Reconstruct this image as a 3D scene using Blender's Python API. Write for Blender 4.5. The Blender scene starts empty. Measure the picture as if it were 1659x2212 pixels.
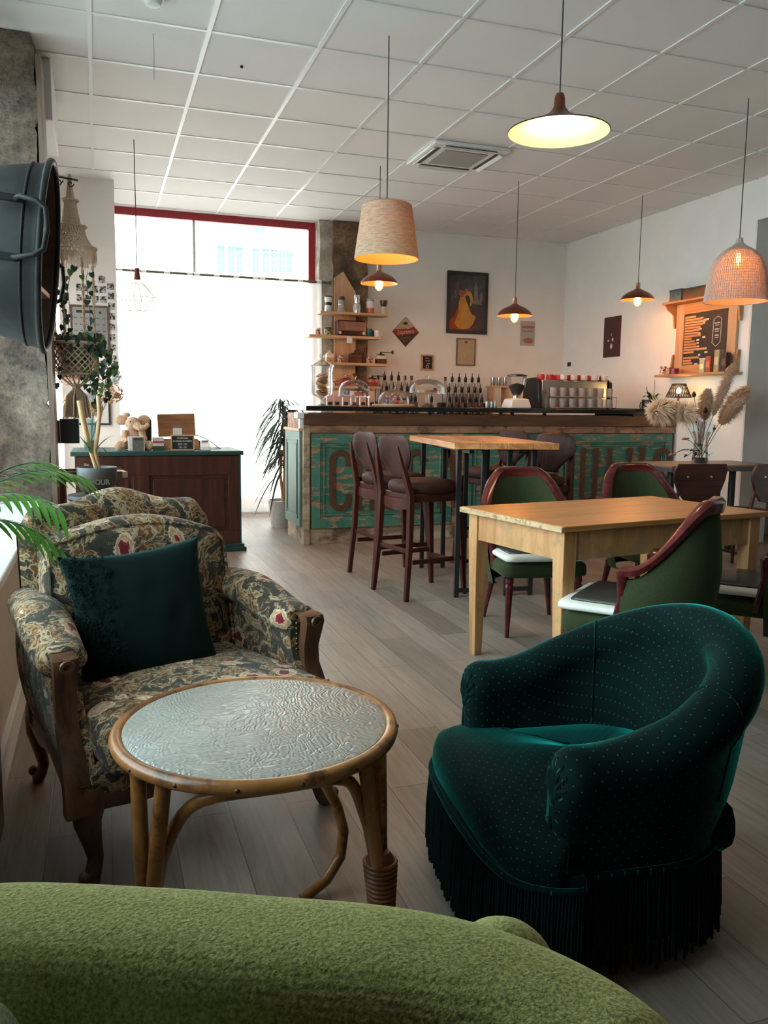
import bpy, bmesh, math, random
from mathutils import Vector, Matrix, noise
random.seed(7)
PI = math.pi
S = bpy.context.scene
COL = S.collection

# ------------------------------------------------------------------ camera
CH, CE = 1.18, 3.146                      # eye height, ceiling height
FPX = 1783.5; YAW, PIT, ROL = .3323, .1268, .012
FW = Vector((math.sin(YAW)*math.cos(PIT), math.cos(YAW)*math.cos(PIT), -math.sin(PIT)))
_r = Vector((math.cos(YAW), -math.sin(YAW), 0)); _u = _r.cross(FW)
RT = _r*math.cos(ROL) + _u*math.sin(ROL); UP = _u*math.cos(ROL) - _r*math.sin(ROL)
cam_d = bpy.data.cameras.new('camera'); cam = bpy.data.objects.new('camera', cam_d); COL.objects.link(cam)
cam_d.sensor_fit = 'HORIZONTAL'; cam_d.sensor_width = 36; cam_d.lens = 36*FPX/1659
cam_d.clip_start = .02; cam_d.clip_end = 200
mw = Matrix((RT, UP, -FW)).transposed().to_4x4(); mw.translation = Vector((0, 0, CH)); cam.matrix_world = mw
S.camera = cam

# ------------------------------------------------------------------ light, exposure
w = bpy.data.worlds.new('sky'); S.world = w; w.use_nodes = True
bg = w.node_tree.nodes['Background']; bg.inputs[0].default_value = (1.0, .985, .965, 1); bg.inputs[1].default_value = 4.6
S.view_settings.view_transform = 'Standard'; S.view_settings.look = 'None'; S.view_settings.gamma = 1
S.view_settings.use_curve_mapping = False; S.view_settings.exposure = 1.3
S.cycles.use_denoising = True
S.cycles.max_bounces = 10; S.cycles.diffuse_bounces = 6; S.cycles.transparent_max_bounces = 16; S.cycles.transmission_bounces = 10
S.cycles.sample_clamp_indirect = 6
def portal(loc, rot, sx, sy):
    l = bpy.data.lights.new('window_portal', 'AREA'); l.shape = 'RECTANGLE'; l.size = sx; l.size_y = sy
    l.cycles.is_portal = True
    o = bpy.data.objects.new('window_portal', l); COL.objects.link(o); o.location = loc; o.rotation_euler = rot
portal((1.24, 9.16, 1.6), (-PI/2, 0, 0), 2.1, 3.0)
portal((-.70, 3.0, 1.8), (0, -PI/2, 0), 2.4, 4.0)
portal((-.40, 6.65, 1.2), (0, -PI/2, 0), 2.2, 2.4)

# ------------------------------------------------------------------ survey helpers (a sight line met with a plane of the room)
def ray(x, y): return FW + RT*((x-829.5)/FPX) + UP*((1106-y)/FPX)
EYE = Vector((0, 0, CH))
def atz(x, y, z): d = ray(x, y); return EYE + d*((z-CH)/d.z)
def aty(x, y, Y): d = ray(x, y); return EYE + d*(Y/d.y)
def atx(x, y, X): d = ray(x, y); return EYE + d*(X/d.x)

# ------------------------------------------------------------------ mesh builder
class MB:
    def __init__(s): s.v = []; s.f = []; s.uv = []
    def add(s, vs, fs, uv=None):
        n = len(s.v); s.v += [tuple(p) for p in vs]; s.f += [tuple(i+n for i in f) for f in fs]
        s.uv += list(uv) if uv else [(p[0], p[1]) for p in vs]
        return s
    def xf(s, M, start=0):
        for i in range(start, len(s.v)): s.v[i] = tuple(M @ Vector(s.v[i]))
        return s
    def box(s, c, d, rz=0, rx=0, ry=0):
        a, b, h = d[0]/2, d[1]/2, d[2]/2
        R = (Matrix.Rotation(rz, 3, 'Z') @ Matrix.Rotation(ry, 3, 'Y') @ Matrix.Rotation(rx, 3, 'X'))
        vs = [Vector(c)+R @ Vector((i*a, j*b, k*h)) for k in (-1, 1) for j in (-1, 1) for i in (-1, 1)]
        return s.add(vs, [(0, 2, 3, 1), (4, 5, 7, 6), (0, 1, 5, 4), (2, 6, 7, 3), (0, 4, 6, 2), (1, 3, 7, 5)])
    def bx(s, x0, x1, y0, y1, z0, z1): return s.box(((x0+x1)/2, (y0+y1)/2, (z0+z1)/2), (abs(x1-x0), abs(y1-y0), abs(z1-z0)))
    def loft(s, rings, closed=True, caps=(True, True), uvs=None):
        n = len(rings[0]); vs = [p for r in rings for p in r]; fs = []
        m = n if closed else n-1
        for i in range(len(rings)-1):
            for j in range(m):
                k = (j+1) % n; fs.append((i*n+j, i*n+k, (i+1)*n+k, (i+1)*n+j))
        if closed and caps[0]: fs.append(tuple(range(n))[::-1])
        if closed and caps[1]: fs.append(tuple((len(rings)-1)*n+j for j in range(n)))
        return s.add(vs, fs, uvs)
    def lathe(s, prof, seg=24, c=(0, 0, 0), a0=0, a1=2*PI, caps=(False, False)):
        full = abs(a1-a0-2*PI) < 1e-6; n = seg if full else seg+1
        rings = []
        for r, z in prof:
            r = max(r, 1e-5)
            rings.append([(c[0]+r*math.cos(a0+(a1-a0)*j/seg), c[1]+r*math.sin(a0+(a1-a0)*j/seg), c[2]+z) for j in range(n)])
        return s.loft(rings, full, caps)
    def tube(s, pts, r, seg=8, caps=(True, True), flat=1.0):
        P = [Vector(p) for p in pts]; n = len(P)
        R = r if isinstance(r, (list, tuple)) else [r]*n
        rings = []; prev = None
        for i in range(n):
            t = (P[min(i+1, n-1)]-P[max(i-1, 0)]).normalized()
            if prev is None:
                a = Vector((0, 0, 1)) if abs(t.z) < .9 else Vector((1, 0, 0)); u = t.cross(a).normalized()
            else:
                u = (prev - t*prev.dot(t)).normalized()
            prev = u; v = t.cross(u)
            rings.append([P[i]+(u*math.cos(2*PI*j/seg)+v*math.sin(2*PI*j/seg)*flat)*R[i] for j in range(seg)])
        return s.loft(rings, True, caps)
    def prism(s, poly, z0, z1):
        n = len(poly)
        vs = [(x, y, z0) for x, y in poly]+[(x, y, z1) for x, y in poly]
        fs = [tuple(range(n))[::-1], tuple(range(n, 2*n))]+[(i, (i+1) % n, n+(i+1) % n, n+i) for i in range(n)]
        return s.add(vs, fs)
    def grid(s, fn, nu, nv, cu=False, cv=False, uvf=None):
        vs = []; uv = []
        for i in range(nu+(0 if cu else 1)):
            for j in range(nv+(0 if cv else 1)):
                u, v = i/nu, j/nv; vs.append(fn(u, v)); uv.append(uvf(u, v) if uvf else (u, v))
        M = nv+(0 if cv else 1); N = nu+(0 if cu else 1); fs = []
        for i in range(nu):
            for j in range(nv):
                a, b = i % N, (i+1) % N; c, d = j % M, (j+1) % M
                fs.append((a*M+c, b*M+c, b*M+d, a*M+d))
        return s.add(vs, fs, uv)
    def ball(s, c, r, seg=12, rings=8):
        rr = r if isinstance(r, (tuple, list)) else (r, r, r)
        R = []
        for i in range(rings+1):
            a = -PI/2+PI*i/rings; q = max(math.cos(a), 1e-4)
            R.append([(c[0]+rr[0]*q*math.cos(2*PI*j/seg), c[1]+rr[1]*q*math.sin(2*PI*j/seg), c[2]+rr[2]*math.sin(a)) for j in range(seg)])
        return s.loft(R)
    def torus(s, c, R, r, seg=24, ps=8, M=None):
        def fn(u, v):
            a, b = 2*PI*u, 2*PI*v
            p = Vector(((R+r*math.cos(b))*math.cos(a), (R+r*math.cos(b))*math.sin(a), r*math.sin(b)))
            return Vector(c)+(M @ p if M else p)
        return s.grid(fn, seg, ps, True, True)

def obj(name, mb, mat, parent=None, smooth=40, bevel=0, bseg=2, sub=0, recalc=True):
    me = bpy.data.meshes.new(name); me.from_pydata(mb.v, [], mb.f)
    uvl = me.uv_layers.new(name='UVMap')
    for l in me.loops: uvl.data[l.index].uv = mb.uv[l.vertex_index]
    if recalc:
        b = bmesh.new(); b.from_mesh(me); bmesh.ops.recalc_face_normals(b, faces=b.faces); b.to_mesh(me); b.free()
    if smooth:
        me.shade_smooth(); me.set_sharp_from_angle(angle=math.radians(smooth))
    o = bpy.data.objects.new(name, me); COL.objects.link(o)
    if mat: me.materials.append(mat)
    if bevel:
        m = o.modifiers.new('bevel', 'BEVEL'); m.width = bevel; m.segments = bseg; m.limit_method = 'ANGLE'; m.angle_limit = math.radians(35)
    if sub:
        m = o.modifiers.new('sub', 'SUBSURF'); m.levels = sub; m.render_levels = sub
    if parent: o.parent = parent
    return o
def tag(o, label, cat, group=None, kind=None):
    if label: o['label'] = label
    if cat: o['category'] = cat
    if group: o['group'] = group
    if kind: o['kind'] = kind
    return o
def thing(name, label, cat, loc=(0, 0, 0), rz=0, group=None):
    o = bpy.data.objects.new(name, None); COL.objects.link(o); o.empty_display_size = .05
    o.location = loc; o.rotation_euler = (0, 0, rz)
    return tag(o, label, cat, group)
def struct(name, mb, mat, parent=None, **k):
    o = obj(name, mb, mat, parent, **k)
    if not parent: o['kind'] = 'structure'
    return o
def dup(o, parent=None, loc=None, rz=None, label=None):
    c = o.copy(); COL.objects.link(c)
    if parent: c.parent = parent
    for ch in list(o.children): dup(ch, c)
    if loc is not None: c.location = loc
    if rz is not None: c.rotation_euler = (0, 0, rz)
    if label: c['label'] = label
    return c
def text(name, body, size, parent, mat, M, sx=1.0, ext=.0008, bold=0, align='CENTER'):
    cu = bpy.data.curves.new(name, 'FONT'); cu.body = body; cu.size = size; cu.align_x = align; cu.align_y = 'CENTER'
    cu.extrude = ext; cu.offset = bold; cu.resolution_u = 3
    t = bpy.data.objects.new('t', cu); COL.objects.link(t)
    bpy.context.view_layer.update()
    me = bpy.data.meshes.new_from_object(t.evaluated_get(bpy.context.evaluated_depsgraph_get()))
    bpy.data.objects.remove(t)
    me.transform(M @ Matrix.Diagonal((sx, 1, 1, 1)))
    me.materials.clear(); me.materials.append(mat); me.name = name
    o = bpy.data.objects.new(name, me); COL.objects.link(o); o.parent = parent
    return o
def FACE(loc, ang=0, tilt=0):   # text plane: reads from the -Y side when ang=0, ang turns about Z; tilt turns in its own plane
    return Matrix.Translation(loc) @ Matrix.Rotation(ang, 4, 'Z') @ Matrix.Rotation(PI/2, 4, 'X') @ Matrix.Rotation(tilt, 4, 'Z')
def arcpts(n, f): return [f(i/n) for i in range(n+1)]
def sm(a, b, x):
    t = min(1, max(0, (x-a)/(b-a))); return t*t*(3-2*t)
# ------------------------------------------------------------------ materials
def hexc(r, g, b):
    f = lambda c: (c/255/12.92) if c <= 10 else ((c/255+.055)/1.055)**2.4
    return (f(r), f(g), f(b), 1)
class NT:
    def __init__(s, name):
        s.m = bpy.data.materials.new(name); s.m.use_nodes = True; s.t = s.m.node_tree; s.p = s.t.nodes['Principled BSDF']
        s.out = s.t.nodes['Material Output']
    def n(s, typ, **k):
        x = s.t.nodes.new('ShaderNode'+typ)
        for a, b in k.items():
            if a.startswith('i_'): x.inputs[int(a[2:]) if a[2:].isdigit() else a[2:].replace('_', ' ')].default_value = b
            else: setattr(x, a, b)
        return x
    def l(s, a, b): s.t.links.new(a, b)
    def coord(s, scale=(1, 1, 1), rot=(0, 0, 0), src='Object', loc=(0, 0, 0)):
        tc = s.n('TexCoord'); mp = s.n('Mapping'); s.l(tc.outputs[src], mp.inputs[0])
        mp.inputs['Scale'].default_value = scale; mp.inputs['Rotation'].default_value = rot; mp.inputs['Location'].default_value = loc
        return mp.outputs[0]
    def noise(s, vec, scale, detail=4, rough=.55, dist=0):
        x = s.n('TexNoise'); x.inputs['Scale'].default_value = scale; x.inputs['Detail'].default_value = detail
        x.inputs['Roughness'].default_value = rough; x.inputs['Distortion'].default_value = dist
        s.l(vec, x.inputs['Vector']); return x.outputs['Fac']
    def ramp(s, fac, stops, interp='LINEAR'):
        x = s.n('ValToRGB'); x.color_ramp.interpolation = interp; e = x.color_ramp.elements
        while len(e) < len(stops): e.new(.5)
        for el, (p, c) in zip(e, stops): el.position = p; el.color = c if len(c) == 4 else (*c, 1)
        s.l(fac, x.inputs[0]); return x.outputs[0]
    def math(s, op, a, b=None, clamp=False):
        x = s.n('Math', operation=op, use_clamp=clamp)
        for i, q in enumerate((a, b)):
            if q is None: continue
            if isinstance(q, (int, float)): x.inputs[i].default_value = q
            else: s.l(q, x.inputs[i])
        return x.outputs[0]
    def mix(s, fac, a, b, mode='MIX'):
        x = s.n('Mix', data_type='RGBA', blend_type=mode)
        for sock, q in ((x.inputs[0], fac), (x.inputs[6], a), (x.inputs[7], b)):
            if isinstance(q, (int, float)): sock.default_value = q
            elif isinstance(q, tuple): sock.default_value = q if len(q) == 4 else (*q, 1)
            else: s.l(q, sock)
        return x.outputs[2]
    def bump(s, h, strength=.3, dist=.01):
        x = s.n('Bump'); x.inputs['Strength'].default_value = strength; x.inputs['Distance'].default_value = dist
        s.l(h, x.inputs['Height']); s.l(x.outputs[0], s.p.inputs['Normal']); return x
    def base(s, c):
        if isinstance(c, tuple): s.p.inputs['Base Color'].default_value = c if len(c) == 4 else (*c, 1)
        else: s.l(c, s.p.inputs['Base Color'])
    def set(s, **k):
        for a, b in k.items(): s.p.inputs[a.replace('_', ' ')].default_value = b
        return s
def plain(name, c, rough=.5, metal=0, var=.12, scale=30, bump=0, **k):
    t = NT(name); v = t.coord(); f = t.noise(v, scale)
    a = tuple(min(1, x*(1-var)) for x in c[:3]); b = tuple(min(1, x*(1+var)) for x in c[:3])
    t.base(t.ramp(f, [(.3, a), (.7, b)])); t.set(Roughness=rough, Metallic=metal)
    if bump: t.bump(f, bump, .004)
    for q, z in k.items(): t.p.inputs[q.replace('_', ' ')].default_value = z
    return t.m
def wood(name, dark, mid, light, axis=0, scale=9, rough=.45, bump=.15, stretch=12, contrast=(.3, .5, .7), wear=None, wscale=6, spec=.5):
    t = NT(name); sc = [stretch]*3; sc[axis] = 1
    v = t.coord(tuple(sc)); f = t.noise(v, scale/6, 8, .65, .6)
    c = t.ramp(f, [(contrast[0], dark), (contrast[1], mid), (contrast[2], light)])
    if wear:
        f2 = t.noise(t.coord(), wscale, 6, .7); c = t.mix(t.ramp(f2, [(.5, (0, 0, 0)), (.62, (1, 1, 1))]), c, wear)
    t.base(c); t.set(Roughness=rough); t.p.inputs['Specular IOR Level'].default_value = spec; t.bump(f, bump, .003); return t.m
def emit(name, c, strength):
    t = NT(name); e = t.n('Emission'); e.inputs[0].default_value = (*c, 1); e.inputs[1].default_value = strength
    t.l(e.outputs[0], t.out.inputs[0]); return t.m
def thin_glass(name, tint=(1, 1, 1), refl=1.0, rough=0.0, opacity=0.0, emis=None):
    t = NT(name); tr = t.n('BsdfTransparent'); tr.inputs[0].default_value = (*tint, 1)
    g = t.n('BsdfGlossy'); g.inputs['Roughness'].default_value = rough
    fr = t.n('Fresnel'); fr.inputs[0].default_value = 1.5
    mx = t.n('MixShader'); t.l(t.math('MULTIPLY', fr.outputs[0], refl, True), mx.inputs[0]); t.l(tr.outputs[0], mx.inputs[1]); t.l(g.outputs[0], mx.inputs[2])
    last = mx.outputs[0]
    if opacity:
        d = t.n('BsdfDiffuse'); d.inputs[0].default_value = (*tint, 1); m2 = t.n('MixShader'); m2.inputs[0].default_value = opacity
        t.l(last, m2.inputs[1]); t.l(d.outputs[0], m2.inputs[2]); last = m2.outputs[0]
    if emis:
        e = t.n('Emission'); e.inputs[0].default_value = (*emis[0], 1); e.inputs[1].default_value = emis[1]
        a = t.n('AddShader'); t.l(last, a.inputs[0]); t.l(e.outputs[0], a.inputs[1]); last = a.outputs[0]
    t.l(last, t.out.inputs[0]); return t.m

m_wall = plain('white_wall_paint', (.78, .765, .735), .85, var=.03, scale=4, bump=.05)
m_lintel = plain('grey_wall_paint', (.74, .72, .69), .85, var=.04, scale=4, bump=.05)
m_white = plain('white_paint', (.72, .72, .70), .5, var=.03)
m_beige = plain('beige_panel', (.50, .44, .38), .6, var=.05)
m_red = plain('red_frame_paint', (.30, .012, .022), .4, var=.08)
m_black = plain('black_metal', (.012, .013, .013), .45, var=.2)
m_blackgloss = plain('black_plastic', (.010, .010, .011), .25, var=.1)
m_chrome = plain('chrome', (.75, .75, .75), .15, 1, var=.03)
m_zinc = None
def _floor():
    t = NT('vinyl_plank_floor'); v = t.coord(rot=(0, 0, PI/2))
    b = t.n('TexBrick', offset=.37, squash=1.0); t.l(v, b.inputs['Vector'])
    b.inputs['Scale'].default_value = 1; b.inputs['Brick Width'].default_value = 1.15; b.inputs['Row Height'].default_value = .165
    b.inputs['Mortar Size'].default_value = .0018; b.inputs['Mortar Smooth'].default_value = .3; b.inputs['Bias'].default_value = 0
    b.inputs['Color1'].default_value = (.25, .20, .165, 1); b.inputs['Color2'].default_value = (.40, .335, .285, 1); b.inputs['Mortar'].default_value = (.13, .105, .09, 1)
    g = t.noise(t.coord((22, 1.2, 1)), 2.2, 8, .7, .8)
    c = t.mix(.75, b.outputs[0], t.ramp(g, [(.3, (.45, .44, .43)), (.5, (.78, .77, .76)), (.7, (1.0, .99, .98))]), 'MULTIPLY')
    g2 = t.noise(t.coord((3, 1, 1)), 1.6, 3)
    c = t.mix(.5, c, t.ramp(g2, [(.35, (.7, .68, .66)), (.65, (1.0, 1.0, 1.0))]), 'MULTIPLY')
    t.base(c); t.set(Roughness=.42); t.p.inputs['Specular IOR Level'].default_value = .45
    t.bump(t.math('ADD', t.math('MULTIPLY', b.outputs['Fac'], -.6), t.math('MULTIPLY', g, .25)), .35, .0015); return t.m
m_floor = _floor()
def _ceil():
    t = NT('mineral_ceiling_tile'); v = t.coord(); f = t.noise(v, 120, 3); f2 = t.noise(v, .6, 2)
    t.base(t.mix(t.ramp(f2, [(.3, (0, 0, 0)), (.7, (1, 1, 1))]), (.72, .70, .68, 1), (.77, .755, .735, 1))); t.set(Roughness=.9); t.bump(f, .15, .002); return t.m
m_ceil = _ceil()
m_tbar = plain('ceiling_grid_metal', (.70, .70, .69), .35, var=.02)
def _stone(nm='rough_stone', tint=None):
    t = NT(nm); v = t.coord()
    f = t.noise(v, 3.2, 10, .68, .4); f2 = t.noise(v, 22, 8, .7); f3 = t.noise(v, 1.3, 3)
    c = t.ramp(f, [(.28, (.085, .070, .060)), (.42, (.24, .205, .175)), (.53, (.40, .335, .265)), (.63, (.55, .47, .38)), (.75, (.66, .61, .55))])
    c = t.mix(.7, c, t.ramp(t.noise(v, 34, 10, .8), [(.36, (.25, .24, .23)), (.56, (1.1, 1.08, 1.05))]), 'MULTIPLY')
    c = t.mix(t.ramp(f3, [(.45, (0, 0, 0)), (.6, (.55, .55, .55))]), c, (.34, .20, .13, 1), 'MULTIPLY')
    if tint: c = t.mix(1.0, c, tint, 'MULTIPLY')
    t.base(c); t.set(Roughness=.95); t.bump(t.math('ADD', f, f2), 1.0, .035); return t.m
m_stone = _stone()
m_stoneb = _stone('brown_stone', (.85, .66, .48, 1))
def _stone2():
    t = NT('pale_stone'); v = t.coord(); f = t.noise(v, 6, 10, .7); f2 = t.noise(v, 40, 6, .7)
    c = t.ramp(f, [(.3, (.22, .19, .15)), (.5, (.42, .38, .32)), (.7, (.62, .58, .52))])
    t.base(t.mix(.4, c, t.ramp(f2, [(.35, (.5, .5, .5)), (.6, (1, 1, 1))]), 'MULTIPLY')); t.set(Roughness=.95); t.bump(f, .8, .02); return t.m
m_stone2 = _stone2()
def _sheer(name, tr):
    t = NT(name); d = t.n('BsdfDiffuse'); d.inputs[0].default_value = (.86, .88, .87, 1)
    tl = t.n('BsdfTranslucent'); tl.inputs[0].default_value = (.86, .88, .87, 1); tp = t.n('BsdfTransparent')
    a = t.n('MixShader'); a.inputs[0].default_value = .6; t.l(d.outputs[0], a.inputs[1]); t.l(tl.outputs[0], a.inputs[2])
    b = t.n('MixShader'); b.inputs[0].default_value = tr; t.l(a.outputs[0], b.inputs[1]); t.l(tp.outputs[0], b.inputs[2]); t.l(b.outputs[0], t.out.inputs[0]); return t.m
m_sheer = _sheer('white_voile', .42)
m_pane = thin_glass('window_glass', (.97, .99, .98), .6)
m_panec = thin_glass('cool_window_glass', (.84, .965, 1.0), .6)  # tint put in to cool the daylight from the left
m_glass = thin_glass('clear_glassware', (.96, .97, .97), .7, .02, .02)
m_thin = thin_glass('lamp_glass', (.98, .985, .98), .25, .02)
# woods
m_darkwood = wood('dark_red_wood', (.018, .005, .003), (.050, .012, .007), (.085, .024, .013), 2, rough=.42)
m_darkwoodx = wood('dark_red_wood_flat', (.020, .006, .004), (.055, .014, .008), (.095, .028, .015), 0, rough=.42)
m_stoolwood = wood('stool_brown_wood', (.022, .006, .004), (.050, .012, .008), (.075, .020, .013), 2, rough=.45, spec=.22)
m_mahog = wood('mahogany_rim', (.028, .004, .004), (.070, .008, .008), (.12, .016, .014), 0, rough=.22, bump=.05)
m_carved = wood('carved_walnut', (.030, .012, .006), (.095, .040, .019), (.19, .085, .040), 2, rough=.38)
m_pine = wood('pine_board', (.40, .22, .11), (.52, .31, .17), (.62, .39, .23), 0, rough=.55)
m_pinez = wood('pine_board_upright', (.38, .21, .11), (.50, .30, .165), (.60, .38, .23), 2, rough=.55)
m_tabletop = wood('honey_table_wood', (.28, .105, .030), (.42, .18, .055), (.50, .24, .085), 0, rough=.34, bump=.08, stretch=16)
m_tableleg = wood('pale_worn_pine', (.32, .135, .05), (.50, .245, .095), (.60, .34, .155), 2, rough=.5, wear=(.36, .22, .10, 1), wscale=9)
m_tableedge = wood('worn_pale_edge', (.34, .19, .09), (.50, .33, .17), (.60, .44, .26), 1, rough=.55, wear=(.20, .12, .06, 1), wscale=34)
m_hightop = wood('orange_plank_wood', (.30, .11, .035), (.55, .24, .085), (.68, .36, .16), 1, rough=.38, stretch=9, contrast=(.35, .5, .62))
m_rattan = wood('rattan_cane', (.10, .035, .010), (.30, .125, .035), (.42, .20, .065), 2, scale=10, rough=.32, stretch=2, wear=(.09, .03, .012, 1), wscale=14)
m_counterwood = wood('reclaimed_board', (.15, .062, .030), (.34, .17, .095), (.48, .29, .18), 0, rough=.6, bump=.35, stretch=10, wear=(.12, .055, .03, 1), wscale=5)
m_counterdark = wood('dark_counter_board', (.045, .017, .008), (.10, .042, .019), (.16, .075, .036), 0, rough=.5, stretch=10)
m_plinth = wood('plinth_board', (.16, .10, .065), (.42, .31, .21), (.58, .45, .33), 0, rough=.65, bump=.3, stretch=8, wear=(.14, .08, .05, 1), wscale=6)
def _teal(name, a, b, wearamt):
    t = NT(name); v = t.coord(); f = t.noise(t.coord((1, 1, 5)), 5.0, 8, .65); g = t.noise(v, 40, 4)
    wd = t.ramp(g, [(.3, (.24, .115, .055)), (.7, (.48, .28, .16))])
    pc = t.mix(t.ramp(t.noise(v, 4, 4), [(.35, (0, 0, 0)), (.65, (1, 1, 1))]), a, b)
    t.base(t.mix(t.ramp(f, [(wearamt, (0, 0, 0)), (wearamt+.04, (1, 1, 1))]), pc, wd)); t.set(Roughness=.5)
    t.bump(t.math('ADD', f, t.math('MULTIPLY', g, .3)), .25, .004); return t.m
m_teal = _teal('peeling_teal_paint', (.030, .145, .108, 1), (.075, .215, .155, 1), .525)
m_tealdoor = _teal('teal_door_paint', (.075, .155, .13, 1), (.10, .20, .16, 1), .68)
m_tealdark = _teal('dark_teal_paint', (.006, .042, .038, 1), (.010, .060, .052, 1), .75)
m_rust = plain('rusty_letter', (.085, .036, .014), .7, var=.35, scale=40, bump=.3)
# fabrics
def fabric(name, c, scale=260, rough=.9, sheen=.3, tint=None, bump=.4, var=.25):
    t = NT(name); v = t.coord(); f = t.noise(v, scale, 2, .5); g = t.noise(v, 3, 4)
    k = t.ramp(f, [(.35, tuple(x*(1-var) for x in c)), (.65, tuple(min(1, x*(1+var)) for x in c))])
    t.base(t.mix(.35, k, t.ramp(g, [(.35, (.7, .7, .7)), (.65, (1.15, 1.15, 1.15))]), 'MULTIPLY'))
    t.set(Roughness=rough); t.p.inputs['Sheen Weight'].default_value = sheen; t.p.inputs['Sheen Roughness'].default_value = .4
    if tint: t.p.inputs['Sheen Tint'].default_value = (*tint, 1)
    t.p.inputs['Specular IOR Level'].default_value = .2
    t.bump(f, bump, .002); return t.m
m_cushion = fabric('deep_teal_cushion_velvet', (.0015, .009, .008), 500, 1, .22, (.08, .36, .31), .2)
m_cushfur = fabric('curly_teal_fleece', (.0015, .009, .008), 90, 1, .25, (.08, .36, .30), 1.0, .6)
m_olive = fabric('olive_green_cloth', (.034, .045, .018), 380, .95, .25, (.3, .5, .2), .4)
m_vinyl = plain('brown_leatherette', (.038, .013, .010), .55, var=.15, scale=14, bump=.06, Specular_IOR_Level=.2)
m_seatwhite = plain('white_seat_pad', (.72, .72, .66), .5, var=.04)
m_seatgrey = plain('dark_seat_cover', (.035, .038, .036), .35, var=.1)
def _velvet():
    t = NT('dotted_teal_velvet'); tc = t.n('TexCoord'); sp = t.n('SeparateXYZ'); t.l(tc.outputs['UV'], sp.inputs[0])
    P = .033
    def cell(ox, oy):
        a = t.math('SUBTRACT', t.math('FRACT', t.math('ADD', t.math('DIVIDE', sp.outputs[0], P), ox)), .5)
        b = t.math('SUBTRACT', t.math('FRACT', t.math('ADD', t.math('DIVIDE', sp.outputs[1], P), oy)), .5)
        r = t.math('SQRT', t.math('ADD', t.math('MULTIPLY', a, a), t.math('MULTIPLY', b, b)))
        return t.math('LESS_THAN', r, .052)
    dots = t.math('ADD', cell(0, 0), cell(.5, .5), True)
    v = t.coord(); g = t.noise(v, 5, 5, .6)
    c = t.ramp(g, [(.35, (.0003, .0045, .0040)), (.65, (.0007, .0095, .0085))])
    t.base(t.mix(dots, c, (.016, .095, .082, 1))); t.set(Roughness=.9)
    t.p.inputs['Sheen Weight'].default_value = 1.0; t.p.inputs['Sheen Roughness'].default_value = .26; t.p.inputs['Sheen Tint'].default_value = (.006, .60, .52, 1)
    t.p.inputs['Specular IOR Level'].default_value = .1
    t.bump(t.noise(v, 400, 2), .3, .001); return t.m
m_velvet = _velvet()
m_fringe = fabric('black_green_fringe', (.002, .009, .008), 300, 1, .12, (.02, .2, .18), .3)
def _tapestry():
    t = NT('floral_tapestry'); v0 = t.coord()
    nz = t.n('TexNoise'); nz.inputs['Scale'].default_value = 9; nz.inputs['Detail'].default_value = 3; t.l(v0, nz.inputs['Vector'])
    ad = t.n('MixRGB') if False else t.n('VectorMath', operation='MULTIPLY_ADD'); t.l(nz.outputs['Color'], ad.inputs[0]); ad.inputs[1].default_value = (.07, .07, .07); t.l(v0, ad.inputs[2])
    v = ad.outputs[0]
    f = t.noise(v, 12, 3, .55, 1.3)
    scroll = t.math('ABSOLUTE', t.math('SUBTRACT', f, .5))            # thin contour lines
    line = t.ramp(scroll, [(0.0, (1, 1, 1)), (.010, (1, 1, 1)), (.024, (0, 0, 0))])
    f3 = t.noise(v, 27, 3, .6, 1.5); fr = t.math('ABSOLUTE', t.math('SUBTRACT', f3, .5))
    line2 = t.ramp(fr, [(0, (1, 1, 1)), (.015, (.9, .9, .9)), (.035, (0, 0, 0))])
    body = t.ramp(f, [(.52, (0, 0, 0)), (.54, (1, 1, 1)), (.59, (1, 1, 1)), (.61, (.0, .0, .0))])
    bgc = t.ramp(t.noise(v0, 60, 2), [(.3, (.030, .024, .016)), (.7, (.062, .053, .038))])
    c = t.mix(body, bgc, t.ramp(f3, [(.4, (.15, .06, .018)), (.52, (.33, .165, .045)), (.62, (.11, .045, .02))]))
    c = t.mix(t.math('MULTIPLY', line2, t.ramp(f, [(.40, (0, 0, 0)), (.46, (1, 1, 1)), (.62, (1, 1, 1)), (.68, (0, 0, 0))])), c, (.36, .26, .16, 1))
    c = t.mix(line, c, (.43, .32, .19, 1))
    vo = t.n('TexVoronoi'); vo.inputs['Scale'].default_value = 9.0; vo.inputs['Randomness'].default_value = .8; t.l(v, vo.inputs['Vector'])
    d = t.math('ADD', vo.outputs['Distance'], t.math('MULTIPLY', t.math('SUBTRACT', f3, .5), .35))
    sc = t.n('SeparateXYZ'); t.l(vo.outputs['Color'], sc.inputs[0])
    pick = t.math('GREATER_THAN', sc.outputs[0], .35)
    petal = t.math('MULTIPLY', t.ramp(d, [(.0, (1, 1, 1)), (.34, (1, 1, 1)), (.36, (0, 0, 0))]), pick)
    c = t.mix(petal, c, t.ramp(d, [(.12, (.16, .010, .016)), (.185, (.26, .03, .035)), (.205, (.62, .48, .32)), (.27, (.44, .20, .10)), (.32, (.66, .54, .38))]))
    t.base(c); t.set(Roughness=.85); t.p.inputs['Sheen Weight'].default_value = .12; t.p.inputs['Specular IOR Level'].default_value = .25
    t.bump(t.math('ADD', line, t.noise(v0, 300, 2)), .35, .002); return t.m
m_tap = _tapestry()
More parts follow.
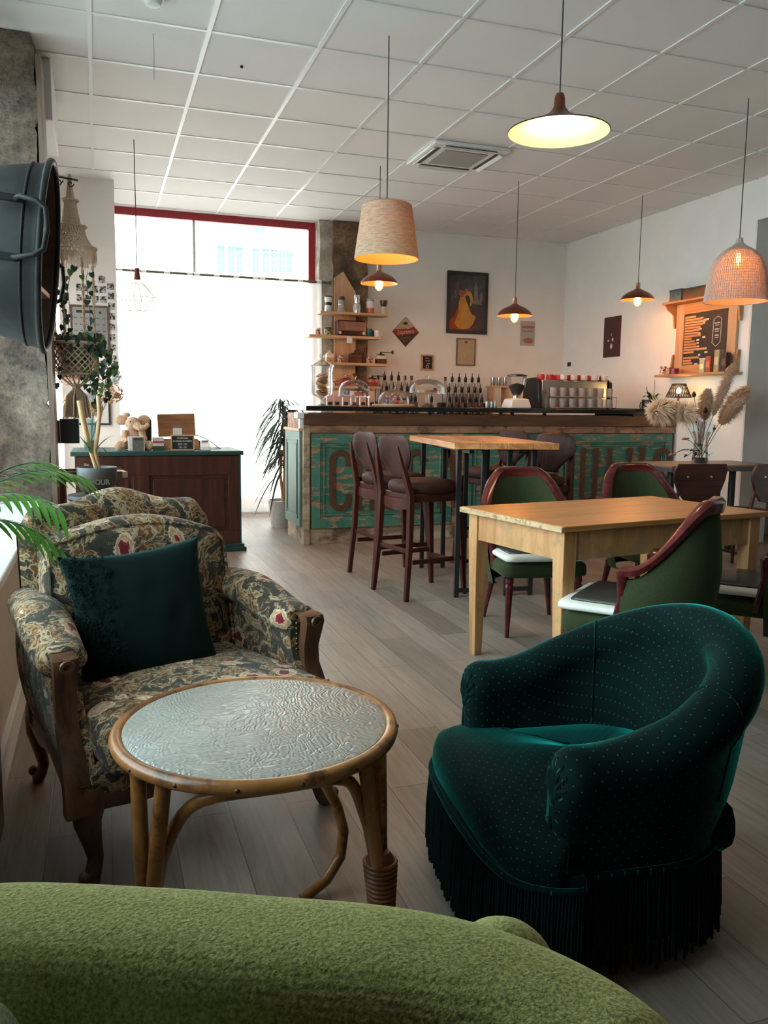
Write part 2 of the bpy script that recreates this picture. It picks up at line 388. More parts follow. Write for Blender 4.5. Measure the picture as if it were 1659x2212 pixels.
def _lime():
    t = NT('lime_green_chenille'); v = t.coord(); f = t.noise(t.coord((1, 1, 1)), 330, 2, .6); g = t.noise(v, 5, 4)
    wv = t.n('TexWave', wave_type='BANDS', bands_direction='Z'); wv.inputs['Scale'].default_value = 60; wv.inputs['Distortion'].default_value = 2.5; wv.inputs['Detail'].default_value = 1
    t.l(v, wv.inputs['Vector'])
    c = t.ramp(f, [(.32, (.185, .19, .052)), (.5, (.335, .335, .10)), (.68, (.50, .49, .18))])
    c = t.mix(.35, c, t.ramp(g, [(.3, (.78, .80, .7)), (.7, (1.15, 1.12, 1.05))]), 'MULTIPLY')
    t.base(c); t.set(Roughness=.95); t.p.inputs['Sheen Weight'].default_value = .4; t.p.inputs['Sheen Tint'].default_value = (.8, .85, .45, 1); t.p.inputs['Sheen Roughness'].default_value = .5
    t.bump(t.math('ADD', f, t.math('MULTIPLY', wv.outputs['Fac'], .25)), .6, .0025); return t.m
m_lime = _lime()
def _relief():
    t = NT('embossed_grey_table_top'); v0 = t.coord()
    nz = t.n('TexNoise'); nz.inputs['Scale'].default_value = 5; nz.inputs['Detail'].default_value = 2; t.l(v0, nz.inputs['Vector'])
    ad = t.n('VectorMath', operation='MULTIPLY_ADD'); t.l(nz.outputs['Color'], ad.inputs[0]); ad.inputs[1].default_value = (.16, .16, 0); t.l(v0, ad.inputs[2])
    vo = t.n('TexVoronoi', feature='DISTANCE_TO_EDGE'); vo.inputs['Scale'].default_value = 26
    mp = t.n('Mapping'); mp.inputs['Scale'].default_value = (1, 2.4, 1); mp.inputs['Rotation'].default_value = (0, 0, .6); t.l(ad.outputs[0], mp.inputs[0]); t.l(mp.outputs[0], vo.inputs['Vector'])
    wv = t.n('TexWave'); wv.inputs['Scale'].default_value = 30; wv.inputs['Distortion'].default_value = 9; wv.inputs['Detail'].default_value = 2; wv.inputs['Detail Scale'].default_value = 1.2; t.l(ad.outputs[0], wv.inputs['Vector'])
    h = t.math('ADD', t.ramp(vo.outputs['Distance'], [(0, (0, 0, 0)), (.10, (1, 1, 1))]), t.math('MULTIPLY', wv.outputs['Fac'], .5))
    g = t.noise(v0, 3, 3)
    t.base(t.ramp(g, [(.35, (.28, .26, .225)), (.65, (.34, .34, .31))])); t.set(Roughness=.3); t.p.inputs['Specular IOR Level'].default_value = .6
    t.bump(h, .45, .003); return t.m
m_relief = _relief()
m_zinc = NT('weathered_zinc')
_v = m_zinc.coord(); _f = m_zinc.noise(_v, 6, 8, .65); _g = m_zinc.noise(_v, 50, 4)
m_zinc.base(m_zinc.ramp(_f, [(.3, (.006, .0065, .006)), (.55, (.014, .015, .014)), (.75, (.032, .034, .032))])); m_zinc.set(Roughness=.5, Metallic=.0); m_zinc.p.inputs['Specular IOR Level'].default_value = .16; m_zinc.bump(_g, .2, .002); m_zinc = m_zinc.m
m_leaf = plain('green_leaf', (.020, .070, .014), .4, var=.5, scale=12)
m_leafb = plain('bright_palm_leaf', (.06, .19, .02), .4, var=.4, scale=12)
m_leafd = plain('dark_leaf', (.012, .035, .018), .45, var=.4, scale=10)
m_soil = plain('potting_soil', (.02, .014, .01), .95, var=.4, scale=80, bump=.5)
m_mac = plain('macrame_cotton', (.52, .40, .29), .9, var=.25, scale=150, bump=.6)
m_burlap = plain('burlap_cover', (.40, .27, .19), .9, var=.25, scale=200, bump=.6)
m_copper = plain('aged_copper', (.24, .075, .045), .3, .9, var=.2, scale=10)
m_copperin = plain('copper_lining', (.50, .22, .13), .35, .8, var=.1, scale=10)
m_brass = plain('aged_brass', (.22, .13, .05), .35, .9, var=.15)
m_cord = plain('black_cable', (.03, .028, .027), .6, var=.1)
m_bulb = emit('glowing_filament', (1.0, .50, .18), 190)
m_bulb2 = emit('dim_filament', (1.0, .50, .18), 110)
m_bulbglass = thin_glass('amber_bulb_glass', (1, .72, .4), 1.0, .03, .0, ((1.0, .28, .05), 1.1))  # glass itself emits amber, standing in for the glow round the filament
m_ceram = plain('white_ceramic', (.62, .60, .57), .3, var=.04)
m_paper = plain('white_paper', (.62, .61, .60), .8, var=.05)
m_slate = plain('blackboard', (.018, .018, .018), .7, var=.3, scale=20)
m_chalk = plain('chalk_white', (.55, .53, .50), .9, var=.1)
m_slab = plain('black_worktop', (.010, .013, .012), .18, var=.15)
m_steel = plain('brushed_steel', (.42, .42, .41), .28, .9, var=.08)
m_redp = plain('red_enamel', (.33, .010, .012), .35, var=.1)
m_pink = plain('pink_red_cups', (.42, .035, .05), .4, var=.15)
m_cork = plain('brown_coffee_beans', (.030, .012, .007), .7, var=.6, scale=150, bump=.6)
m_cookie = plain('golden_cookie', (.38, .19, .075), .8, var=.25, scale=50, bump=.3)
m_tealcer = plain('teal_glaze', (.012, .10, .085), .25, var=.15)
m_tileblack = plain('dark_print', (.045, .012, .012), .5, var=.2)
m_plush = fabric('beige_plush', (.52, .36, .25), 120, 1, .5, (1, .9, .8), 1.0, .25)
# ------------------------------------------------------------------ room shell
YB = 8.97; XR = 5.38; JAMB = 5.90
struct('floor', MB().bx(-1.2, 7.4, -2.7, 9.3, -.1, 0), m_floor, smooth=0)
struct('ceiling', MB().bx(-1.2, 7.4, -2.7, 9.3, CE, CE+.1), m_ceil, smooth=0)
tb = MB()
GX = .6*1.0; ox, oy = .0165, 4.7187
for i in range(-3, 14):
    x = ox+.6*i
    if -1.1 < x < 7.3: tb.bx(x-.012, x+.012, -2.6, YB, CE-.006, CE+.01)
for j in range(-13, 9):
    y = oy+.6*j
    if -2.6 < y < 9.0: tb.bx(-1.1, 7.3, y-.0118, y+.0118, CE-.0052, CE+.01)
struct('trim_1', tb, m_tbar, smooth=0)
# back wall with the window opening X .19..2.29
bw = MB(); bw.bx(2.29, 7.4, YB, YB+.25, 0, CE); bw.bx(.10, 2.29, YB+.02, YB+.25, 0, .10)
struct('wall_back', bw, m_wall, smooth=0)
# white projecting wall to the left of the window
lw = MB(); lw.bx(-.30, .19, 8.0, 8.99, 0, CE); lw.bx(-.30, .10, 8.99, YB+.25, 0, CE)
struct('wall_left', lw, m_wall, smooth=0)
# right wall with doorway
rw = MB(); rw.bx(XR, XR+.30, JAMB, YB+.25, 0, CE); rw.bx(XR, XR+.30, -2.7, JAMB, 2.80, CE); rw.bx(XR, XR+.30, -2.7, 4.6, 0, 2.80)
struct('wall_right', rw, m_wall, smooth=0)
m_taupe = plain('dark_taupe_paint', (.20, .175, .155), .8)  # dark tone given to unseen walls to dim the camera side
struct('trim_2', MB().bx(XR+.002, XR+.305, JAMB-.012, JAMB-.001, 0, 2.80), m_lintel, smooth=0)
dk = MB(); dk.bx(XR+.30, 7.4, JAMB+.4, JAMB+.5, 0, CE); dk.bx(7.0, 7.1, 4.4, JAMB+.5, 0, CE); dk.bx(XR+.30, 7.4, 4.4, 4.5, 0, CE)
struct('wall_passage', dk, plain('dark_passage_paint', (.36, .34, .32), .8), smooth=0)
struct('wall_front', MB().bx(-1.2, XR+.3, -2.7, -2.6, 0, CE), m_taupe, smooth=0)
# near left side: low panel, sill, glazing above
struct('wall_low_left', MB().bx(-.66, -.32, -.6, 4.98, 0, .60), m_beige, smooth=0)
lo = MB(); lo.bx(-.78, -.62, -.6, 4.98, 2.92, CE)
struct('wall_side_left', lo, m_wall, smooth=0)
struct('wall_side_near', MB().bx(-.9, -.62, -2.7, -.6, 0, CE).bx(-.78, -.62, -.6, 1.0, .64, 2.92), m_taupe, smooth=0)  # upper block added to shorten the window, less light near the eye
struct('wall_right_near', MB().bx(XR-.02, XR-.001, -2.6, 3.6, 0, CE-.01), m_taupe, smooth=0)  # dark sheet added over the unseen wall to cut bounced light
struct('baseboard_left', MB().bx(-.32, -.305, -.6, 4.98, 0, .11).bx(-.32, -.311, -.6, 4.98, .11, .125), m_white, smooth=0)
struct('trim_3', MB().bx(-.70, -.30, -.6, 4.98, .60, .635), m_white, bevel=.006)
def window(name, x0, x1, y0, y1, z0, z1, posts, mat, axis, fw=.06, fd=.07, pane=None):
    """frame + pane; axis 'x' = lies across X at y0, axis 'y' = lies along Y at x0"""
    f = MB(); L = (x0, x1) if axis == 'x' else (y0, y1)
    def bar(a, b, c, d):
        if axis == 'x': f.bx(a, b, y0-fd/2, y0+fd/2, c, d)
        else: f.bx(x0-fd/2, x0+fd/2, a, b, c, d)
    bar(L[0], L[1], z1-fw, z1); bar(L[0], L[1], z0, z0+fw); bar(L[0], L[0]+fw, z0+fw, z1-fw); bar(L[1]-fw, L[1], z0+fw, z1-fw)
    for p in posts: bar(p-fw/2, p+fw/2, z0+fw, z1-fw)
    o = struct(name, f, mat, smooth=0)
    g = MB()
    if axis == 'x': g.bx(L[0]+.01, L[1]-.01, y0-.003, y0+.003, z0+.01, z1-.01)
    else: g.bx(x0-.003, x0+.003, L[0]+.01, L[1]-.01, z0+.01, z1-.01)
    obj('pane', g, pane or m_pane, o, smooth=0)
    return o
w1 = window('window_1', .10, 2.285, 9.05, 9.05, .10, CE, [], m_red, 'x', .075, .06)
pm = MB().bx(.985, 1.01, 9.06, 9.09, .17, CE-.07)
obj('glazing_bar', pm, plain('pale_grey_bar', (.32, .30, .30), .5), w1, smooth=0)
window('window_2', -.66, -.66, 1.0, 4.98, .63, 2.92, [3.1], m_white, 'y', .06, .07, m_panec)
# low block under the side glazing and the glazing itself, between pier and white wall
struct('wall_side_far', MB().bx(-.46, -.36, 5.36, 8.0, 0, .25).bx(-.46, -.36, 5.36, 8.0, 2.30, CE).bx(-.46, -.36, 7.86, 8.0, .25, 2.3), m_wall, smooth=0)
window('window_3', -.41, -.41, 5.36, 7.86, .25, 2.30, [6.6], m_white, 'y', .05, .06)
# rough stone pier on the left, pale + brown stone pillar by the window
def rough_box(x0, x1, y0, y1, z0, z1, n, amp, seed, blocks=0):
    mb = MB(); off = Vector((seed*3.1, seed*7.7, seed*1.3))
    def disp(p, nrm):
        d = noise.fractal(p*3.0+off, 1.0, 2.1, 5)*amp+noise.noise(p*11+off)*amp*.35
        if blocks:
            zz = (p.z+.13*noise.noise(Vector((p.x*1.3, p.y, p.z*.8))+off)) % blocks
            d -= max(0, 1-abs(zz-blocks/2)/.018)*amp*.9
        return p+nrm*d
    faces = [((x0, y0, z0), (x1-x0, 0, 0), (0, 0, z1-z0), (0, -1, 0)), ((x0, y1, z0), (x1-x0, 0, 0), (0, 0, z1-z0), (0, 1, 0)),
             ((x0, y0, z0), (0, y1-y0, 0), (0, 0, z1-z0), (-1, 0, 0)), ((x1, y0, z0), (0, y1-y0, 0), (0, 0, z1-z0), (1, 0, 0))]
    cx_, cy_ = (x0+x1)/2, (y0+y1)/2
    for o, a, b, nr in faces:
        o, a, b, nr = Vector(o), Vector(a), Vector(b), Vector(nr)
        nu = max(2, int(a.length/n)); nv = max(2, int(b.length/n))
        def fn(u, v, o=o, a=a, b=b):
            p = o+a*u+b*v; q = Vector((p.x-cx_, p.y-cy_, 0)); q = Vector((q.x/(x1-x0), q.y/(y1-y0), 0)).normalized()
            return disp(p, q)
        mb.grid(fn, nu, nv)
    return mb
struct('wall_stone_left', rough_box(-1.15, -.27, 5.06, 5.34, 0, CE-.005, .03, .028, 1, .48), m_stone, smooth=60)
struct('wall_stone_back', rough_box(2.43, 2.82, 8.80, 8.99, 0, CE-.005, .03, .022, 4), m_stoneb, smooth=60)
struct('wall_stone_edge', rough_box(2.285, 2.45, 8.84, 9.02, 0, CE-.005, .025, .022, 9), m_stone2, smooth=60)
struct('trim_4', MB().bx(-.262, -.235, 5.03, 5.36, 0, CE-.12), wood('brown_edge_strip', (.10, .06, .04), (.18, .12, .09), (.26, .2, .16), 2), smooth=0)
struct('trim_5', MB().bx(-.34, -.20, 5.40, 6.15, CE-.34, CE-.002), m_white, bevel=.004)
struct('baseboard_right', MB().bx(XR-.014, XR-.001, JAMB, 6.78, 0, .09), m_white, smooth=0)
struct('baseboard_back', MB().bx(.19, 2.29, YB-.0, YB+.018, 0, .09), m_white, smooth=0)

# street outside
m_asph = plain('pale_pavement', (.40, .40, .39), .9, var=.1)
struct('floor_street', MB().bx(-30, 40, 9.32, 60, -.25, -.12), m_asph, smooth=0)
struct('floor_side_street', MB().bx(-30, -1.25, -20, 9.32, -.25, -.12), m_asph, smooth=0)
hb = thing('town_house', 'pale rendered town house with rows of glazed windows across the street', 'building', (0, 26, 0))
m_fac = plain('pale_render', (.74, .76, .75), .9, var=.04, scale=2); m_facwin = plain('pale_green_window', (.05, .20, .20), .3, var=.1)
m_facbar = plain('white_glazing', (.72, .76, .76), .5, var=.05); m_eave = plain('grey_gutter', (.33, .38, .38), .6)
obj('wall', MB().bx(1.2, 9.6, 0, 6, -.12, 14.0), m_fac, hb, smooth=0)
obj('gutter', MB().bx(2.55, 8.0, -.18, .02, 5.92, 6.04), m_eave, hb, smooth=0)
for k, (px, wd) in enumerate([(478, .5), (500, .55), (517, .4), (552, .5), (574, .4), (592, .4), (609, .45), (625, .4)]):
    for py in (545, 575):
        q = aty(px, py, 25.97)
        f = obj('house_window', MB().bx(q.x-.09, q.x+.09, -.04, .0, q.z-.19, q.z+.19), m_facwin, hb, smooth=0)
        obj('glazing_bar', MB().bx(q.x-.012, q.x+.012, -.06, -.03, q.z-.19, q.z+.19).bx(q.x-.09, q.x+.09, -.06, -.03, q.z-.012, q.z+.012), m_facbar, f, smooth=0)
for px in (556, 568):
    q = aty(px, 492, 25.97); obj('house_window', MB().bx(q.x-.07, q.x+.07, -.04, 0, q.z-.16, q.z+.16), m_facwin, hb, smooth=0)
for k, (px, py, Yq) in enumerate([(452, 500, 14.0), (614, 500, 15.0)]):
    q = aty(px, py, Yq); st = thing('street_lamp', ['bracketed street lamp seen through the left part of the clear top pane', 'round hanging street lamp seen at the right end of the clear top pane'][k], 'street lamp', (q.x, q.y, q.z), group='street lamps outside the window')
    if k == 0:
        obj('bracket', MB().tube([(-.5, 0, .0), (0, 0, 0)], .012).tube([(-.1, 0, .14), (-.05, 0, .03), (0, 0, 0), (.05, 0, .03), (.1, 0, .14)], .012), m_eave, st)
        obj('lantern', MB().lathe([(.001, 0), (.07, -.03), (.05, -.07), (.001, -.09)], 12), m_eave, st)
        obj('post', MB().tube([(-.5, 0, .05), (-.5, 0, -q.z-.12)], .03), m_eave, st)
    else:
        obj('bracket', MB().tube([(0, 0, 0), (0, 0, .25), (.8, 0, .3), (.8, 0, -q.z-.12)], .02), m_eave, st)
        obj('lantern', MB().lathe([(.02, .02), (.2, -.03), (.2, -.05), (.001, -.04)], 16), m_eave, st)

# curtain rod and voile panels
rodz0 = aty(252, 578, 8.80).z; rodz1 = aty(690, 612, 8.80).z; RZ = (rodz0+rodz1)/2
rod = thing('curtain_rod', 'thin bronze curtain rod crossing the shop window', 'curtain rod', (1.25, 8.82, RZ))
m_rod = plain('bronze_rod', (.16, .14, .10), .4, .6)
obj('pole', MB().tube([(-1.06, 0, 0), (1.12, 0, 0)], .013), m_rod, rod)
obj('finial', MB().lathe([(.001, 0), (.012, .004), (.02, .03), (.02, .045), (.001, .05)], 12).xf(Matrix.Translation((1.11, 0, 0)) @ Matrix.Rotation(PI/2, 4, 'Y')), m_rod, rod)
obj('wall_bracket', MB().tube([(1.08, 0, 0), (1.08, .16, 0)], .006).tube([(-1.05, 0, 0), (-1.05, .15, 0)], .006), m_rod, rod)
def curtain(x0, x1, y, zt, zb, seed, label, loops=True, gather=22, amp=.022, group='white voile curtains on the shop window'):
    t = thing('voile_curtain', label, 'curtain', ((x0+x1)/2, y, 0), group=group)
    W = x1-x0; n = int(W/.012)
    def fn(u, v):
        x = -W/2+W*u; z = zt+(zb-zt)*v; a = amp*(.35+.65*v)
        yy = a*math.sin(x*gather*2+seed)+a*.5*math.sin(x*gather*.73+seed*2+v*1.5)+a*.4*noise.noise(Vector((x*3, z*.8, seed)))
        return (x+.012*math.sin(z*2+seed)*v, yy, z)
    obj('cloth', MB().grid(fn, n, 24), m_sheer, t, recalc=False)
    hm = MB(); hm.grid(lambda u, v: Vector(fn(u, 1.0))+Vector((0, -.004, .05*v)), n, 1); obj('hem', hm, m_sheer, t, recalc=False)
    if loops:
        k = max(2, round(W/.17)); l = MB()
        for i in range(k):
            x = -W/2+.03+(W-.06)*i/(k-1)
            l.grid(lambda u, v, x=x: (x+(v-.5)*.055, (.016 if True else 0)*math.sin(2*PI*u), zt+.018-.022*math.cos(2*PI*u)*1.0), 10, 1, True)
            l.grid(lambda u, v, x=x: (x+(v-.5)*.055, .0+.012*math.cos(u*9), zt-.02+.02*u), 2, 1)
        obj('tab_loop', l, m_sheer, t, recalc=False)
    return t
curtain(.21, .95, 8.80, RZ-.02, .04, 1.0, 'left white voile curtain panel of the shop window, beside the photo wall')
curtain(.96, 1.62, 8.80, RZ-.02, .04, 2.4, 'middle white voile curtain panel of the shop window')
curtain(1.63, 2.30, 8.80, RZ-.02, .04, 3.9, 'right white voile curtain panel beside the pale stone edge')
cr2 = curtain(0, 2.3, 0, 2.24, .3, 5.2, 'white voile curtain behind the hanging plant, between stone pier and photo wall', loops=False, group=None)
cr2.location = (-.335, 6.62, 0); cr2.rotation_euler = (0, 0, PI/2)

# ceiling things
sd = thing('smoke_detector', 'round white smoke detector on the ceiling', 'smoke detector', (atz(330, -8, CE).x, atz(330, -8, CE).y, CE-.006))
obj('base', MB().lathe([(.001, 0), (.055, 0), (.055, -.012), (.001, -.012)], 24), m_white, sd)
obj('sensor', MB().lathe([(.001, -.012), (.045, -.012), (.036, -.035), (.02, -.04), (.001, -.04)], 24), m_white, sd)
q = atz(331, 70, CE)
tag(obj('hanging_wire', MB().tube([(q.x, q.y, CE-.005), (q.x+.002, q.y, CE-.10), (q.x-.002, q.y-.004, CE-.24)], .0022, 6), m_steel), 'short bare wire dangling from the ceiling in front of the smoke detector', 'wire')
q = atz(522, 142, CE); tag(obj('ceiling_plug', MB().lathe([(.001, -.001), (.009, -.001), (.008, -.012), (.001, -.014)], 12, (q.x, q.y, CE)), m_black), 'tiny black plug stuck in a white ceiling tile', 'plug')
ac = thing('ceiling_air_conditioner', 'square white cassette air conditioner set into the ceiling grid', 'air conditioner', (2.7165, 6.2187, CE-.007))
r_ = MB()
obj('panel', MB().box((0, 0, -.012), (.62, .62, .026)), m_white, ac, bevel=.008)
obj('grille', MB().box((0, 0, -.028), (.36, .36, .008)), plain('grey_filter_grille', (.32, .30, .28), .8, var=.1, scale=80), ac, bevel=.003)
for k in range(4):
    M_ = Matrix.Rotation(k*PI/2, 4, 'Z')
    v_ = obj('air_slot', MB().box((0, -.25, -.027), (.42, .045, .004)).xf(M_), plain('dark_air_slot', (.06, .055, .05), .7), ac)
    obj('louvre', MB().box((0, -.272, -.034), (.44, .034, .006), rx=.5).xf(M_), m_white, v_)
# ------------------------------------------------------------------ dotted velvet tub chair (local front = -Y)
def upath(hw, yf, yb, n=40):
    """U in plan: arm, semicircle round the back, arm. returns points, outward normals, length"""
    r = hw; La = (yb-r)-yf; tot = 2*La+PI*r; out = []
    for i in range(n+1):
        s = tot*i/n
        if s < La: out.append((Vector((-hw, yf+s, 0)), Vector((-1, 0, 0)), s))
        elif s < La+PI*r:
            a = PI-(s-La)/r; out.append((Vector((r*math.cos(a), yb-r+r*math.sin(a), 0)), Vector((math.cos(a), math.sin(a), 0)), s))
        else: out.append((Vector((hw, yb-r-(s-La-PI*r), 0)), Vector((1, 0, 0)), s))
    return out, tot
vc = thing('velvet_tub_chair', 'deep teal velvet tub chair with tiny pale dots and a long dark bullion fringe', 'armchair', (1.143, 1.636, 0), math.radians(-96.3)); vc.scale = (.96, .89, 1)
path, tot = upath(.288, -.25, .245, 64)
def vh(s):  # rim height along the path
    k = min(s, tot-s)/(tot/2); return .505+.195*sm(.05, 1.0, k)
def vsec(p, n, s):
    h = vh(s); R = .064; k = min(s, tot-s)/(tot/2); lean = .012+.042*sm(.1, .9, k)
    pts = [(.030, .20), (.034, .26), (.045+lean*.3, .36), (.052+lean*.7, h-.12)]
    c0 = lean+.0
    for a in range(-20, 201, 20):
        t = math.radians(a); pts.append((c0+R*math.cos(t)*1.02, h-R+R*math.sin(t)))
    pts += [(c0-R*.92, h-R-.05), (-.062+lean*.5, h-.18), (-.066, .33), (-.06, .24)]
    return pts
rings = []; uvs = []
ends = 5
def vring(i, shrink=1.0, push=0.0):
    p, n, s = path[i]; sec = vsec(p, n, s); T = Vector((-n.y, n.x, 0)); cz = sum(q[1] for q in sec)/len(sec); co = sum(q[0] for q in sec)/len(sec)
    r = []; uv = []; L = 0; pv = None
    for (o, z) in sec:
        o2 = co+(o-co)*shrink; z2 = cz+(z-cz)*(1-(1-shrink)*.35) if z < cz else z-(1-shrink)*.06
        q = p+n*o2+Vector((0, 0, z2)); q.y -= push
        if pv: L += math.dist(pv, (o, z))
        pv = (o, z); r.append(q); uv.append((s-push, L))
    return r, uv
for (sh, pu) in [(.15, .052), (.55, .048), (.82, .036), (.95, .016)]:
    r, u = vring(0, sh, pu); rings.append(r); uvs += u
for i in range(len(path)):
    r, u = vring(i); rings.append(r); uvs += u
for (sh, pu) in [(.95, .016), (.82, .036), (.55, .048), (.15, .052)]:
    r, u = vring(len(path)-1, sh, pu); rings.append(r); uvs += u
body = MB().loft(rings, True, (True, True), uvs)
obj('back_and_arms', body, m_velvet, vc, smooth=60)
# piping seams on the inner back and gathers on the arm fronts
for sgn, i in ((-1, 17), (1, 47)):
    p, n, s = path[i]; pts = [p+n*o+Vector((0, 0, z)) for o, z in vsec(p, n, s)[2:]]
    obj('piping', MB().tube([q+Vector((0, 0, .0)) for q in pts], .0028, 6), m_velvet, vc)
for sg in (-1, 1):
    g = MB()
    for k in range(7):
        a = math.radians(-10+200*k/6); cx0 = sg*(.288+.008); z0 = .505-.064
        g.tube([(cx0+.046*math.cos(a), -.290, z0+.046*math.sin(a)), (cx0+.026*math.cos(a), -.300, z0+.022*math.sin(a)-.015), (cx0, -.300, z0-.05)], [.004, .007, .004], 6)
    g.ball((cx0, -.300, .395), (.011, .008, .011))
    g.tube([(cx0-.012, -.298, .385), (cx0-.004, -.301, .34), (cx0+.0, -.298, .28)], [.004, .007, .004], 6)
    obj('pleats', g, m_velvet, vc)
def tshape(k=1.0, n=72):
    """seat outline: narrow between the arms, full width in front of them"""
    out = []
    for i in range(n):
        a = 2*PI*i/n; c, s_ = math.cos(a), math.sin(a)
        e = .32; x = .375*math.copysign(abs(c)**e, c); y = .40*math.copysign(abs(s_)**e, s_)
        if y < 0: y *= 1.0
        if y > -.29: lim = .268; x = max(-lim, min(lim, x)) if y > -.26 else max(-(lim+(.1)*(-.26-y)/.03), min(lim+.1*(-.26-y)/.03, x))
        if y > 0: y = y*.52
        if y < -.35: y -= .035*(1-(x/.37)**2)
        out.append((x*k, y*k if k > .9 else y*k))
    return out
def seatrings(hts):
    R = []; U = []
    for k, z in hts:
        o = tshape()
        R.append([(x*k, (y+.02)*k-.02, z+.028*(1-abs(x)/.37)*(1 if k < .99 else .3)) for x, y in o])
        for x, y in o:
            n_ = Vector(((x/.37)**5, (y/.42)**5)); n_ = n_.normalized() if n_.length > .02 else Vector((0, 0)); U.append((x*k+n_.x*max(0, .33-z), y*k+n_.y*max(0, .33-z)))
    return R, U
R_, U_ = seatrings([(.93, .205), (.985, .225), (1.0, .255), (.995, .285), (.97, .308), (.90, .325), (.75, .338), (.5, .345), (.25, .348), (.02, .349)])
obj('seat', MB().loft(R_, True, (True, True), U_), m_velvet, vc, smooth=70)
# base band and fringe running all round
def outline(off, n=120):
    """outer perimeter of the chair at the skirt"""
    out = []
    pts = []
    for i in range(41):
        a = math.radians(180+14+152*i/40); c, s_ = math.cos(a), math.sin(a); x = .372*math.copysign(abs(c)**.32, c); y = .40*math.copysign(abs(s_)**.32, s_)
        if y < -.35: y -= .035*(1-(x/.37)**2)
        pts.append(Vector((x, y, 0)))
    for p, n, s in reversed(path): 
        if p.y > -.24: pts.append(p+n*.032)
    c = Vector((0, -.03, 0))
    return [p+(p-c).normalized()*off for p in pts]
oo = outline(0)
obj('skirt', MB().loft([[p+Vector((0, 0, z)) for p in outline(o)] for z, o in ((.05, -.03), (.20, -.018), (.235, -.004), (.262, -.006))], True, (True, True)), m_fringe, vc)
obj('gimp_braid', MB().tube([p+Vector((0, 0, .235)) for p in outline(.004)]+[outline(.004)[0]+Vector((0, 0, .235))], .008, 8), m_velvet, vc)
fr = MB(); ol = outline(.006); L = 0
P = ol+[ol[0]]
seg = [(P[i], P[i+1]) for i in range(len(P)-1)]; step = .0075; acc = 0
for a, b in seg:
    d = (b-a).length
    while acc < d:
        q = a.lerp(b, acc/d); acc += step; j = random.uniform(-.003, .003); zb = random.uniform(.018, .045)
        out = (q-Vector((0, 0, 0))).normalized()
        fr.tube([q+Vector((0, 0, .232)), q+out*.004+Vector((j, j, .13)), q+out*(.006+j)+Vector((j*2, j, zb))], [.0028, .0036, .0040], 5)
    acc -= d
tag(obj('fringe', fr, m_fringe, vc), None, None, kind='stuff')

# ------------------------------------------------------------------ rattan table
rt_ = thing('rattan_table', 'round low rattan table with an embossed grey-green top', 'coffee table', (.292, 1.64, 0), 0)
TR = .272; TZ = .531
tp = MB(); tp.lathe([(.001, TZ), (TR-.012, TZ), (TR-.004, TZ-.003), (TR-.004, TZ-.012), (.001, TZ-.012)], 96)
obj('table_top', tp, m_relief, rt_, smooth=35)
hp = MB(); hp.torus((0, 0, TZ-.013), TR+.007, .0145, 96, 10)
rim = obj('cane_rim', hp, m_rattan, rt_)
nl = MB()
nailm = plain('dark_knots', (.02, .009, .005), .5)
for k in range(16):
    a = 2*PI*k/16+.1; nl.ball(((TR+.018)*math.cos(a), (TR+.018)*math.sin(a), TZ-.013), (.006, .006, .0045), 8, 6)
obj('knots', nl, nailm, rim)
# two clustered legs joined by an arch, a bowed cane leg behind
angs = [math.radians(a) for a in (-26, 208)]
m_wrap = wood('cane_binding', (.09, .03, .010), (.22, .085, .026), (.34, .15, .05), 0, scale=30, rough=.4, stretch=1, bump=.4)
feet = []
for k, a in enumerate(angs):
    c, s_ = math.cos(a), math.sin(a); tx, ty = -s_, c
    foot = Vector((c*.272, s_*.272, 0)); knee = Vector((c*.262, s_*.262, .235))
    def rad(r, t, z): return Vector((c*r+tx*t, s_*r+ty*t, z))
    for nm, t0, r0 in (('leg', -.072, .235), ('leg', .048, .25)):
        p0 = rad(r0, t0, TZ-.02); p1 = rad(.262, t0*.2, .215); p2 = rad(.272, t0*.10, .0)
        obj(nm, MB().tube([p0, p0.lerp(p1, .5)+Vector((0, 0, .004)), p1, p2], [.0155, .015, .0145, .0135], 12), m_rattan, rt_)
    bd = MB().tube([knee.lerp(foot, f) for f in (-.12, -.02, .15, .35, .55, .62)], [.020, .033, .031, .026, .022, .018], 20); cb = obj('cane_binding', bd, m_wrap, rt_)
    br = MB()
    for q in range(15):
        f = -.03+.045*q; br.torus(knee.lerp(foot, f), .033-.018*max(0, f), .0042, 20, 6)
    obj('cane_coils', br, m_wrap, cb)
    obj('foot', MB().tube([knee.lerp(foot, f) for f in (.5, .8, 1)], [.019, .018, .016], 14), m_rattan, rt_)
    feet.append((c, s_, tx, ty))
for k in range(1):
    a, b = feet[1], feet[0]
    A = Vector((a[0]*.255, a[1]*.255, .225)); B = Vector((b[0]*.255, b[1]*.255, .225))
    M_ = (A+B)/2; out = M_.normalized()*.03
    pts = []
    for i in range(21):
        t = i/20; p = A.lerp(B, t); h = (math.sin(PI*t))**.55
        z_ = .225+h*(TZ-.042-.225); p.z = 0; q_ = Vector((p.x, p.y, 0)); p = q_+q_.normalized()*(.245-q_.length)*h*.85; p.z = z_; pts.append(p)
    obj('arch', MB().tube(pts, .0125, 10), m_rattan, rt_)

bow = [aty(px, py, yy)-Vector((.292, 1.64, 0)) for px, py, yy in ((700, 1690, 1.86), (728, 1740, 1.86), (742, 1795, 1.85), (735, 1850, 1.84), (705, 1900, 1.82))]+[atz(652, 1942, .012)-Vector((.292, 1.64, 0))]
bow = [sum((Vector(bow[min(i+k, 5)])*wt for k, wt in ((0, (1-f)), (1, f))), Vector()) for i in range(5) for f in (0, .33, .66)]+[bow[-1]]
obj('bowed_cane', MB().tube(bow, .0135, 10), m_rattan, rt_)
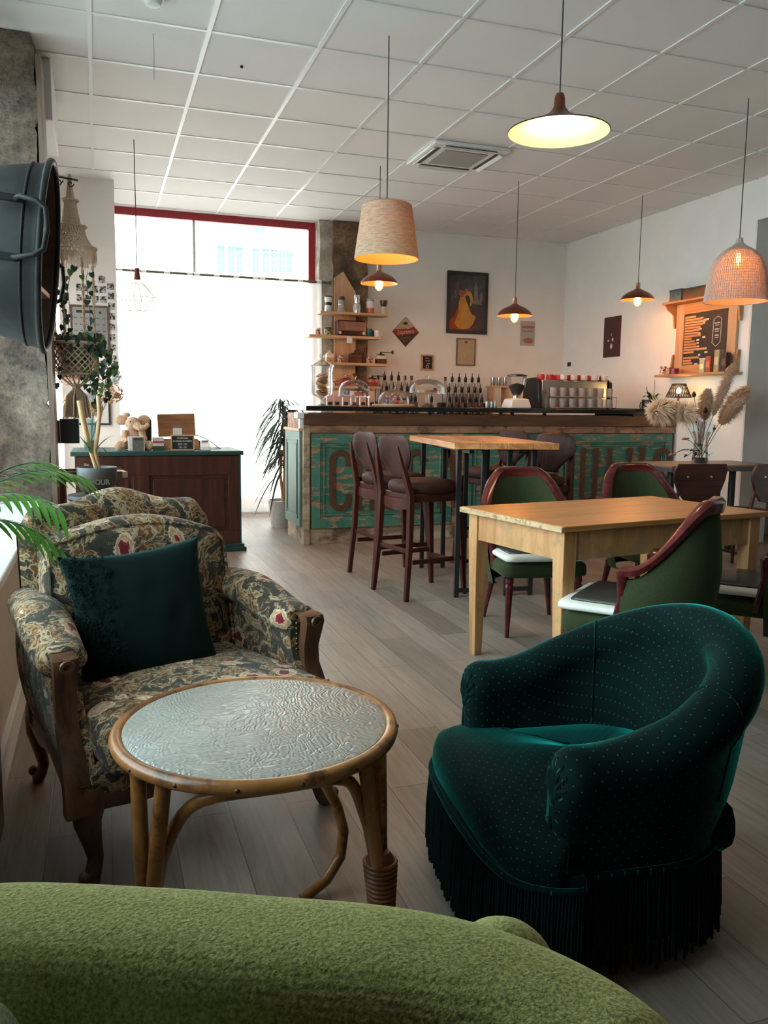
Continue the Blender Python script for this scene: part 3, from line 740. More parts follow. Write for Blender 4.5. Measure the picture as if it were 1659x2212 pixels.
# ------------------------------------------------------------------ floral bergere
fa = thing('floral_armchair', 'floral tapestry bergere armchair with carved walnut frame and boxed cushions', 'armchair', (.168, 2.452, 0), math.radians(20))
def rbox(x0, x1, y0, y1, z0, z1, r, n=8, bulge=0.0, nu=18):
    """soft upholstered box"""
    cx_, cy_, cz_ = (x0+x1)/2, (y0+y1)/2, (z0+z1)/2; hx, hy, hz = (x1-x0)/2, (y1-y0)/2, (z1-z0)/2
    mb = MB()
    def face(ax):
        def fn(u, v):
            a, b = (u*2-1), (v*2-1); p = [0, 0, 0]; i, sgn = ax; j, k = [(1, 2), (2, 0), (0, 1)][i]
            p[i] = sgn; p[j] = a; p[k] = b
            q = Vector((p[0]*hx, p[1]*hy, p[2]*hz)); inn = Vector((max(-hx+r, min(hx-r, q.x)), max(-hy+r, min(hy-r, q.y)), max(-hz+r, min(hz-r, q.z))))
            d = q-inn; d = d.normalized()*r if d.length > 1e-6 else d
            w = inn+d; bl = (1-(p[j])**2)*(1-(p[k])**2)*bulge
            nrm = Vector((0, 0, 0)); nrm[i] = sgn
            return Vector((cx_, cy_, cz_))+w+nrm*bl
        return fn
    for i in range(3):
        for sg in (-1, 1): mb.grid(face((i, sg)), nu, nu)
    return mb
def merge(o, d=.0006):
    b = bmesh.new(); b.from_mesh(o.data); bmesh.ops.remove_doubles(b, verts=b.verts, dist=d); bmesh.ops.recalc_face_normals(b, faces=b.faces); b.to_mesh(o.data); b.free(); o.data.shade_smooth(); return o
# seat rail and legs
def cab(x, y, dx, dy, z1=.245):
    pts = []; rr = []
    for t, o, r in ((1, .0, .036), (.85, .016, .037), (.68, .022, .030), (.45, .006, .022), (.25, -.006, .018), (.12, .006, .019), (.05, .018, .021), (0, .020, .017)):
        pts.append((x+dx*o, y+dy*o, t*z1)); rr.append(r)
    return MB().tube(pts, rr, 14)
for (x, y) in ((-.30, -.31), (.30, -.31), (-.29, .33), (.29, .33)):
    d = Vector((x, y, 0)).normalized(); l = obj('leg', cab(x, y, d.x, d.y), m_carved, fa)
    obj('scroll_foot', MB().ball((x+d.x*.036, y+d.y*.036, .035), (.017, .017, .017)), m_carved, l); obj('carved_knee', MB().ball((x+d.x*.030, y+d.y*.030, .185), (.020, .020, .026)), m_carved, l)
def rail(p, q, drop, out):
    mb = MB(); P_, Q_ = Vector(p), Vector(q); n = Vector(out)
    def fn(u, v):
        b = P_.lerp(Q_, u); lo = .205-drop*(4*u*(1-u))*-1-.0; 
        z0 = .17+.035*(math.sin(PI*u)**.5)+.012*math.cos(u*4*PI); z = z0+(.265-z0)*v
        return b+n*(.006*math.sin(PI*v))+Vector((0, 0, z))
    mb.grid(fn, 30, 6); mb.grid(lambda u, v: Vector(fn(u, v))-n*.03, 30, 6); mb.grid(lambda u, v: Vector(fn(u, 0))-n*.03*v, 30, 1); mb.grid(lambda u, v: Vector(fn(u, 1))-n*.03*v, 30, 1)
    return mb
obj('seat_rail', rail((-.33, -.335, 0), (.33, -.335, 0), 0, (0, -1, 0)), m_carved, fa)
obj('side_rail', rail((-.335, -.33, 0), (-.325, .36, 0), 0, (-1, 0, 0)), m_carved, fa)
obj('side_rail', rail((.335, -.33, 0), (.325, .36, 0), 0, (1, 0, 0)), m_carved, fa)
obj('seat_deck', rbox(-.31, .31, -.345, .36, .22, .30, .02, nu=6), m_tap, fa)
# arched back
def backtop(x): return .845+.055*math.cos(x/.33*PI/2)**1.0+.012*math.cos(x/.33*PI*2.0)
def bfn(u, v):
    # wraps front-top-back
    a = u; x = -.335+.67*v; zt = backtop(max(-.33, min(.33, x)))-.05*sm(.28, .335, abs(x))
    th = .05*math.sqrt(max(0.02, 1-(abs(x)/.338)**10))
    lean = lambda z: .27+.16*(z-.3)
    if a < .4: z = .22+(zt-.045-.22)*a/.4; return (x, lean(z)-th, z)
    if a > .6: z = zt-.045-(zt-.045-.22)*(a-.6)/.4; return (x, lean(z)+th, z)
    t = (a-.4)/.2*PI; z = zt-.045+.045*math.sin(t); return (x, lean(z)-th*math.cos(t), z)
merge(obj('back', MB().grid(bfn, 40, 40), m_tap, fa, smooth=80), .0001)
# boxed back cushion, arched
def cush(name, x0, x1, y0, y1, z0, z1, top, par, mat, lean=0):
    mb = rbox(x0, x1, y0, y1, z0, z1, .028, bulge=.018, nu=22)
    for i, p in enumerate(mb.v):
        f = sm(z0+.05, z1, p[2]); x = p[0]; mb.v[i] = (x, p[1]+lean*(p[2]-z0), p[2]+f*top*math.cos(x/(x1-x0)*PI*.9))
    return merge(obj(name, mb, mat, par, smooth=80))
bc = cush('back_cushion', -.285, .285, .10, .235, .40, .765, .055, fa, m_tap, .16)
pipe = MB()
for yy in (.102, .233):
    pts = []
    for i in range(41):
        t = i/40
        if t < .3: x = -.283; z = .42+(.74-.42)*t/.3
        elif t < .7: x = -.283+.566*(t-.3)/.4; z = .762+.055*math.cos(x/.57*PI*.9)
        else: x = .283; z = .74-(.74-.42)*(t-.7)/.3
        pts.append((x, yy+.16*(z-.40), z))
    pipe.tube(pts, .005, 6)
obj('cushion_piping', pipe, m_tap, bc)
sc_ = cush('seat_cushion', -.275, .275, -.40, .12, .285, .415, .012, fa, m_tap)
# front "ears" of the T cushion
obj('cushion_piping', MB().tube([(-.272, -.392, .408), (-.1, -.400, .421), (.1, -.400, .421), (.272, -.392, .408)], .005, 6), m_tap, sc_)
# arms: padded roll, inner/outer panel, carved post
for sg in (-1, 1):
    def afn(u, v, sg=sg):
        y = -.17+.46*u; z0 = .535+.055*sm(0, .6, u); a = 2*PI*v; R = .052+.012*math.sin(PI*u)
        return (sg*(.325)+R*1.12*math.cos(a), y, z0+R*.85*math.sin(a))
    am = MB().grid(afn, 20, 24, False, True)
    am.loft([[Vector((sg*.325, 0, .535))+(Vector(afn(0, j/24))-Vector((sg*.325, 0, .535)))*k+Vector((0, -.17*(1-k)-q, 0)) for j in range(24)] for k, q in ((1, 0), (.86, .016), (.6, .024), (.25, .02), (.02, .012))], True, (False, True))
    merge(obj('arm_pad', am, m_tap, fa, smooth=80))
    def pfn(u, v, sg=sg):
        z = .23+.335*v; yf = -.315+.125*sm(.0, .75, v); y = yf+(.315-yf)*u; bow = .02*math.sin(PI*v)
        return (sg*(.322+.030*v+bow), y, z)
    def pfi(u, v, sg=sg):
        z = .23+.335*v; yf = -.315+.125*sm(.0, .75, v); y = yf+(.315-yf)*u; return (sg*(.288), y, z)
    pm_ = MB().grid(pfn, 16, 10); pm_.grid(pfi, 16, 10); pm_.grid(lambda u, v: Vector(pfn(0, u)).lerp(Vector(pfi(0, u)), v), 10, 3)
    pm_.grid(lambda u, v: Vector(pfn(1, u)).lerp(Vector(pfi(1, u)), v), 10, 3)
    obj('arm_panel', pm_, m_tap, fa, smooth=60)
    po = MB()
    prof = [(-.195, .562, .026, .030), (-.222, .556, .028, .020), (-.232, .538, .028, .016), (-.225, .505, .026, .015), (-.212, .46, .024, .015), (-.215, .41, .024, .015), (-.245, .35, .025, .017), (-.290, .29, .027, .018), (-.325, .235, .030, .02), (-.335, .20, .032, .02)]
    rr = []
    for y, z, hw, hd in prof:
        xo = sg*.332; rr.append([(xo-hw, y-hd, z), (xo-hw*.5, y-hd*1.25, z), (xo, y-hd*1.1, z), (xo+hw*.5, y-hd*1.25, z), (xo+hw, y-hd, z), (xo+hw, y+hd, z), (xo, y+hd, z), (xo-hw, y+hd, z)])
    po.loft(rr); pst = obj('arm_post', po, m_carved, fa, smooth=50)
    obj('rosette', MB().lathe([(.001, 0), (.008, .001), (.009, .005), (.016, .005), (.018, 0)], 16).xf(Matrix.Translation((sg*.332, -.252, .54)) @ Matrix.Rotation(PI/2, 4, 'X')), m_carved, pst)
    nm = MB()
    for k in range(18): z = .53-.016*k; nm.ball((sg*.303, -.20-.10*sm(.42, .27, z) if z < .42 else -.20, z), .0045, 8, 6)
    obj('upholstery_nails', nm, m_brass, fa)
for ch in list(fa.children_recursive):
    for v_ in ch.data.vertices: v_.co.x *= 1.03-.30*v_.co.y        # the seat is wider in front than at the back
# teal cushion leaning in it
tc_ = thing('teal_cushion', 'square dark teal velvet cushion with a curly fleece edge leaning in the floral armchair', 'cushion', (0, 0, 0))
def pfn2(side):
    def fn(u, v):
        a, b = u*2-1, v*2-1; edge = (1-a**4)*(1-b**4)
        pin = 1-.10*(1-abs(a)**2)*abs(b)**2; pin2 = 1-.10*(1-abs(b)**2)*abs(a)**2
        th = .068*(max(0, (1-a*a)*(1-b*b)))**.42
        wob = .005*noise.noise(Vector((a*3, b*3, side*4.0)))*edge
        return (a*.205*pin2, side*th+wob, b*.205*pin)
    return fn
cs_ = MB().grid(pfn2(-1), 30, 30); cs_.grid(pfn2(1), 30, 30)
cu_ = merge(obj('cushion_cover', cs_, m_cushion, tc_, smooth=90), .0004)
fz = MB()
rs = random.Random(3)
for k in range(900):
    u, v = rs.random()*.30, rs.random()
    if rs.random() < (u/.30)**.7*.8: continue
    p = Vector(pfn2(-1)(u, v)); a = rs.random()*6.28; r = .004+.003*rs.random()
    fz.tube([p+Vector((r*math.cos(a+q), -.004-.003*math.sin(q*.5), r*math.sin(a+q))) for q in (0, 1.3, 2.6, 3.9)], .0013, 4)
tag(obj('fleece_curls', fz, m_cushfur, tc_), None, None, kind='stuff')
Mc = Matrix.Translation((.105, 2.43, .572)) @ Matrix.Rotation(math.radians(14), 4, 'Z') @ Matrix.Rotation(math.radians(-16), 4, 'X') @ Matrix.Rotation(math.radians(-4), 4, 'Y')
tc_.matrix_world = Mc

# ------------------------------------------------------------------ lime chair in the foreground
gc = thing('lime_armchair', 'lime green chenille armchair back, close up at the bottom edge of the view', 'armchair', (.038, .394, 0))
def crv(t):
    # plan curve of the back's centre line, local coords
    P_ = [(-.31, .18), (-.285, .245), (-.19, .262), (-.06, .225), (.07, .165), (.18, .11), (.242, .05), (.268, -.02), (.272, -.10)]
    n = len(P_)-1; x = t*n; i = min(int(x), n-1); f = x-i
    g = lambda j: Vector(P_[max(0, min(n, j))])
    p0, p1, p2, p3 = g(i-1), g(i), g(i+1), g(i+2)
    return .5*((2*p1)+(p2-p0)*f+(2*p0-5*p1+4*p2-p3)*f*f+(3*p1-p0-3*p2+p3)*f**3)
def nrm(u):
    d = (crv(min(1, u+.01))-crv(max(0, u-.01))).normalized(); return Vector((-d.y, d.x))
def gtop(t): return .803-.015*sm(.55, .85, t)-.12*sm(.82, 1.0, t)
def gfn(u, v):
    p = crv(u); nn = nrm(u); h = gtop(u); R = .061; a = v
    if a < .25: o, z = R*.98, .30+(h-R-.30)*a/.25
    elif a < .75:
        t = (a-.25)/.5*PI*1.28; c, s_ = math.cos(t), math.sin(t); e = .62; o, z = R*math.copysign(abs(c)**e, c), h-R+R*math.copysign(abs(s_)**e, s_)
    else:
        t = PI*1.28; o0, z0 = -R*abs(math.cos(t))**.62, h-R-R*abs(math.sin(t))**.62; f = (a-.75)/.25; o, z = o0+.012*math.sin(PI*f)+.02*f, z0-(z0-.30)*f
    wr = .0025*noise.noise(Vector((u*14, v*6, 0)))
    q = p+nn*(o+wr); return (q.x, q.y, z)
g_ = MB().grid(gfn, 90, 64)
for uu in (0, 1):
    g_.grid(lambda u, v, uu=uu: Vector(gfn(uu, .5*u)).lerp(Vector(gfn(uu, 1-.5*u)), v)+Vector((0, -.03 if uu else 0, 0))*math.sin(PI*v)*math.sin(min(1, u*2)*PI/2), 30, 10)
merge(obj('back', g_, m_lime, gc, smooth=90), .0001)
obj('outer_wing', MB().ball((.255, .155, .715), (.05, .045, .055), 24, 16), m_lime, gc)
def cfn(u, v):   # loose cushion just inside the back
    t = .06+.46*u; p = crv(t); nn = nrm(t); b = 2*PI*v; rr = Vector((.062*math.copysign(abs(math.cos(b))**.6, math.cos(b)), .13*math.copysign(abs(math.sin(b))**.6, math.sin(b))))
    q = p+nn*(-.158+rr.x); return (q.x, q.y, .664+rr.y*(1-.12*sm(.8, 1, u)))
cg = MB().grid(cfn, 40, 32, False, True)
for uu in (0, 1): cg.add([cfn(uu, j/32) for j in range(32)], [tuple(range(32))])
obj('back_cushion', cg, fabric('pale_green_cushion', (.46, .52, .34), 330, .95, .3, (.8, .95, .6), .5), gc, smooth=80)
ppn = MB().tube([Vector(cfn(i/40, .165))+Vector((0, .006, .006)) for i in range(41)], .0035, 8)
for i in (9, 24): c_ = Vector(cfn(i/40, .165))+Vector((0, .01, .01)); ppn.torus(c_+Vector((0, .004, .004)), .006, .0028, 12, 6, Matrix.Rotation(.6, 3, 'X'))
obj('teal_piping', ppn, plain('bright_teal_cord', (.02, .30, .22), .6), gc)['label'] = 'bright teal piping'
tf = MB()
for u_ in (.30, .36, .50):
    p = Vector(gfn(u_, .70)); tf.ball(p, .004, 8, 6)
    for k in range(7): a = k*.9; tf.tube([p, p+Vector((.007*math.cos(a), -.005, .008*math.sin(a)))], .0006, 4)
obj('tufts', tf, m_tealcer, gc)
merge(obj('seat', rbox(-.26, .21, -.42, .14, .24, .43, .05, bulge=.01, nu=12), m_lime, gc))
merge(obj('arm', rbox(-.34, -.27, -.42, .17, .14, .60, .034, nu=12), m_lime, gc)); merge(obj('arm', rbox(.22, .31, -.42, -.12, .14, .60, .04, nu=12), m_lime, gc))
merge(obj('frame', rbox(-.29, .26, -.40, .24, .12, .26, .02, nu=6), m_lime, gc))
for x, y in ((-.26, -.37), (.25, -.37), (-.26, .2), (.2, .1)): obj('leg', MB().tube([(x, y, .14), (x*1.02, y*1.02, 0)], [.022, .014], 12), m_darkwood, gc)
# ------------------------------------------------------------------ dining table (local x along its length)
da = math.radians(9.2)
dt = thing('dining_table', 'long honey-topped wooden farmhouse table with pale square tapered legs', 'table', (1.737, 2.838, 0), da)
TL, TW, TH = 1.235, .735, .715
obj('table_top', MB().bx(0, TL, 0, TW, TH-.024, TH), m_tabletop, dt, bevel=.003)
obj('end_board', MB().bx(-.012, .0, 0, TW, TH-.026, TH-.001), m_tableedge, dt, bevel=.003)['label'] = 'pale worn table edge'
for x in (.06, TL-.06):
    for y in (.06, TW-.06):
        a, b = .034, .021
        obj('leg', MB().loft([[(x-k, y-k, z), (x+k, y-k, z), (x+k, y+k, z), (x-k, y+k, z)] for k, z in ((b, 0), (a, TH-.17), (a, TH-.025))]), m_tableleg, dt, smooth=0, bevel=.003)
for n_, bb in (('apron', (.09, TL-.09, .035, .058)), ('apron', (.09, TL-.09, TW-.058, TW-.035)), ('apron', (.035, .058, .09, TW-.09)), ('apron', (TL-.058, TL-.035, .09, TW-.09))):
    obj(n_, MB().bx(*bb, TH-.15, TH-.025), m_tableleg, dt, smooth=0)

# ------------------------------------------------------------------ green barrel dining chair (front = -Y)
def barrel(label, loc, rz):
    t = thing('barrel_chair', label, 'dining chair', loc, rz, 'green upholstered dining chairs with mahogany rims')
    Rx, Ry = .245, .235
    def top(a): # a: 0 at back, +-1 at arm tips
        k = abs(a); return .85-.03*k*k-.225*sm(.22, .92, k)
    def pt(a, z, off=0):
        th = a*math.radians(102); fl = .86+.14*sm(.25, .6, z)
        return Vector(((Rx*fl+off)*math.sin(th), (Ry*fl+off)*math.cos(th)+.02, z))
    def outer(u, v): a = u*2-1; z = .24+(top(a)-.045-.24)*v; return pt(a, z, .022*math.sin(PI*v)+.004)
    def inner(u, v): a = u*2-1; z = .36+(top(a)-.045-.36)*v; return pt(a, z, -.028-.012*math.sin(PI*v))
    sh = MB().grid(outer, 48, 14); sh.grid(inner, 48, 10); sh.grid(lambda u, v: Vector(outer(u, 0)).lerp(pt(u*2-1, .24, -.028), v), 48, 2)
    obj('back_shell', sh, m_olive, t, smooth=70)
    rm = []
    for i in range(61):
        a = -1+2*i/60; z = top(a); th = a*math.radians(102); n = Vector((math.sin(th), math.cos(th), 0)); p = pt(a, z, 0)
        w_ = .026; h_ = .030+.02*(1-abs(a))
        rm.append([p+n*.018+Vector((0, 0, -h_)), p+n*.024+Vector((0, 0, -.01)), p+n*.010+Vector((0, 0, .004)), p-n*.016+Vector((0, 0, .004)), p-n*.032+Vector((0, 0, -.01)), p-n*.030+Vector((0, 0, -h_))])
    obj('wooden_rim', MB().loft(rm), m_mahog, t, smooth=50)
    for s_ in (-1, 1):
        p = pt(s_, top(1)-.02, 0); q = Vector((s_*.215, -.06, .34))
        obj('arm_post', MB().tube([p, p.lerp(q, .4)+Vector((0, .015, 0)), q], [.024, .019, .018], 10), m_mahog, t)
    merge(obj('seat', rbox(-.225, .225, -.27, .17, .31, .395, .03, bulge=.005, nu=10), m_olive, t))
    merge(obj('seat_pad', rbox(-.222, .222, -.285, .15, .398, .438, .018, bulge=.008, nu=10), m_seatwhite, t))
    merge(obj('pad_cover', rbox(-.19, .19, -.24, .12, .430, .452, .010, bulge=.006, nu=8), m_seatgrey, t))
    for x, y in ((-.185, -.23), (.185, -.23), (-.16, .16), (.16, .16)):
        k = 1.05 if y < 0 else 1.22
        l = MB().tube([(x, y, .315), (x, y, .29), (x, y, .28), (x, y, .265), (x*1.01, y*1.01, .24), (x*k, y*k, 0)], [.021, .024, .018, .025, .021, .011], 8)
        obj('leg', l, m_mahog, t, smooth=40)
    return t
ch1 = barrel('green mahogany-rimmed dining chair behind the near left corner of the long table, facing us', (2.20, 3.93, 0), math.radians(-10))
def place(src, loc, rz, label):
    return dup(src, None, loc, rz, label)
place(ch1, (3.10, 4.12, 0), math.radians(-6), 'green dining chair behind the far side of the long table, only its top arch showing')
place(ch1, (2.03, 2.70, 0), math.radians(-140), 'green dining chair turned away, at the table side nearest the velvet tub chair')
place(ch1, (2.79, 2.80, 0), math.radians(-138), 'green dining chair cut off by the right edge of the view')

# ------------------------------------------------------------------ bar stools (front = -Y)
def stool(label, loc, rz, ribbed):
    t = thing('bar_stool', label, 'bar stool', loc, rz, 'brown leatherette bar stools at the high table')
    for s_ in (-1, 1):
        obj('rear_leg', MB().loft([[(s_*x-a, y-a, z), (s_*x+a, y-a, z), (s_*x+a, y+a, z), (s_*x-a, y+a, z)] for x, y, z, a in ((.195, .235, 0, .014), (.178, .205, .35, .017), (.168, .195, .64, .019), (.152, .222, .76, .017), (.135, .250, .86, .013), (.120, .266, .945, .006))]), m_stoolwood, t, smooth=30, bevel=.004)
        obj('front_leg', MB().loft([[(s_*x-a, y-a, z), (s_*x+a, y-a, z), (s_*x+a, y+a, z), (s_*x-a, y+a, z)] for x, y, z, a in ((.185, -.215, 0, .013), (.160, -.17, .66, .021))]), m_stoolwood, t, smooth=30, bevel=.004)
        obj('stretcher', MB().box((s_*.178, 0, .235), (.016, .36, .028)), m_stoolwood, t, bevel=.003)
    obj('footrest', MB().box((0, -.198, .20), (.35, .02, .034)), m_stoolwood, t, bevel=.003)
    obj('stretcher', MB().box((0, .198, .30), (.35, .016, .028)), m_stoolwood, t, bevel=.003)
    cr_ = MB().grid(lambda u, v: (-.165+.33*u, .172+.02*(math.sin(PI*u)), .565+.055*v-.018*math.sin(PI*u)*(1-v)), 14, 2); cr_.grid(lambda u, v: (-.165+.33*u, .188+.02*(math.sin(PI*u)), .565+.055*v-.018*math.sin(PI*u)*(1-v)), 14, 2); cr_.grid(lambda u, v: (-.165+.33*u, .172+.016*v+.02*math.sin(PI*u), .62), 14, 1); cr_.grid(lambda u, v: (-.165+.33*u, .172+.016*v+.02*math.sin(PI*u), .565-.018*math.sin(PI*u)), 14, 1)
    obj('crest_rail', cr_, m_stoolwood, t)
    obj('seat_frame', MB().bx(-.175, .175, -.18, .18, .60, .655), m_stoolwood, t, bevel=.01)
    st = MB(); N = 36
    out = [(math.copysign(abs(math.cos(2*PI*i/N))**.75, math.cos(2*PI*i/N))*.20, math.copysign(abs(math.sin(2*PI*i/N))**.75, math.sin(2*PI*i/N))*.205) for i in range(N)]
    st.loft([[(x*k, y*k-.005, z) for x, y in out] for k, z in ((.93, .65), (1.0, .668), (1.01, .69), (.98, .71), (.88, .723), (.6, .731), (.3, .734), (.02, .735))])
    obj('seat', st, m_vinyl, t, smooth=60)
    # curved oval back pad
    def bk(front):
        def fn(u, v):
            z = .735+.275*v; zz = (v-.0); wdt = .065+.125*sm(-.05, .60, v); wdt *= (1-.12*sm(.62, .9, v)-.30*sm(.90, 1.0, v))
            x = wdt*(u*2-1); lean = .185+.12*(z-.72)
            dep = -.03*(1-(x/.19)**2)
            th = .016*(1-abs(u*2-1)**6)*(1-abs(v*2-1)**10)
            if front and ribbed: th += .0045*abs(math.sin(x*95))*(1-abs(v*2-1)**6)
            return (x, lean-dep*-1+(-th if front else th)+.012, z)
        return fn
    bp = MB().grid(bk(True), 40, 24); bp.grid(bk(False), 40, 24)
    merge(obj('backrest', bp, m_vinyl, t, smooth=70))
    return t
R90 = math.radians(90)
s1 = stool('brown leatherette bar stool left of the high table, the nearer one of that side', (1.93, 4.86, 0), R90+.22, True)
place(s1, (1.93, 5.42, 0), R90+.15, 'brown leatherette bar stool left of the high table, the one further back')
place(s1, (2.86, 5.10, 0), -R90+.35, 'bar stool facing us with ribbed brown back, right of the high table and nearer')
place(s1, (2.87, 5.75, 0), -R90+.30, 'bar stool with ribbed brown back, right of the high table and nearest the counter')

# ------------------------------------------------------------------ high table
ht = thing('high_table', 'narrow high bar table of orange planks on black steel legs', 'bar table', (1.99, 4.50, 0), math.radians(-8.5))
for k in range(4):
    x0 = .0+.165*k; y1 = (1.26, 1.32, 1.28, 1.31)[k]
    obj('plank', MB().bx(x0, x0+.1625, 0, y1, .934, .972), m_hightop, ht, bevel=.002)
for (xa, xb, y) in ((.075, .235, .16), (.40, .56, .16), (.075, .235, 1.12), (.40, .56, 1.12)):
    f = MB().bx(xa-.014, xa+.014, y-.014, y+.014, 0, .934).bx(xb-.014, xb+.014, y-.014, y+.014, 0, .934).bx(xa, xb, y-.012, y+.012, .03, .055).bx(xa-.01, xb+.01, y-.014, y+.014, .922, .9335)
    obj('leg', f, m_black, ht, smooth=0)
obj('under_rail', MB().bx(.14, .17, .16, 1.12, .900, .922).bx(.46, .49, .16, 1.12, .900, .922), m_black, ht, smooth=0)

# ------------------------------------------------------------------ dark bistro chairs and the table behind
def bistro(label, loc, rz):
    t = thing('bistro_chair', label, 'chair', loc, rz, 'dark brown bentwood chairs')
    N = 30
    prof = [(-.185, .81), (.185, .81), (.205, .76), (.20, .70), (.165, .61), (.11, .54), (.0, .525), (-.11, .54), (-.165, .61), (-.20, .70), (-.205, .76)]
    def fn(s_):
        return [(x, .20+.05*(1-(x/.2)**2)+.16*(z-.55)+s_*.009, z) for x, z in prof]
    obj('backrest', MB().loft([fn(-1), fn(1)], True, (True, True)), m_darkwoodx, t, bevel=.004)
    obj('seat', MB().loft([[(x*k*1.0, y*k, z) for x, y in [(.21*math.copysign(abs(math.cos(a))**.7, math.cos(a)), .21*math.copysign(abs(math.sin(a))**.7, math.sin(a))) for a in [2*PI*i/N for i in range(N)]]] for k, z in ((.97, .425), (1, .44), (.97, .455), (.5, .458), (.02, .458))]), m_darkwoodx, t)
    for x, y in ((-.17, -.17), (.17, -.17)): obj('leg', MB().tube([(x, y, .43), (x*1.12, y*1.15, 0)], [.017, .012], 10), m_darkwood, t)
    for x in (-.165, .165): obj('leg', MB().tube([(x*1.15, .24, 0), (x, .19, .43), (x*.95, .225, .62)], [.012, .017, .012], 10), m_darkwood, t)
    for x in (-.06, .12): obj('screw_cap', MB().ball((x, .275, .72), .009, 8, 6), m_steel, t)
    return t
b1 = bistro('dark brown bentwood chair with a rounded back plate, in front of the pampas grass', (4.02, 4.98, 0), math.radians(172))
place(b1, (4.50, 4.90, 0), math.radians(190), 'dark brown bentwood chair cut off by the right edge, right of the flowers')
st_ = thing('cafe_table', 'small cafe table with a brown top and grey edge beside the right wall', 'table', (4.60, 5.55, 0))
obj('table_top', MB().bx(-.40, .62, -.22, .30, .735, .75), plain('brown_laminate', (.22, .15, .10), .4, var=.1), st_, bevel=.003)
obj('table_edge', MB().bx(-.402, .622, -.223, .302, .70, .736), plain('grey_edge', (.07, .06, .06), .4), st_, bevel=.003)
for x in (-.2, .42): 
    obj('leg', MB().tube([(x, .04, .70), (x, .04, .02)], .028, 14), m_black, st_)
    obj('foot_plate', MB().bx(x-.06, x+.06, -.2, .28, 0, .02), m_black, st_, bevel=.004)

# ------------------------------------------------------------------ pendant lamps
def pend(name, label, x, y, cat='pendant lamp', group=None):
    t = thing(name, label, cat, (x, y, CE-.006), group=group)
    return t
def cord(t, z): obj('cable', MB().tube([(0, 0, 0), (0, 0, z-(CE-.006))], .0032, 8), m_cord, t)
def bulb(t, z, r=.032, g=True, h=.5):
    zz = z-(CE-.006)
    b = obj('bulb', MB().lathe([(.012, .0), (.016, -.02), (r, -.055), (r*1.02, -.075), (r*.8, -.105), (r*.35, -.122), (.001, -.125)], 20, (0, 0, zz)), m_bulbglass, t)
    obj('filament', MB().lathe([(.001, -.022), (.016, -.032), (.026, -.062), (.023, -.095), (.001, -.114)] if g else [(.001, -.026), (.010, -.034), (.0135, -.06), (.012, -.09), (.001, -.105)], 14, (0, 0, zz)), m_bulb if g else m_bulb2, b)  # shape swollen to take in the glow around the wire
# big cone lamp over the long table
q = aty(1213, 100, 3.25); cx_, cy_ = aty(1207, 270, 3.25).x, 3.25
LZ = aty(1207, 300, cy_).z
cone = pend('cone_lamp', 'large brown enamel cone pendant lamp with a bright cream inside, high above the velvet chair', cx_, cy_)
zt = aty(1208, 200, cy_).z; zr = aty(1206, 285, cy_).z; RR = (aty(1303, 280, cy_).x-aty(1110, 280, cy_).x)/2
cord(cone, zt)
d0 = zt-(CE-.006); H_ = zt-zr
sp_ = [(.001, 0), (.016, -.004), (.022, -.02), (.024, -.055), (.030, -.065)]
shp = [(.030, -.065), (.045, -.085), (RR*.42, -.085-(H_-.085)*.33), (RR*.70, -.085-(H_-.085)*.66), (RR*.97, -H_+.004), (RR, -H_)]
obj('lamp_cap', MB().lathe(sp_, 24, (0, 0, d0)), m_copper, cone)
obj('lamp_shade', MB().lathe(shp, 48, (0, 0, d0)), plain('brown_enamel', (.10, .035, .018), .35, .3, var=.2), cone, recalc=False)
obj('shade_lining', MB().lathe([(r-.003, z-.003) for r, z in shp], 48, (0, 0, d0)), plain('cream_enamel', (.80, .66, .38), .5, var=.03), cone)
cb_ = obj('bulb', MB().ball((0, 0, d0-H_+.03), (.042, .042, .045), 20, 14), emit('bright_warm_bulb', (1.0, .76, .44), 70), cone)
# burlap drum lamp
t = pend('burlap_lamp', 'drum pendant lamp with a rough burlap shade and orange lining', 1.525, 4.43)
cord(t, 2.268); d0 = 2.268-(CE-.006)
prof = [(.137, 0), (.150, -.09), (.165, -.19), (.178, -.283)]
obj('lamp_shade', MB().lathe([(.02, .006), (.125, .008), (.137, 0)]+prof[1:], 56, (0, 0, d0)), None, t)
def _burl():
    x = NT('translucent_burlap'); v = x.coord(); f = x.noise(x.coord((1, 1, 6)), 26, 5, .7); g = x.noise(v, 160, 3)
    c = x.ramp(f, [(.35, (.30, .20, .13)), (.6, (.46, .34, .24))]); d = x.n('BsdfDiffuse'); x.l(c, d.inputs[0])
    tl = x.n('BsdfTranslucent'); tl.inputs[0].default_value = (.60, .30, .13, 1); m = x.n('MixShader')
    x.l(x.ramp(x.noise(x.coord((1, 1, 5)), 30, 6, .75), [(.45, (.03, .03, .03)), (.62, (.16, .16, .16)), (.74, (.9, .9, .9))]), m.inputs[0]); x.l(d.outputs[0], m.inputs[1]); x.l(tl.outputs[0], m.inputs[2]); x.l(m.outputs[0], x.out.inputs[0]); return x.m
m_burl = _burl(); t.children[-1].data.materials.append(m_burl)
obj('shade_lining', MB().lathe([(r-.004, z) for r, z in prof], 56, (0, 0, d0)), thin_glass('orange_lining', (.95, .55, .22), .2, .4, .75), t)
obj('bulb', MB().lathe([(.010, 0), (.014, -.03), (.026, -.07), (.024, -.10), (.001, -.12)], 16, (0, 0, d0-.05)), emit('warm_bulb', (1, .45, .12), 34), t)
obj('lamp_socket', MB().lathe([(.001, 0), (.02, 0), (.02, -.055), (.001, -.055)], 14, (0, 0, d0)), m_black, t)
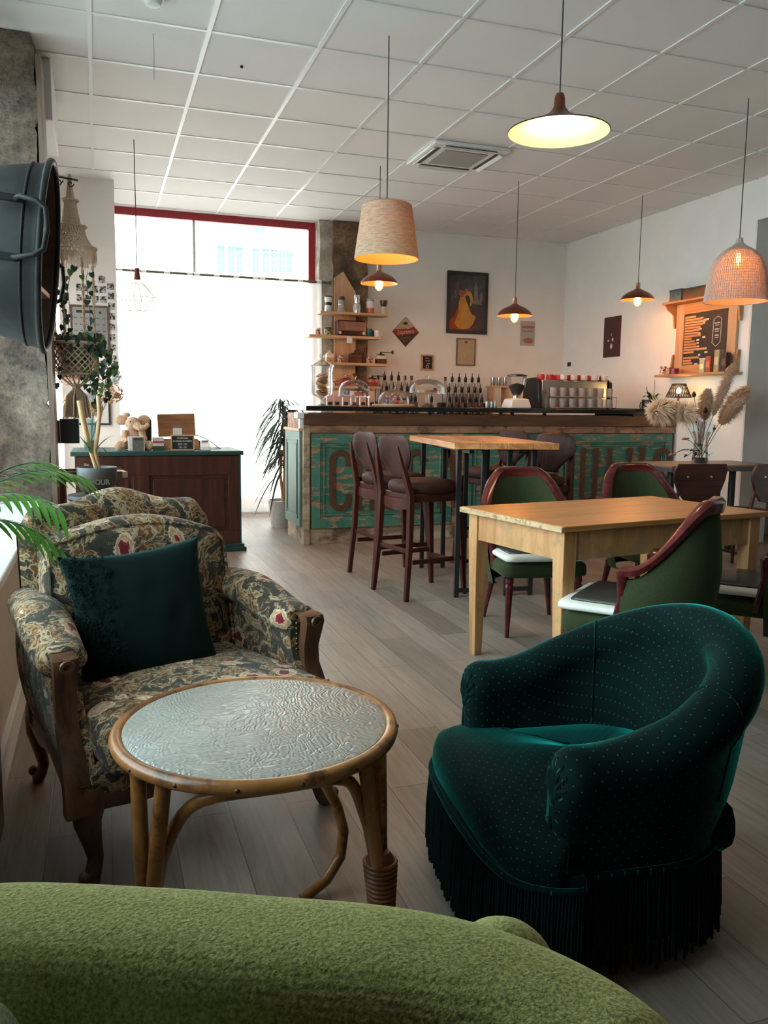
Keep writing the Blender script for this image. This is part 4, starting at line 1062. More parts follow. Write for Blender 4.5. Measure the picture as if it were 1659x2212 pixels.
# three copper lamps over the counter
def copper(x, y, zt, label):
    t = pend('copper_lamp', label, x, y, group='copper pendant lamps over the counter')
    d = zt-(CE-.006); cord(t, zt)
    obj('lamp_socket', MB().lathe([(.001, 0), (.012, -.002), (.019, -.01), (.019, -.055), (.026, -.066)], 18, (0, 0, d)), plain('bright_copper', (.55, .25, .17), .25, .9), t)
    sh = [(.022, -.060), (.05, -.075), (.10, -.098), (.135, -.125), (.152, -.15), (.157, -.158)]
    obj('lamp_shade', MB().lathe(sh, 40, (0, 0, d)), m_copper, t, recalc=False)
    obj('shade_lining', MB().lathe([(r-.002, z-.003) for r, z in sh], 40, (0, 0, d)), m_copperin, t)
    bulb(t, zt-.095, .036)
    return t
c1 = copper(2.25, 6.717, 2.36, 'copper saucer pendant lamp right below the burlap lamp, leftmost over the counter')
dup(c1, None, (3.52, 6.711, CE-.006), None, 'copper saucer pendant lamp between the dancer poster and the corner, middle one over the counter')
c3 = dup(c1, None, (4.798, 6.713, CE-.006), None, 'copper saucer pendant lamp in front of the right wall, over the counter end')
# middle lamp hangs lower: its own cable and parts are shifted
c2 = [o for o in bpy.data.objects if o.name.startswith('copper_lamp') and o['label'].startswith('copper saucer pendant lamp between')][0]
dz = 2.155-2.36
for ch in c2.children:
    if ch.name.startswith('cable'): ch.data = ch.data.copy(); [setattr(v, 'co', Vector((v.co.x, v.co.y, v.co.z+(dz if v.co.z < -.1 else 0)))) for v in ch.data.vertices]
    else: ch.location.z += dz
# wicker bell lamp
t = pend('wicker_lamp', 'bell-shaped white wicker pendant lamp at the upper right', 3.945, 4.465)
cord(t, 2.285); d = 2.285-(CE-.006)
bellp = [(.016, 0), (.022, -.03), (.045, -.05), (.10, -.085), (.145, -.135), (.170, -.20), (.182, -.27), (.190, -.34), (.197, -.40)]
wk = MB()
def bp_(f): x = f*(len(bellp)-1); i = min(int(x), len(bellp)-2); q = x-i; return (bellp[i][0]*(1-q)+bellp[i+1][0]*q, bellp[i][1]*(1-q)+bellp[i+1][1]*q)
for k in range(84):
    a = 2*PI*k/84; wk.tube([(bp_(f/16)[0]*math.cos(a), bp_(f/16)[0]*math.sin(a), d+bp_(f/16)[1]) for f in range(17)], .0032, 5)
wick = plain('white_wicker', (.52, .42, .36), .6, var=.2, scale=60)
sh_ = obj('lamp_shade', wk, wick, t)
wv = MB()
for k in range(26):
    f = .22+.78*k/25; r, z = bp_(f); wv.torus((0, 0, d+z), r, .0024, 48, 4)
tag(obj('wicker_weave', wv, wick, sh_), None, None)
obj('shade_lining', MB().lathe([(r-.006, z) for r, z in bellp[2:]], 48, (0, 0, d)), m_burl_in if 'm_burl_in' in globals() else thin_glass('paper_lining', (.95, .74, .55), .1, .5, .6), t)
bulb(t, 2.285-.06, .03, False)
# geometric glass lamp by the window
t = pend('geometric_glass_lamp', 'faceted clear glass pendant lamp hanging in front of the shop window curtain', .312, 6.745)
cord(t, 2.21); d = 2.205-(CE-.006)
obj('lamp_socket', MB().lathe([(.001, 0), (.018, 0), (.020, -.05), (.026, -.085), (.001, -.09)], 16, (0, 0, d)), m_copper, t)
obj('glass_collar', MB().lathe([(.045, .015), (.047, -.11)], 24, (0, 0, d)), m_thin, t)
gp = [[(r*math.cos(2*PI*k/6+.3), r*math.sin(2*PI*k/6+.3), d+z) for k in range(6)] for r, z in ((.045, -.11), (.158, -.225), (.07, -.32), (.001, -.33))]
gl = obj('faceted_glass', MB().loft(gp, True, (False, False)), m_thin, t, smooth=0)
ed = MB()
for k in range(6):
    for i in range(2): ed.tube([gp[i][k], gp[i+1][k]], .0022, 5)
    for i in range(3): ed.tube([gp[i][k], gp[i][(k+1) % 6]], .0022, 5)
obj('metal_edges', ed, m_brass, gl)
# ------------------------------------------------------------------ bar counter
YF = 6.785
def cx(px, py=1000): return aty(px, py, YF).x
XL = 1.625; XE = 5.36; YBk = 7.42
bc_ = thing('bar_counter', 'long bar counter clad in reclaimed boards and peeling teal panels with rusty letters', 'bar counter', (XL, YF, 0))
W = XE-XL
obj('body', MB().bx(.0, W, .03, YBk-YF, .135, 1.12), m_counterwood, bc_, smooth=0)
obj('plinth', MB().bx(.0, W, .022, .05, 0, .135), m_plinth, bc_, smooth=0)
obj('plinth', MB().bx(-.001, .03, .05, YBk-YF, 0, .135), m_plinth, bc_, smooth=0)
obj('upper_board', MB().bx(-.005, W, -.012, .03, 1.02, 1.115), m_counterdark, bc_, bevel=.003)
obj('middle_board', MB().bx(.0, W, .005, .03, .955, 1.018), m_counterwood, bc_, bevel=.002)
obj('corner_post', MB().bx(-.004, .05, .0, .05, .0, 1.02), m_plinth, bc_, bevel=.003)
# teal door panels across the front
pxs = [1.68-XL, 2.62-XL, 3.02-XL, 3.62-XL, 3.98-XL, 4.66-XL, XE-XL-.02]
segs = [(1.69-XL, 2.98-XL), (3.10-XL, 4.02-XL), (4.04-XL, XE-XL-.03)]
for a, b in segs:
    d = MB().bx(a, b, .012, .03, .14, .945)
    p = obj('door_panel', d, m_teal, bc_, smooth=0)
    fr_ = MB()
    for (x0, x1, z0, z1) in ((a, a+.075, .14, .945), (b-.075, b, .14, .945), (a+.075, b-.075, .14, .225), (a+.075, b-.075, .865, .945)):
        fr_.bx(x0, x1, -.006, .012, z0, z1)
    obj('panel_frame', fr_, m_teal, p, bevel=.002)
    mo = MB()
    for k in (0, 1):
        o_ = .082+.022*k; y_ = .004-.004*k
        for (x0, x1, z0, z1) in ((a+o_, a+o_+.012, .14+o_+.01, .945-o_-.005), (b-o_-.012, b-o_, .14+o_+.01, .945-o_-.005), (a+o_, b-o_, .14+o_, .15+o_+.002), (a+o_, b-o_, .933-o_, .945-o_)):
            mo.bx(x0, x1, y_, .014, z0, z1)
    obj('moulding', mo, m_teal, p, bevel=.002)
obj('stile', MB().bx(2.985-XL, 3.095-XL, .0, .03, .14, .95), m_counterwood, bc_, bevel=.003)
# left end: teal cupboard door
dr = obj('end_door', MB().bx(-.028, -.004, .05, .62, .15, .965), m_tealdoor, bc_, smooth=0)
mm = MB()
for k in (0, 1):
    o_ = .07+.03*k
    mm.bx(-.034-.002*k, -.026, .05+o_, .06+o_, .15+o_, .965-o_).bx(-.034, -.026, .61-o_, .62-o_, .15+o_, .965-o_).bx(-.034, -.026, .05+o_, .62-o_, .15+o_, .16+o_).bx(-.034, -.026, .05+o_, .62-o_, .955-o_, .965-o_)
obj('moulding', mm, m_tealdoor, dr, bevel=.002)
obj('ledge', MB().bx(-.04, .04, .03, .63, .966, .99), m_pine, bc_, bevel=.003)
obj('white_block', MB().bx(-.06, .035, -.01, .12, 1.075, 1.125), m_white, bc_, bevel=.004)
obj('white_post', MB().bx(-.035, .005, .01, .06, .99, 1.075), m_white, bc_, bevel=.003)
# shelf gap and black slab
for px in (930, 962, 1085, 1110, 1180, 1390):
    x = cx(px, 895)-XL; obj('slab_bracket', MB().bx(x-.012, x+.012, .02, .05, 1.112, 1.15), m_black, bc_, smooth=0)
obj('worktop', MB().bx(.01, 4.87-XL, -.03, YBk-YF+.03, 1.140, 1.18), m_slab, bc_, bevel=.004)
obj('worktop', MB().bx(4.87-XL, W, .0, YBk-YF+.03, 1.112, 1.15), m_slab, bc_, bevel=.004)
# rusty letters: constant-width strokes
def stroke(pts, wd, th, closed=False):
    mb = MB(); rings = []
    n = len(pts)
    for i in range(n):
        a, b = Vector(pts[max(0, i-1)]), Vector(pts[min(n-1, i+1)])
        t = (b-a).normalized(); nn = Vector((-t.y, t.x)); p = Vector(pts[i])
        l, r = p+nn*wd/2, p-nn*wd/2
        rings.append([(l.x, -th, l.y), (r.x, -th, r.y), (r.x, 0, r.y), (l.x, 0, l.y)])
    return mb.loft(rings)
def arc(cx_, cy_, r, a0, a1, n=14): return [(cx_+r*math.cos(math.radians(a0+(a1-a0)*i/n)), cy_+r*math.sin(math.radians(a0+(a1-a0)*i/n))) for i in range(n+1)]
def letter(ch, w_, h, s_=.052):
    r = w_/2-s_/2; t, b = h-s_/2-r, s_/2+r
    if ch == 'C': return [[(w_/2+r, t-.05)]+arc(w_/2, t, r, 0, 180)+arc(w_/2, b, r, 180, 360)+[(w_/2+r, b+.05)]]
    if ch == 'U': return [[(w_/2-r, h)]+arc(w_/2, b, r, 180, 360)+[(w_/2+r, h)]]
    if ch == 'O': return [arc(w_/2, t, r, 0, 180)+arc(w_/2, b, r, 180, 360)+[(w_/2+r, t)]]
    if ch == 'L': return [[(s_/2, h), (s_/2, 0)], [(0, s_/2), (w_*.85, s_/2)]]
    if ch == 'H': return [[(s_/2, h), (s_/2, 0)], [(w_-s_/2, h), (w_-s_/2, 0)], [(0, h/2), (w_, h/2)]]
    if ch == 'A': return [[(s_/2, 0), (w_/2-.012, h)], [(w_-s_/2, 0), (w_/2+.012, h)], [(w_*.2, h*.3), (w_*.8, h*.3)]]
    if ch == 'S':
        m = h/2
        return [[(w_/2+r, t-.03)]+arc(w_/2, t, r, 0, 180)+[(w_/2-r, m+.07), (w_/2-r*.5, m+.02), (w_/2+r*.5, m-.03), (w_/2+r, m-.08)]+arc(w_/2, b, r, 0, -180)+[(w_/2-r, b+.03)]]
for ch, px, w_ in (('C', 735, .195), ('H', 790, .18), ('O', 842, .185), ('C', 897, .185), ('A', 968, .21), ('O', 1213, .19), ('U', 1270, .19), ('L', 1325, .17), ('U', 1370, .19), ('S', 1428, .19)):
    x = cx(px, 1045)-XL-w_/2; mb = MB(); lm = None
    for pts in letter(ch, w_, .53):
        st2 = stroke(pts, .052, .008); mb.add(st2.v, st2.f)
    lo_ = obj('letter', mb.xf(Matrix.Translation((x, .0, .285))), m_rust, bc_, smooth=0)
    lo_.location.y = -.0065 if False else .0

# ------------------------------------------------------------------ things on the bar: glass domes
YC = 7.02; ZC = 1.1805
def dome(name, label, px, pbase, ptop, prad, stand, yy=YC):
    x = aty(px, 880, yy).x; R = aty(px+prad, 880, yy).x-x
    t = thing(name, label, 'cake stand', (x, yy, ZC))
    zt = lambda py: aty(px, py, yy).z-ZC
    zb = max(.02, zt(pbase)); z1 = zt(ptop)
    return t, R, zb, z1
def dome_glass(t, R, zb, z1, flat=.75):
    H = z1-zb; prof = [(R, 0), (R*.985, H*.25), (R*.93, H*.42), (R*.80, H*.62), (R*.55, H*.76), (R*.2, H*.82), (.012, H*.83)]
    g = obj('glass_dome', MB().lathe([(r, zb+z) for r, z in prof], 40), m_glass, t)
    obj('dome_knob', MB().lathe([(.010, zb+H*.82), (.012, zb+H*.87), (.022, zb+H*.97), (.019, zb+H), (.001, zb+H)], 16), m_glass, g)
def foot_stand(t, R, zb):
    obj('pedestal', MB().lathe([(R*1.06, zb+.004), (R*1.08, zb), (R*1.02, zb-.008), (.018, zb-.014), (.012, zb*.55), (.016, zb*.3), (.055, .006), (.06, 0)], 40), m_glass, t)
def price(t, x, z, y=-.11, w_=.03):
    o = obj('price_tag', MB().box((x, y, z), (w_, .003, .021), rx=-.2), m_slate, t)
    obj('chalk_line', MB().box((x, y-.002, z+.003), (w_*.6, .002, .002), rx=-.2), m_chalk, o)
t, R, zb, z1 = dome('cake_dome', 'glass cake dome on a footed stand holding pink slices, beside the cookie jar', 765, 856, 812, 33, True); foot_stand(t, R, zb); dome_glass(t, R, zb, z1)
cake1 = t
def slice_(label, loc, mat, name='cake_slice', sz=.05, rz=0):
    o = thing(name, label, 'cake', loc, rz)
    obj('sponge', MB().prism([(0, -sz/2), (sz*1.4, 0), (0, sz/2)], 0, sz*.55), mat, o, bevel=.003)
    obj('icing', MB().prism([(0, -sz/2), (sz*1.4, 0), (0, sz/2)], sz*.555, sz*.68), m_pinkcream, o, bevel=.003); return o
m_pinkcream = plain('pink_icing', (.45, .14, .11), .6, var=.15); m_choc = plain('chocolate_cake', (.06, .022, .014), .7, var=.3, scale=60); m_spong = plain('golden_sponge', (.48, .27, .10), .8, var=.2, scale=80)
cx1 = t.location.copy()
for k in range(3): slice_(['pink cake slice at the front under the left glass dome', 'pink cake slice in the middle under the left glass dome', 'pink cake slice at the right under the left glass dome'][k], (cx1.x-.02+.045*k, YC-.04+.03*k, ZC+zb+.006), m_pinkcream, rz=.4*k)
tag(obj('chocolate_ball', MB().ball((cx1.x-.075, YC-.02, ZC+zb+.034), .026, 14, 10), m_choc), 'dark chocolate cake ball at the left under the left glass dome', 'cake')
for x, z in ((.02, zb+.075), (.075, zb+.08), (.055, zb+.04)): price(cake1, x, z, -.10)
t, R, zb, z1 = dome('cake_dome', 'low glass dome on a round wooden board holding wrapped sweets', 850, 876, 835, 32, False); zb = .026
obj('wooden_board', MB().lathe([(.001, 0), (R*1.30, 0), (R*1.36, .012), (R*1.34, .024), (.001, .0255)], 40), m_pine, t); dome_glass(t, R, zb, z1)
b2 = t.location.copy()
for k in range(4):
    o = thing('wrapped_sweet', ['purple wrapped sweet at the left of the board', 'purple wrapped sweet at the back of the board', 'pink wrapped bun on top of the heap under the low dome', 'white wrapped sweet at the right of the board'][k], 'sweet', (b2.x+(-.07, -.02, .0, .06)[k], YC+(-.02, .05, -.05, -.01)[k], ZC+.055))
    obj('wrapper', MB().ball((0, 0, 0), (.034, .028, .027), 14, 10), [plain('purple_foil', (.14, .06, .12), .3), plain('violet_foil', (.2, .1, .17), .3), m_pinkcream, m_ceram][k], o)
    obj('twist', MB().lathe([(.004, 0), (.016, .02)], 10, (0, 0, .024)), m_paper, o)
for x in (.01, .065): price(t, x, .07, -.10, .034)
t, R, zb, z1 = dome('cake_dome', 'wide glass dome on a tall footed stand holding a flat tart', 922, 849, 812, 36, True); foot_stand(t, R, zb); dome_glass(t, R, zb, z1)
o = thing('flat_tart', 'round pale tart under the wide glass dome', 'tart', (t.location.x, YC, ZC+zb+.0055)); obj('crust', MB().lathe([(.001, 0), (.085, 0), (.10, .022), (.094, .022), (.09, .012), (.001, .012)], 32), m_spong, o); obj('filling', MB().lathe([(.001, .019), (.088, .0185), (.089, .0125), (.001, .0125)], 32), m_cookie, o)
price(t, .03, zb+.035, -.115)
# cookie jar
x = aty(695, 880, YC).x
cj = thing('cookie_jar', 'tall footed lidded glass jar of large cookies at the left end of the bar', 'jar', (x, YC, ZC))
zz = lambda py: aty(695, py, YC).z-ZC
Rj = (aty(717, 880, YC).x-aty(672, 880, YC).x)/2
obj('jar_body', MB().lathe([(.05, 0), (.045, .006), (.014, .02), (.010, .05), (.02, .066), (.05, .080), (Rj*.93, .098), (Rj, .12), (Rj*.98, .27), (Rj*1.05, zz(792))], 36), m_glass, cj)
ld = obj('lid', MB().lathe([(Rj*1.12, zz(792)+.002), (Rj*1.10, zz(792)+.012), (Rj*.7, zz(785)+.008), (.02, zz(780)+.01), (.012, zz(778)+.012), (.022, zz(774)+.02), (.015, zz(770)+.022), (.001, zz(770)+.022)], 32), m_glass, cj)
price(cj, -.02, .12, -Rj-.003, .034)
for k in range(6):
    o = thing('giant_cookie', ['bottom giant cookie in the footed jar', 'second giant cookie from the bottom of the jar', 'third giant cookie from the bottom of the jar', 'fourth giant cookie from the bottom of the jar', 'tilted giant cookie near the top of the jar', 'topmost giant cookie in the footed jar'][k], 'cookie', (x+.006*math.sin(k*2), YC, ZC+.112+.031*k))
    o.rotation_euler = (.45+.1*math.sin(k), .15*math.cos(k*2), k)
    obj('biscuit', MB().lathe([(.001, -.009), (.045, -.008), (.054, 0), (.045, .009), (.02, .013), (.001, .012)], 22), m_cookie, o)
    cc = MB(); 
    for q_ in range(5): cc.ball((.026*math.cos(q_*1.3), .026*math.sin(q_*1.3), .011), .005, 6, 4)
    obj('chocolate_chips', cc, m_choc, o)
# paper bags in a row behind the domes
for k, px in enumerate((712, 727, 746, 764, 783, 802)):
    xx = aty(px, 880, 7.28).x
    o = thing('biscuit_bag', ['clear biscuit bag directly behind the cookie jar foot', 'white biscuit bag with dark label, second behind the jar', 'white biscuit bag, third in the row behind the left dome', 'white biscuit bag behind the foot of the left dome', 'white biscuit bag right of the foot of the left dome', 'last biscuit bag of the row, left of the low dome'][k], 'bag', (xx, 7.28, ZC), group='biscuit bags behind the left dome')
    obj('bag', MB().loft([[(-.028*a, -.02*b, z), (.028*a, -.02*b, z), (.028*a, .02*b, z), (-.028*a, .02*b, z)] for a, b, z in ((1, 1, 0), (1.02, 1.05, .06), (1, .6, .115), (1, .12, .14))]), plain('rosy_paper', (.50, .36, .33), .5, var=.1), o, bevel=.002)
    obj('label', MB().box((0, -.0225, .025), (.036, .002, .026)), m_slate, o)
    obj('contents', MB().box((0, 0, .03), (.052, .03, .05)), m_cookie, o)
# back bar cupboard and drink bottles in tiers
bb = thing('back_bar_cabinet', 'long low wooden back bar cabinet behind the counter carrying the bottles', 'cabinet', (2.95, 8.42, 0))
obj('body', MB().bx(-.05, 2.40, 0, .52, 0, .974), m_pine, bb, smooth=0); obj('worktop', MB().bx(-.06, 2.42, -.02, .53, .974, 1.004), m_steel, bb, bevel=.003)
for k in range(4): 
    d_ = obj('door', MB().bx(-.03+.61*k, .56+.61*k, -.015, 0, .08, .90), m_pine, bb, bevel=.003); obj('handle', MB().tube([(.5+.61*k, -.03, .6), (.5+.61*k, -.03, .72)], .006), m_steel, d_)
def tier(x0, x1, label):
    t = thing('bottle_riser', label, 'shelf riser', ((x0+x1)/2, 8.55, 1.0045)); w2 = (x1-x0)/2
    obj('lower_step', MB().bx(-w2, w2, .04, .13, 0, .11), m_black, t, bevel=.002); obj('upper_step', MB().bx(-w2, w2, .131, .24, 0, .23), m_black, t, bevel=.002); return t
XA0, XA1 = aty(815, 850, 8.65).x, aty(905, 850, 8.65).x
XB0, XB1 = aty(955, 850, 8.65).x, aty(1052, 850, 8.65).x
tier(XA0, XA1, 'black stepped bottle riser left of the small framed blackboard'); tier(XB0, XB1, 'black stepped bottle riser under the framed certificate')
m_cl = thin_glass('clear_bottle_glass', (.80, .78, .76), 1.2, .03, .10); m_amb = plain('dark_syrup', (.06, .02, .016), .2); m_lab = plain('bottle_label', (.42, .30, .28), .6, var=.3, scale=60); m_labd = plain('dark_label', (.03, .018, .018), .6)
def bottle(kind, group):
    t = thing('syrup_bottle', 'x', 'bottle', (0, 0, 0), 0, group)
    obj('glass', MB().lathe([(.001, 0), (.032, 0), (.034, .01), (.034, .15), (.028, .18), (.013, .205), (.012, .25)], 16), m_cl if kind != 2 else m_amb, t)
    if kind == 2: obj('label', MB().lathe([(.0345, .03), (.0345, .075)], 16), m_lab, t); obj('label', MB().lathe([(.0345, .078), (.0345, .115)], 16), m_labd, t)
    else: obj('liquid', MB().lathe([(.001, .004), (.031, .005), (.031, .10), (.001, .10)], 14), plain('pale_syrup_'+str(kind), ((.34, .24, .20), (.30, .10, .07))[kind], .3), t)
    if kind != 3: obj('pourer', MB().lathe([(.014, .235), (.017, .24), (.017, .285), (.010, .292), (.005, .30), (.0045, .335), (.001, .336)], 12), m_blackgloss, t)
    return t
def capb(group):
    t = thing('syrup_bottle', 'x', 'bottle', (0, 0, 0), 0, group)
    obj('glass', MB().lathe([(.001, 0), (.032, 0), (.034, .01), (.034, .15), (.028, .18), (.013, .205), (.012, .25)], 16), m_cl, t)
    obj('cap', MB().lathe([(.015, .245), (.015, .29), (.001, .29)], 12), m_blackgloss, t); return t
pA, pB, pC, pD = bottle(0, 'pouring bottles on the back bar'), bottle(1, 'pouring bottles on the back bar'), bottle(2, 'pouring bottles on the back bar'), capb('pouring bottles on the back bar')
def put(src, px, py, y, zb, label, first=[set()]):
    xx = aty(px, py, y).x
    if src.name not in first[0]: first[0].add(src.name); src.location = (xx, y, zb); src['label'] = label; return src
    return dup(src, None, (xx, y, zb), None, label)
ordn = ['first', 'second', 'third', 'fourth', 'fifth', 'sixth', 'seventh']
for i, px in enumerate((817, 831, 846, 861, 875, 889)):
    put(pD if px in (817, 875, 889) else pA, px, 810, 8.735, 1.235, 'clear %s bottle, %s from left in the top row, left of the small blackboard' % ('capped' if px in (817, 875, 889) else 'spouted', ordn[i]))
for i, px in enumerate((835, 850, 867, 880, 894)):
    put(pB, px, 830, 8.635, 1.115, 'black-spouted bottle, %s from left in the middle row, left of the small blackboard' % ordn[i])
for i, px in enumerate((962, 977, 992, 1006, 1020, 1034)):
    put(pD if px == 962 else pA, px, 810, 8.735, 1.235, 'clear bottle, %s from left in the top row under the framed certificate' % ordn[i])
for i, px in enumerate((970, 984, 998, 1013, 1026, 1038)):
    put(pB, px, 830, 8.635, 1.115, 'black-spouted bottle, %s from left in the middle row under the framed certificate' % ordn[i])
for i, px in enumerate((971, 985, 999, 1015, 1028, 1041)):
    o = put(pC, px, 870, 8.50, 1.0045, 'labelled dark bottle, %s from left in the front row under the framed certificate' % ordn[i])
for i, px in enumerate((888, 897, 932)):
    o = put(pC, px, 870, 8.50, 1.0045, ['labelled dark bottle left of the tart stand foot', 'second labelled dark bottle left of the tart stand foot', 'labelled dark bottle behind the tart stand foot'][i])
# ------------------------------------------------------------------ pine shelf on the stone pillar
YS = 8.60                                           # shelf front edge plane
def sx(px, py=750, y=8.66): return aty(px, py, y).x
psh = thing('wall_shelf', 'pine wall shelf unit with four boards and a slanted-top back panel on the stone pillar', 'shelf', (2.60, 8.78, 0))
bt, bl, br_, bb_ = aty(741, 587, 8.76), aty(722, 600, 8.76), aty(768, 634, 8.76), aty(768, 876, 8.76)
poly = [(bl.x, 1.02), (br_.x, 1.02), (br_.x, br_.z), (bt.x, bt.z), (bl.x, bl.z)]
bpn = MB().add([(x-2.6, y, z) for y in (-.035, -.008) for x, z in poly], [(0, 1, 2, 3, 4), (9, 8, 7, 6, 5)]+[(i, (i+1) % 5, 5+(i+1) % 5, 5+i) for i in range(5)])
obj('back_panel', bpn, m_pinez, psh, smooth=0)
SH = []
for (x0, x1, py) in ((692, 838, 674), (668, 822, 724), (700, 838, 783), (712, 822, 833)):
    a, b = sx(x0, py, 8.58), sx(x1, py, 8.58); z = aty((x0+x1)/2, py+1, 8.58).z
    SH.append((a, b, z)); obj('board', MB().bx(a-2.6, b-2.6, -.215, -.036, z-.026, z), m_pine, psh, bevel=.002)
YI = 8.66
def on(px, k, y=YI): return (aty(px, 750, y).x, y, SH[k][2]+.0005)
# grinders and coffee makers on the top board
def grind(label, px, prof, mats, name='coffee_grinder', cat='coffee grinder', k=0, y=YI):
    t = thing(name, label, cat, on(px, k, y))
    for nm, pr, m in mats: obj(nm, MB().lathe(pr, 24), m, t)
    return t
m_amber = plain('orange_glass', (.50, .13, .03), .25); m_brownp = plain('brown_plastic', (.075, .028, .022), .3); m_greyp = plain('grey_enamel', (.28, .30, .31), .35); m_cream = plain('cream_enamel_body', (.58, .50, .36), .4)
grind('white and black coffee grinder with a chrome band, first on the top board', 709, 0, [('base', [(.001, 0), (.042, 0), (.038, .06), (.034, .068)], m_chrome), ('collar', [(.034, .068), (.036, .09), (.034, .1), (.001, .1)], m_black), ('hopper', [(.036, .1), (.042, .135), (.04, .15)], m_white), ('cap', [(.041, .15), (.04, .165), (.001, .167)], m_brownp)])
grind('grey coffee grinder with a brown top, second on the top board', 737, 0, [('base', [(.001, 0), (.044, 0), (.043, .03), (.034, .075)], m_greyp), ('collar', [(.034, .075), (.037, .085), (.034, .095), (.001, .096)], m_steel), ('hopper', [(.034, .096), (.038, .13)], m_greyp), ('cap', [(.036, .13), (.036, .165), (.001, .167)], m_brownp)])
grind('tall silver coffee percolator, third on the top board', 770, 0, [('base', [(.001, 0), (.042, 0), (.045, .05), (.038, .095)], m_chrome), ('neck', [(.038, .095), (.030, .103), (.001, .104)], m_steel), ('hopper', [(.030, .104), (.036, .16), (.034, .19), (.001, .192)], m_chrome)])
grind('white and orange coffee grinder with a grey cap, fourth on the top board', 799, 0, [('base', [(.001, 0), (.040, 0), (.040, .062)], m_amber), ('body', [(.041, .062), (.042, .13), (.038, .135)], m_ceram), ('cap', [(.039, .135), (.041, .145), (.036, .162), (.001, .164)], m_greyp)])
grind('cream coffee grinder with a brown hopper, rightmost on the top board', 828, 0, [('base', [(.001, 0), (.043, 0), (.040, .03), (.026, .085)], m_cream), ('hopper', [(.026, .085), (.038, .11), (.042, .15), (.001, .152)], m_brownp)])
# radio and cups
q = on(756, 1, 8.68); ra = thing('vintage_radio', 'vintage brown radio with pleated speaker cloth and cream knobs on the second board', 'radio', q)
hw = (sx(787, 700)-sx(726, 700))/2; hh = aty(756, 689, 8.6).z-SH[1][2]-.01
obj('case', MB().box((0, 0, hh/2), (hw*2, .13, hh)), m_mahog, ra, bevel=.014)
gr = MB(); gr.grid(lambda u, v: (-hw*.9+hw*1.8*u, -.068-.0025*math.cos(u*2*PI*26), hh*.34+hh*.56*v), 208, 1)
obj('speaker_cloth', gr, plain('copper_cloth', (.30, .13, .085), .6, var=.1), ra)
obj('dial', MB().box((.0, -.067, hh*.17), (hw*1.35, .006, hh*.17)), m_blackgloss, ra)
for s_ in (-1, 1): obj('knob', MB().lathe([(.001, .014), (.014, .012), (.016, 0)], 16).xf(Matrix.Translation((s_*hw*.83, -.066, hh*.2)) @ Matrix.Rotation(PI/2, 4, 'X')), m_cream, ra)
obj('side_trim', MB().box((hw*.95, -.062, hh*.5), (.016, .012, hh*.85)), m_copperin, ra, bevel=.004)
def mug(label, pos, r, h, m, handle=1, name='coffee_mug', cat='mug', group=None, band=None):
    t = thing(name, label, cat, pos, 0, group)
    obj('cup', MB().lathe([(.001, .004), (r*.86, .004), (r*.94, .012), (r*.96, h), (r, h), (r, .008), (r*.9, 0), (.001, 0)], 22), m, t)
    if handle: obj('handle', MB().tube([(handle*r*.96, 0, h*.8), (handle*r*1.45, 0, h*.78), (handle*r*1.6, 0, h*.5), (handle*r*1.4, 0, h*.25), (handle*r*.96, 0, h*.2)], .005, 8), m, t)
    if band: obj('printed_band', MB().lathe([(r*1.004, h*.25), (r*1.004, h*.75)], 22), band, t)
    return t
m_redwhite = None
def _pat(name, a, b, sc, th=.5):
    t = NT(name); f = t.noise(t.coord(), sc, 2); t.base(t.ramp(f, [(th-.03, a), (th+.03, b)])); t.set(Roughness=.4); return t.m
m_redwhite = _pat('red_white_print', (.62, .58, .52), (.30, .03, .03), 45); m_darkpat = _pat('black_gold_print', (.03, .02, .012), (.45, .33, .2), 60)
mug('teal mug right of the radio', on(796, 1), .040, .088, m_tealcer)
mug('white mug at the right end of the second board', on(815, 1, 8.63), .036, .070, m_ceram)
tag(obj('black_pot', MB().lathe([(.001, 0), (.024, 0), (.028, .05), (.02, .07), (.001, .075)], 16, on(806, 1, 8.70)), m_black), 'small black pot between the teal and the white mug', 'pot')
def tin(label, pos, r, h, m, lid=None, name='coffee_tin'):
    t = thing(name, label, 'tin', pos); obj('tin_body', MB().lathe([(.001, 0), (r, 0), (r, h), (.001, h)], 22), m, t); obj('tin_lid', MB().lathe([(r*1.03, h-.012), (r*1.03, h+.004), (.001, h+.005)], 22), lid or m, t); return t
tin('red and white patterned tin at the left end of the second board', on(686, 1, 8.63), .032, .065, m_redwhite, m_steel)
tin('dark green and cream tin left of the radio', on(708, 1, 8.64), .038, .078, _pat('green_cream_print', (.05, .06, .03), (.40, .36, .24), 50), m_black)
o = thing('shelf_note', 'small white paper note hanging from the second board below the radio', 'note', (aty(754, 740, 8.57).x, 8.555, SH[1][2]-.01)); obj('paper', MB().box((0, 0, -.034), (.062, .0015, .066)), m_paper, o)
obj('pin', MB().ball((0, -.001, -.006), .003, 8, 6), m_steel, o)
# box mills
def mill(label, pos, w_, h, m, m2, top, crank=True, mt=None, cl=.13):
    t = thing('coffee_mill', label, 'coffee mill', pos)
    obj('box', MB().box((0, 0, h*.22), (w_, w_*.8, h*.44)), m2, t, bevel=.004)
    obj('box', MB().box((0, 0, h*.60), (w_*.97, w_*.78, h*.36)), m, t, bevel=.006)
    obj('dome', MB().lathe([(w_*.46, h*.78), (w_*.42, h*.86), (w_*.2, h*.92), (.012, h*.95), (.008, h*1.12), (.001, h*1.13)], 24), mt or m_black, t)
    if crank:
        c_ = obj('crank', MB().tube([(0, 0, h*1.08), (cl, -.01, h*1.07)], .004, 8), mt or m_black, t); obj('crank_knob', MB().ball((cl, -.01, h*1.12), (.015, .015, .022), 12, 8), m_brownp, c_)
    obj('drawer_knob', MB().ball((0, -w_*.42, h*.2), .007, 8, 6), m_brass, t)
    return t
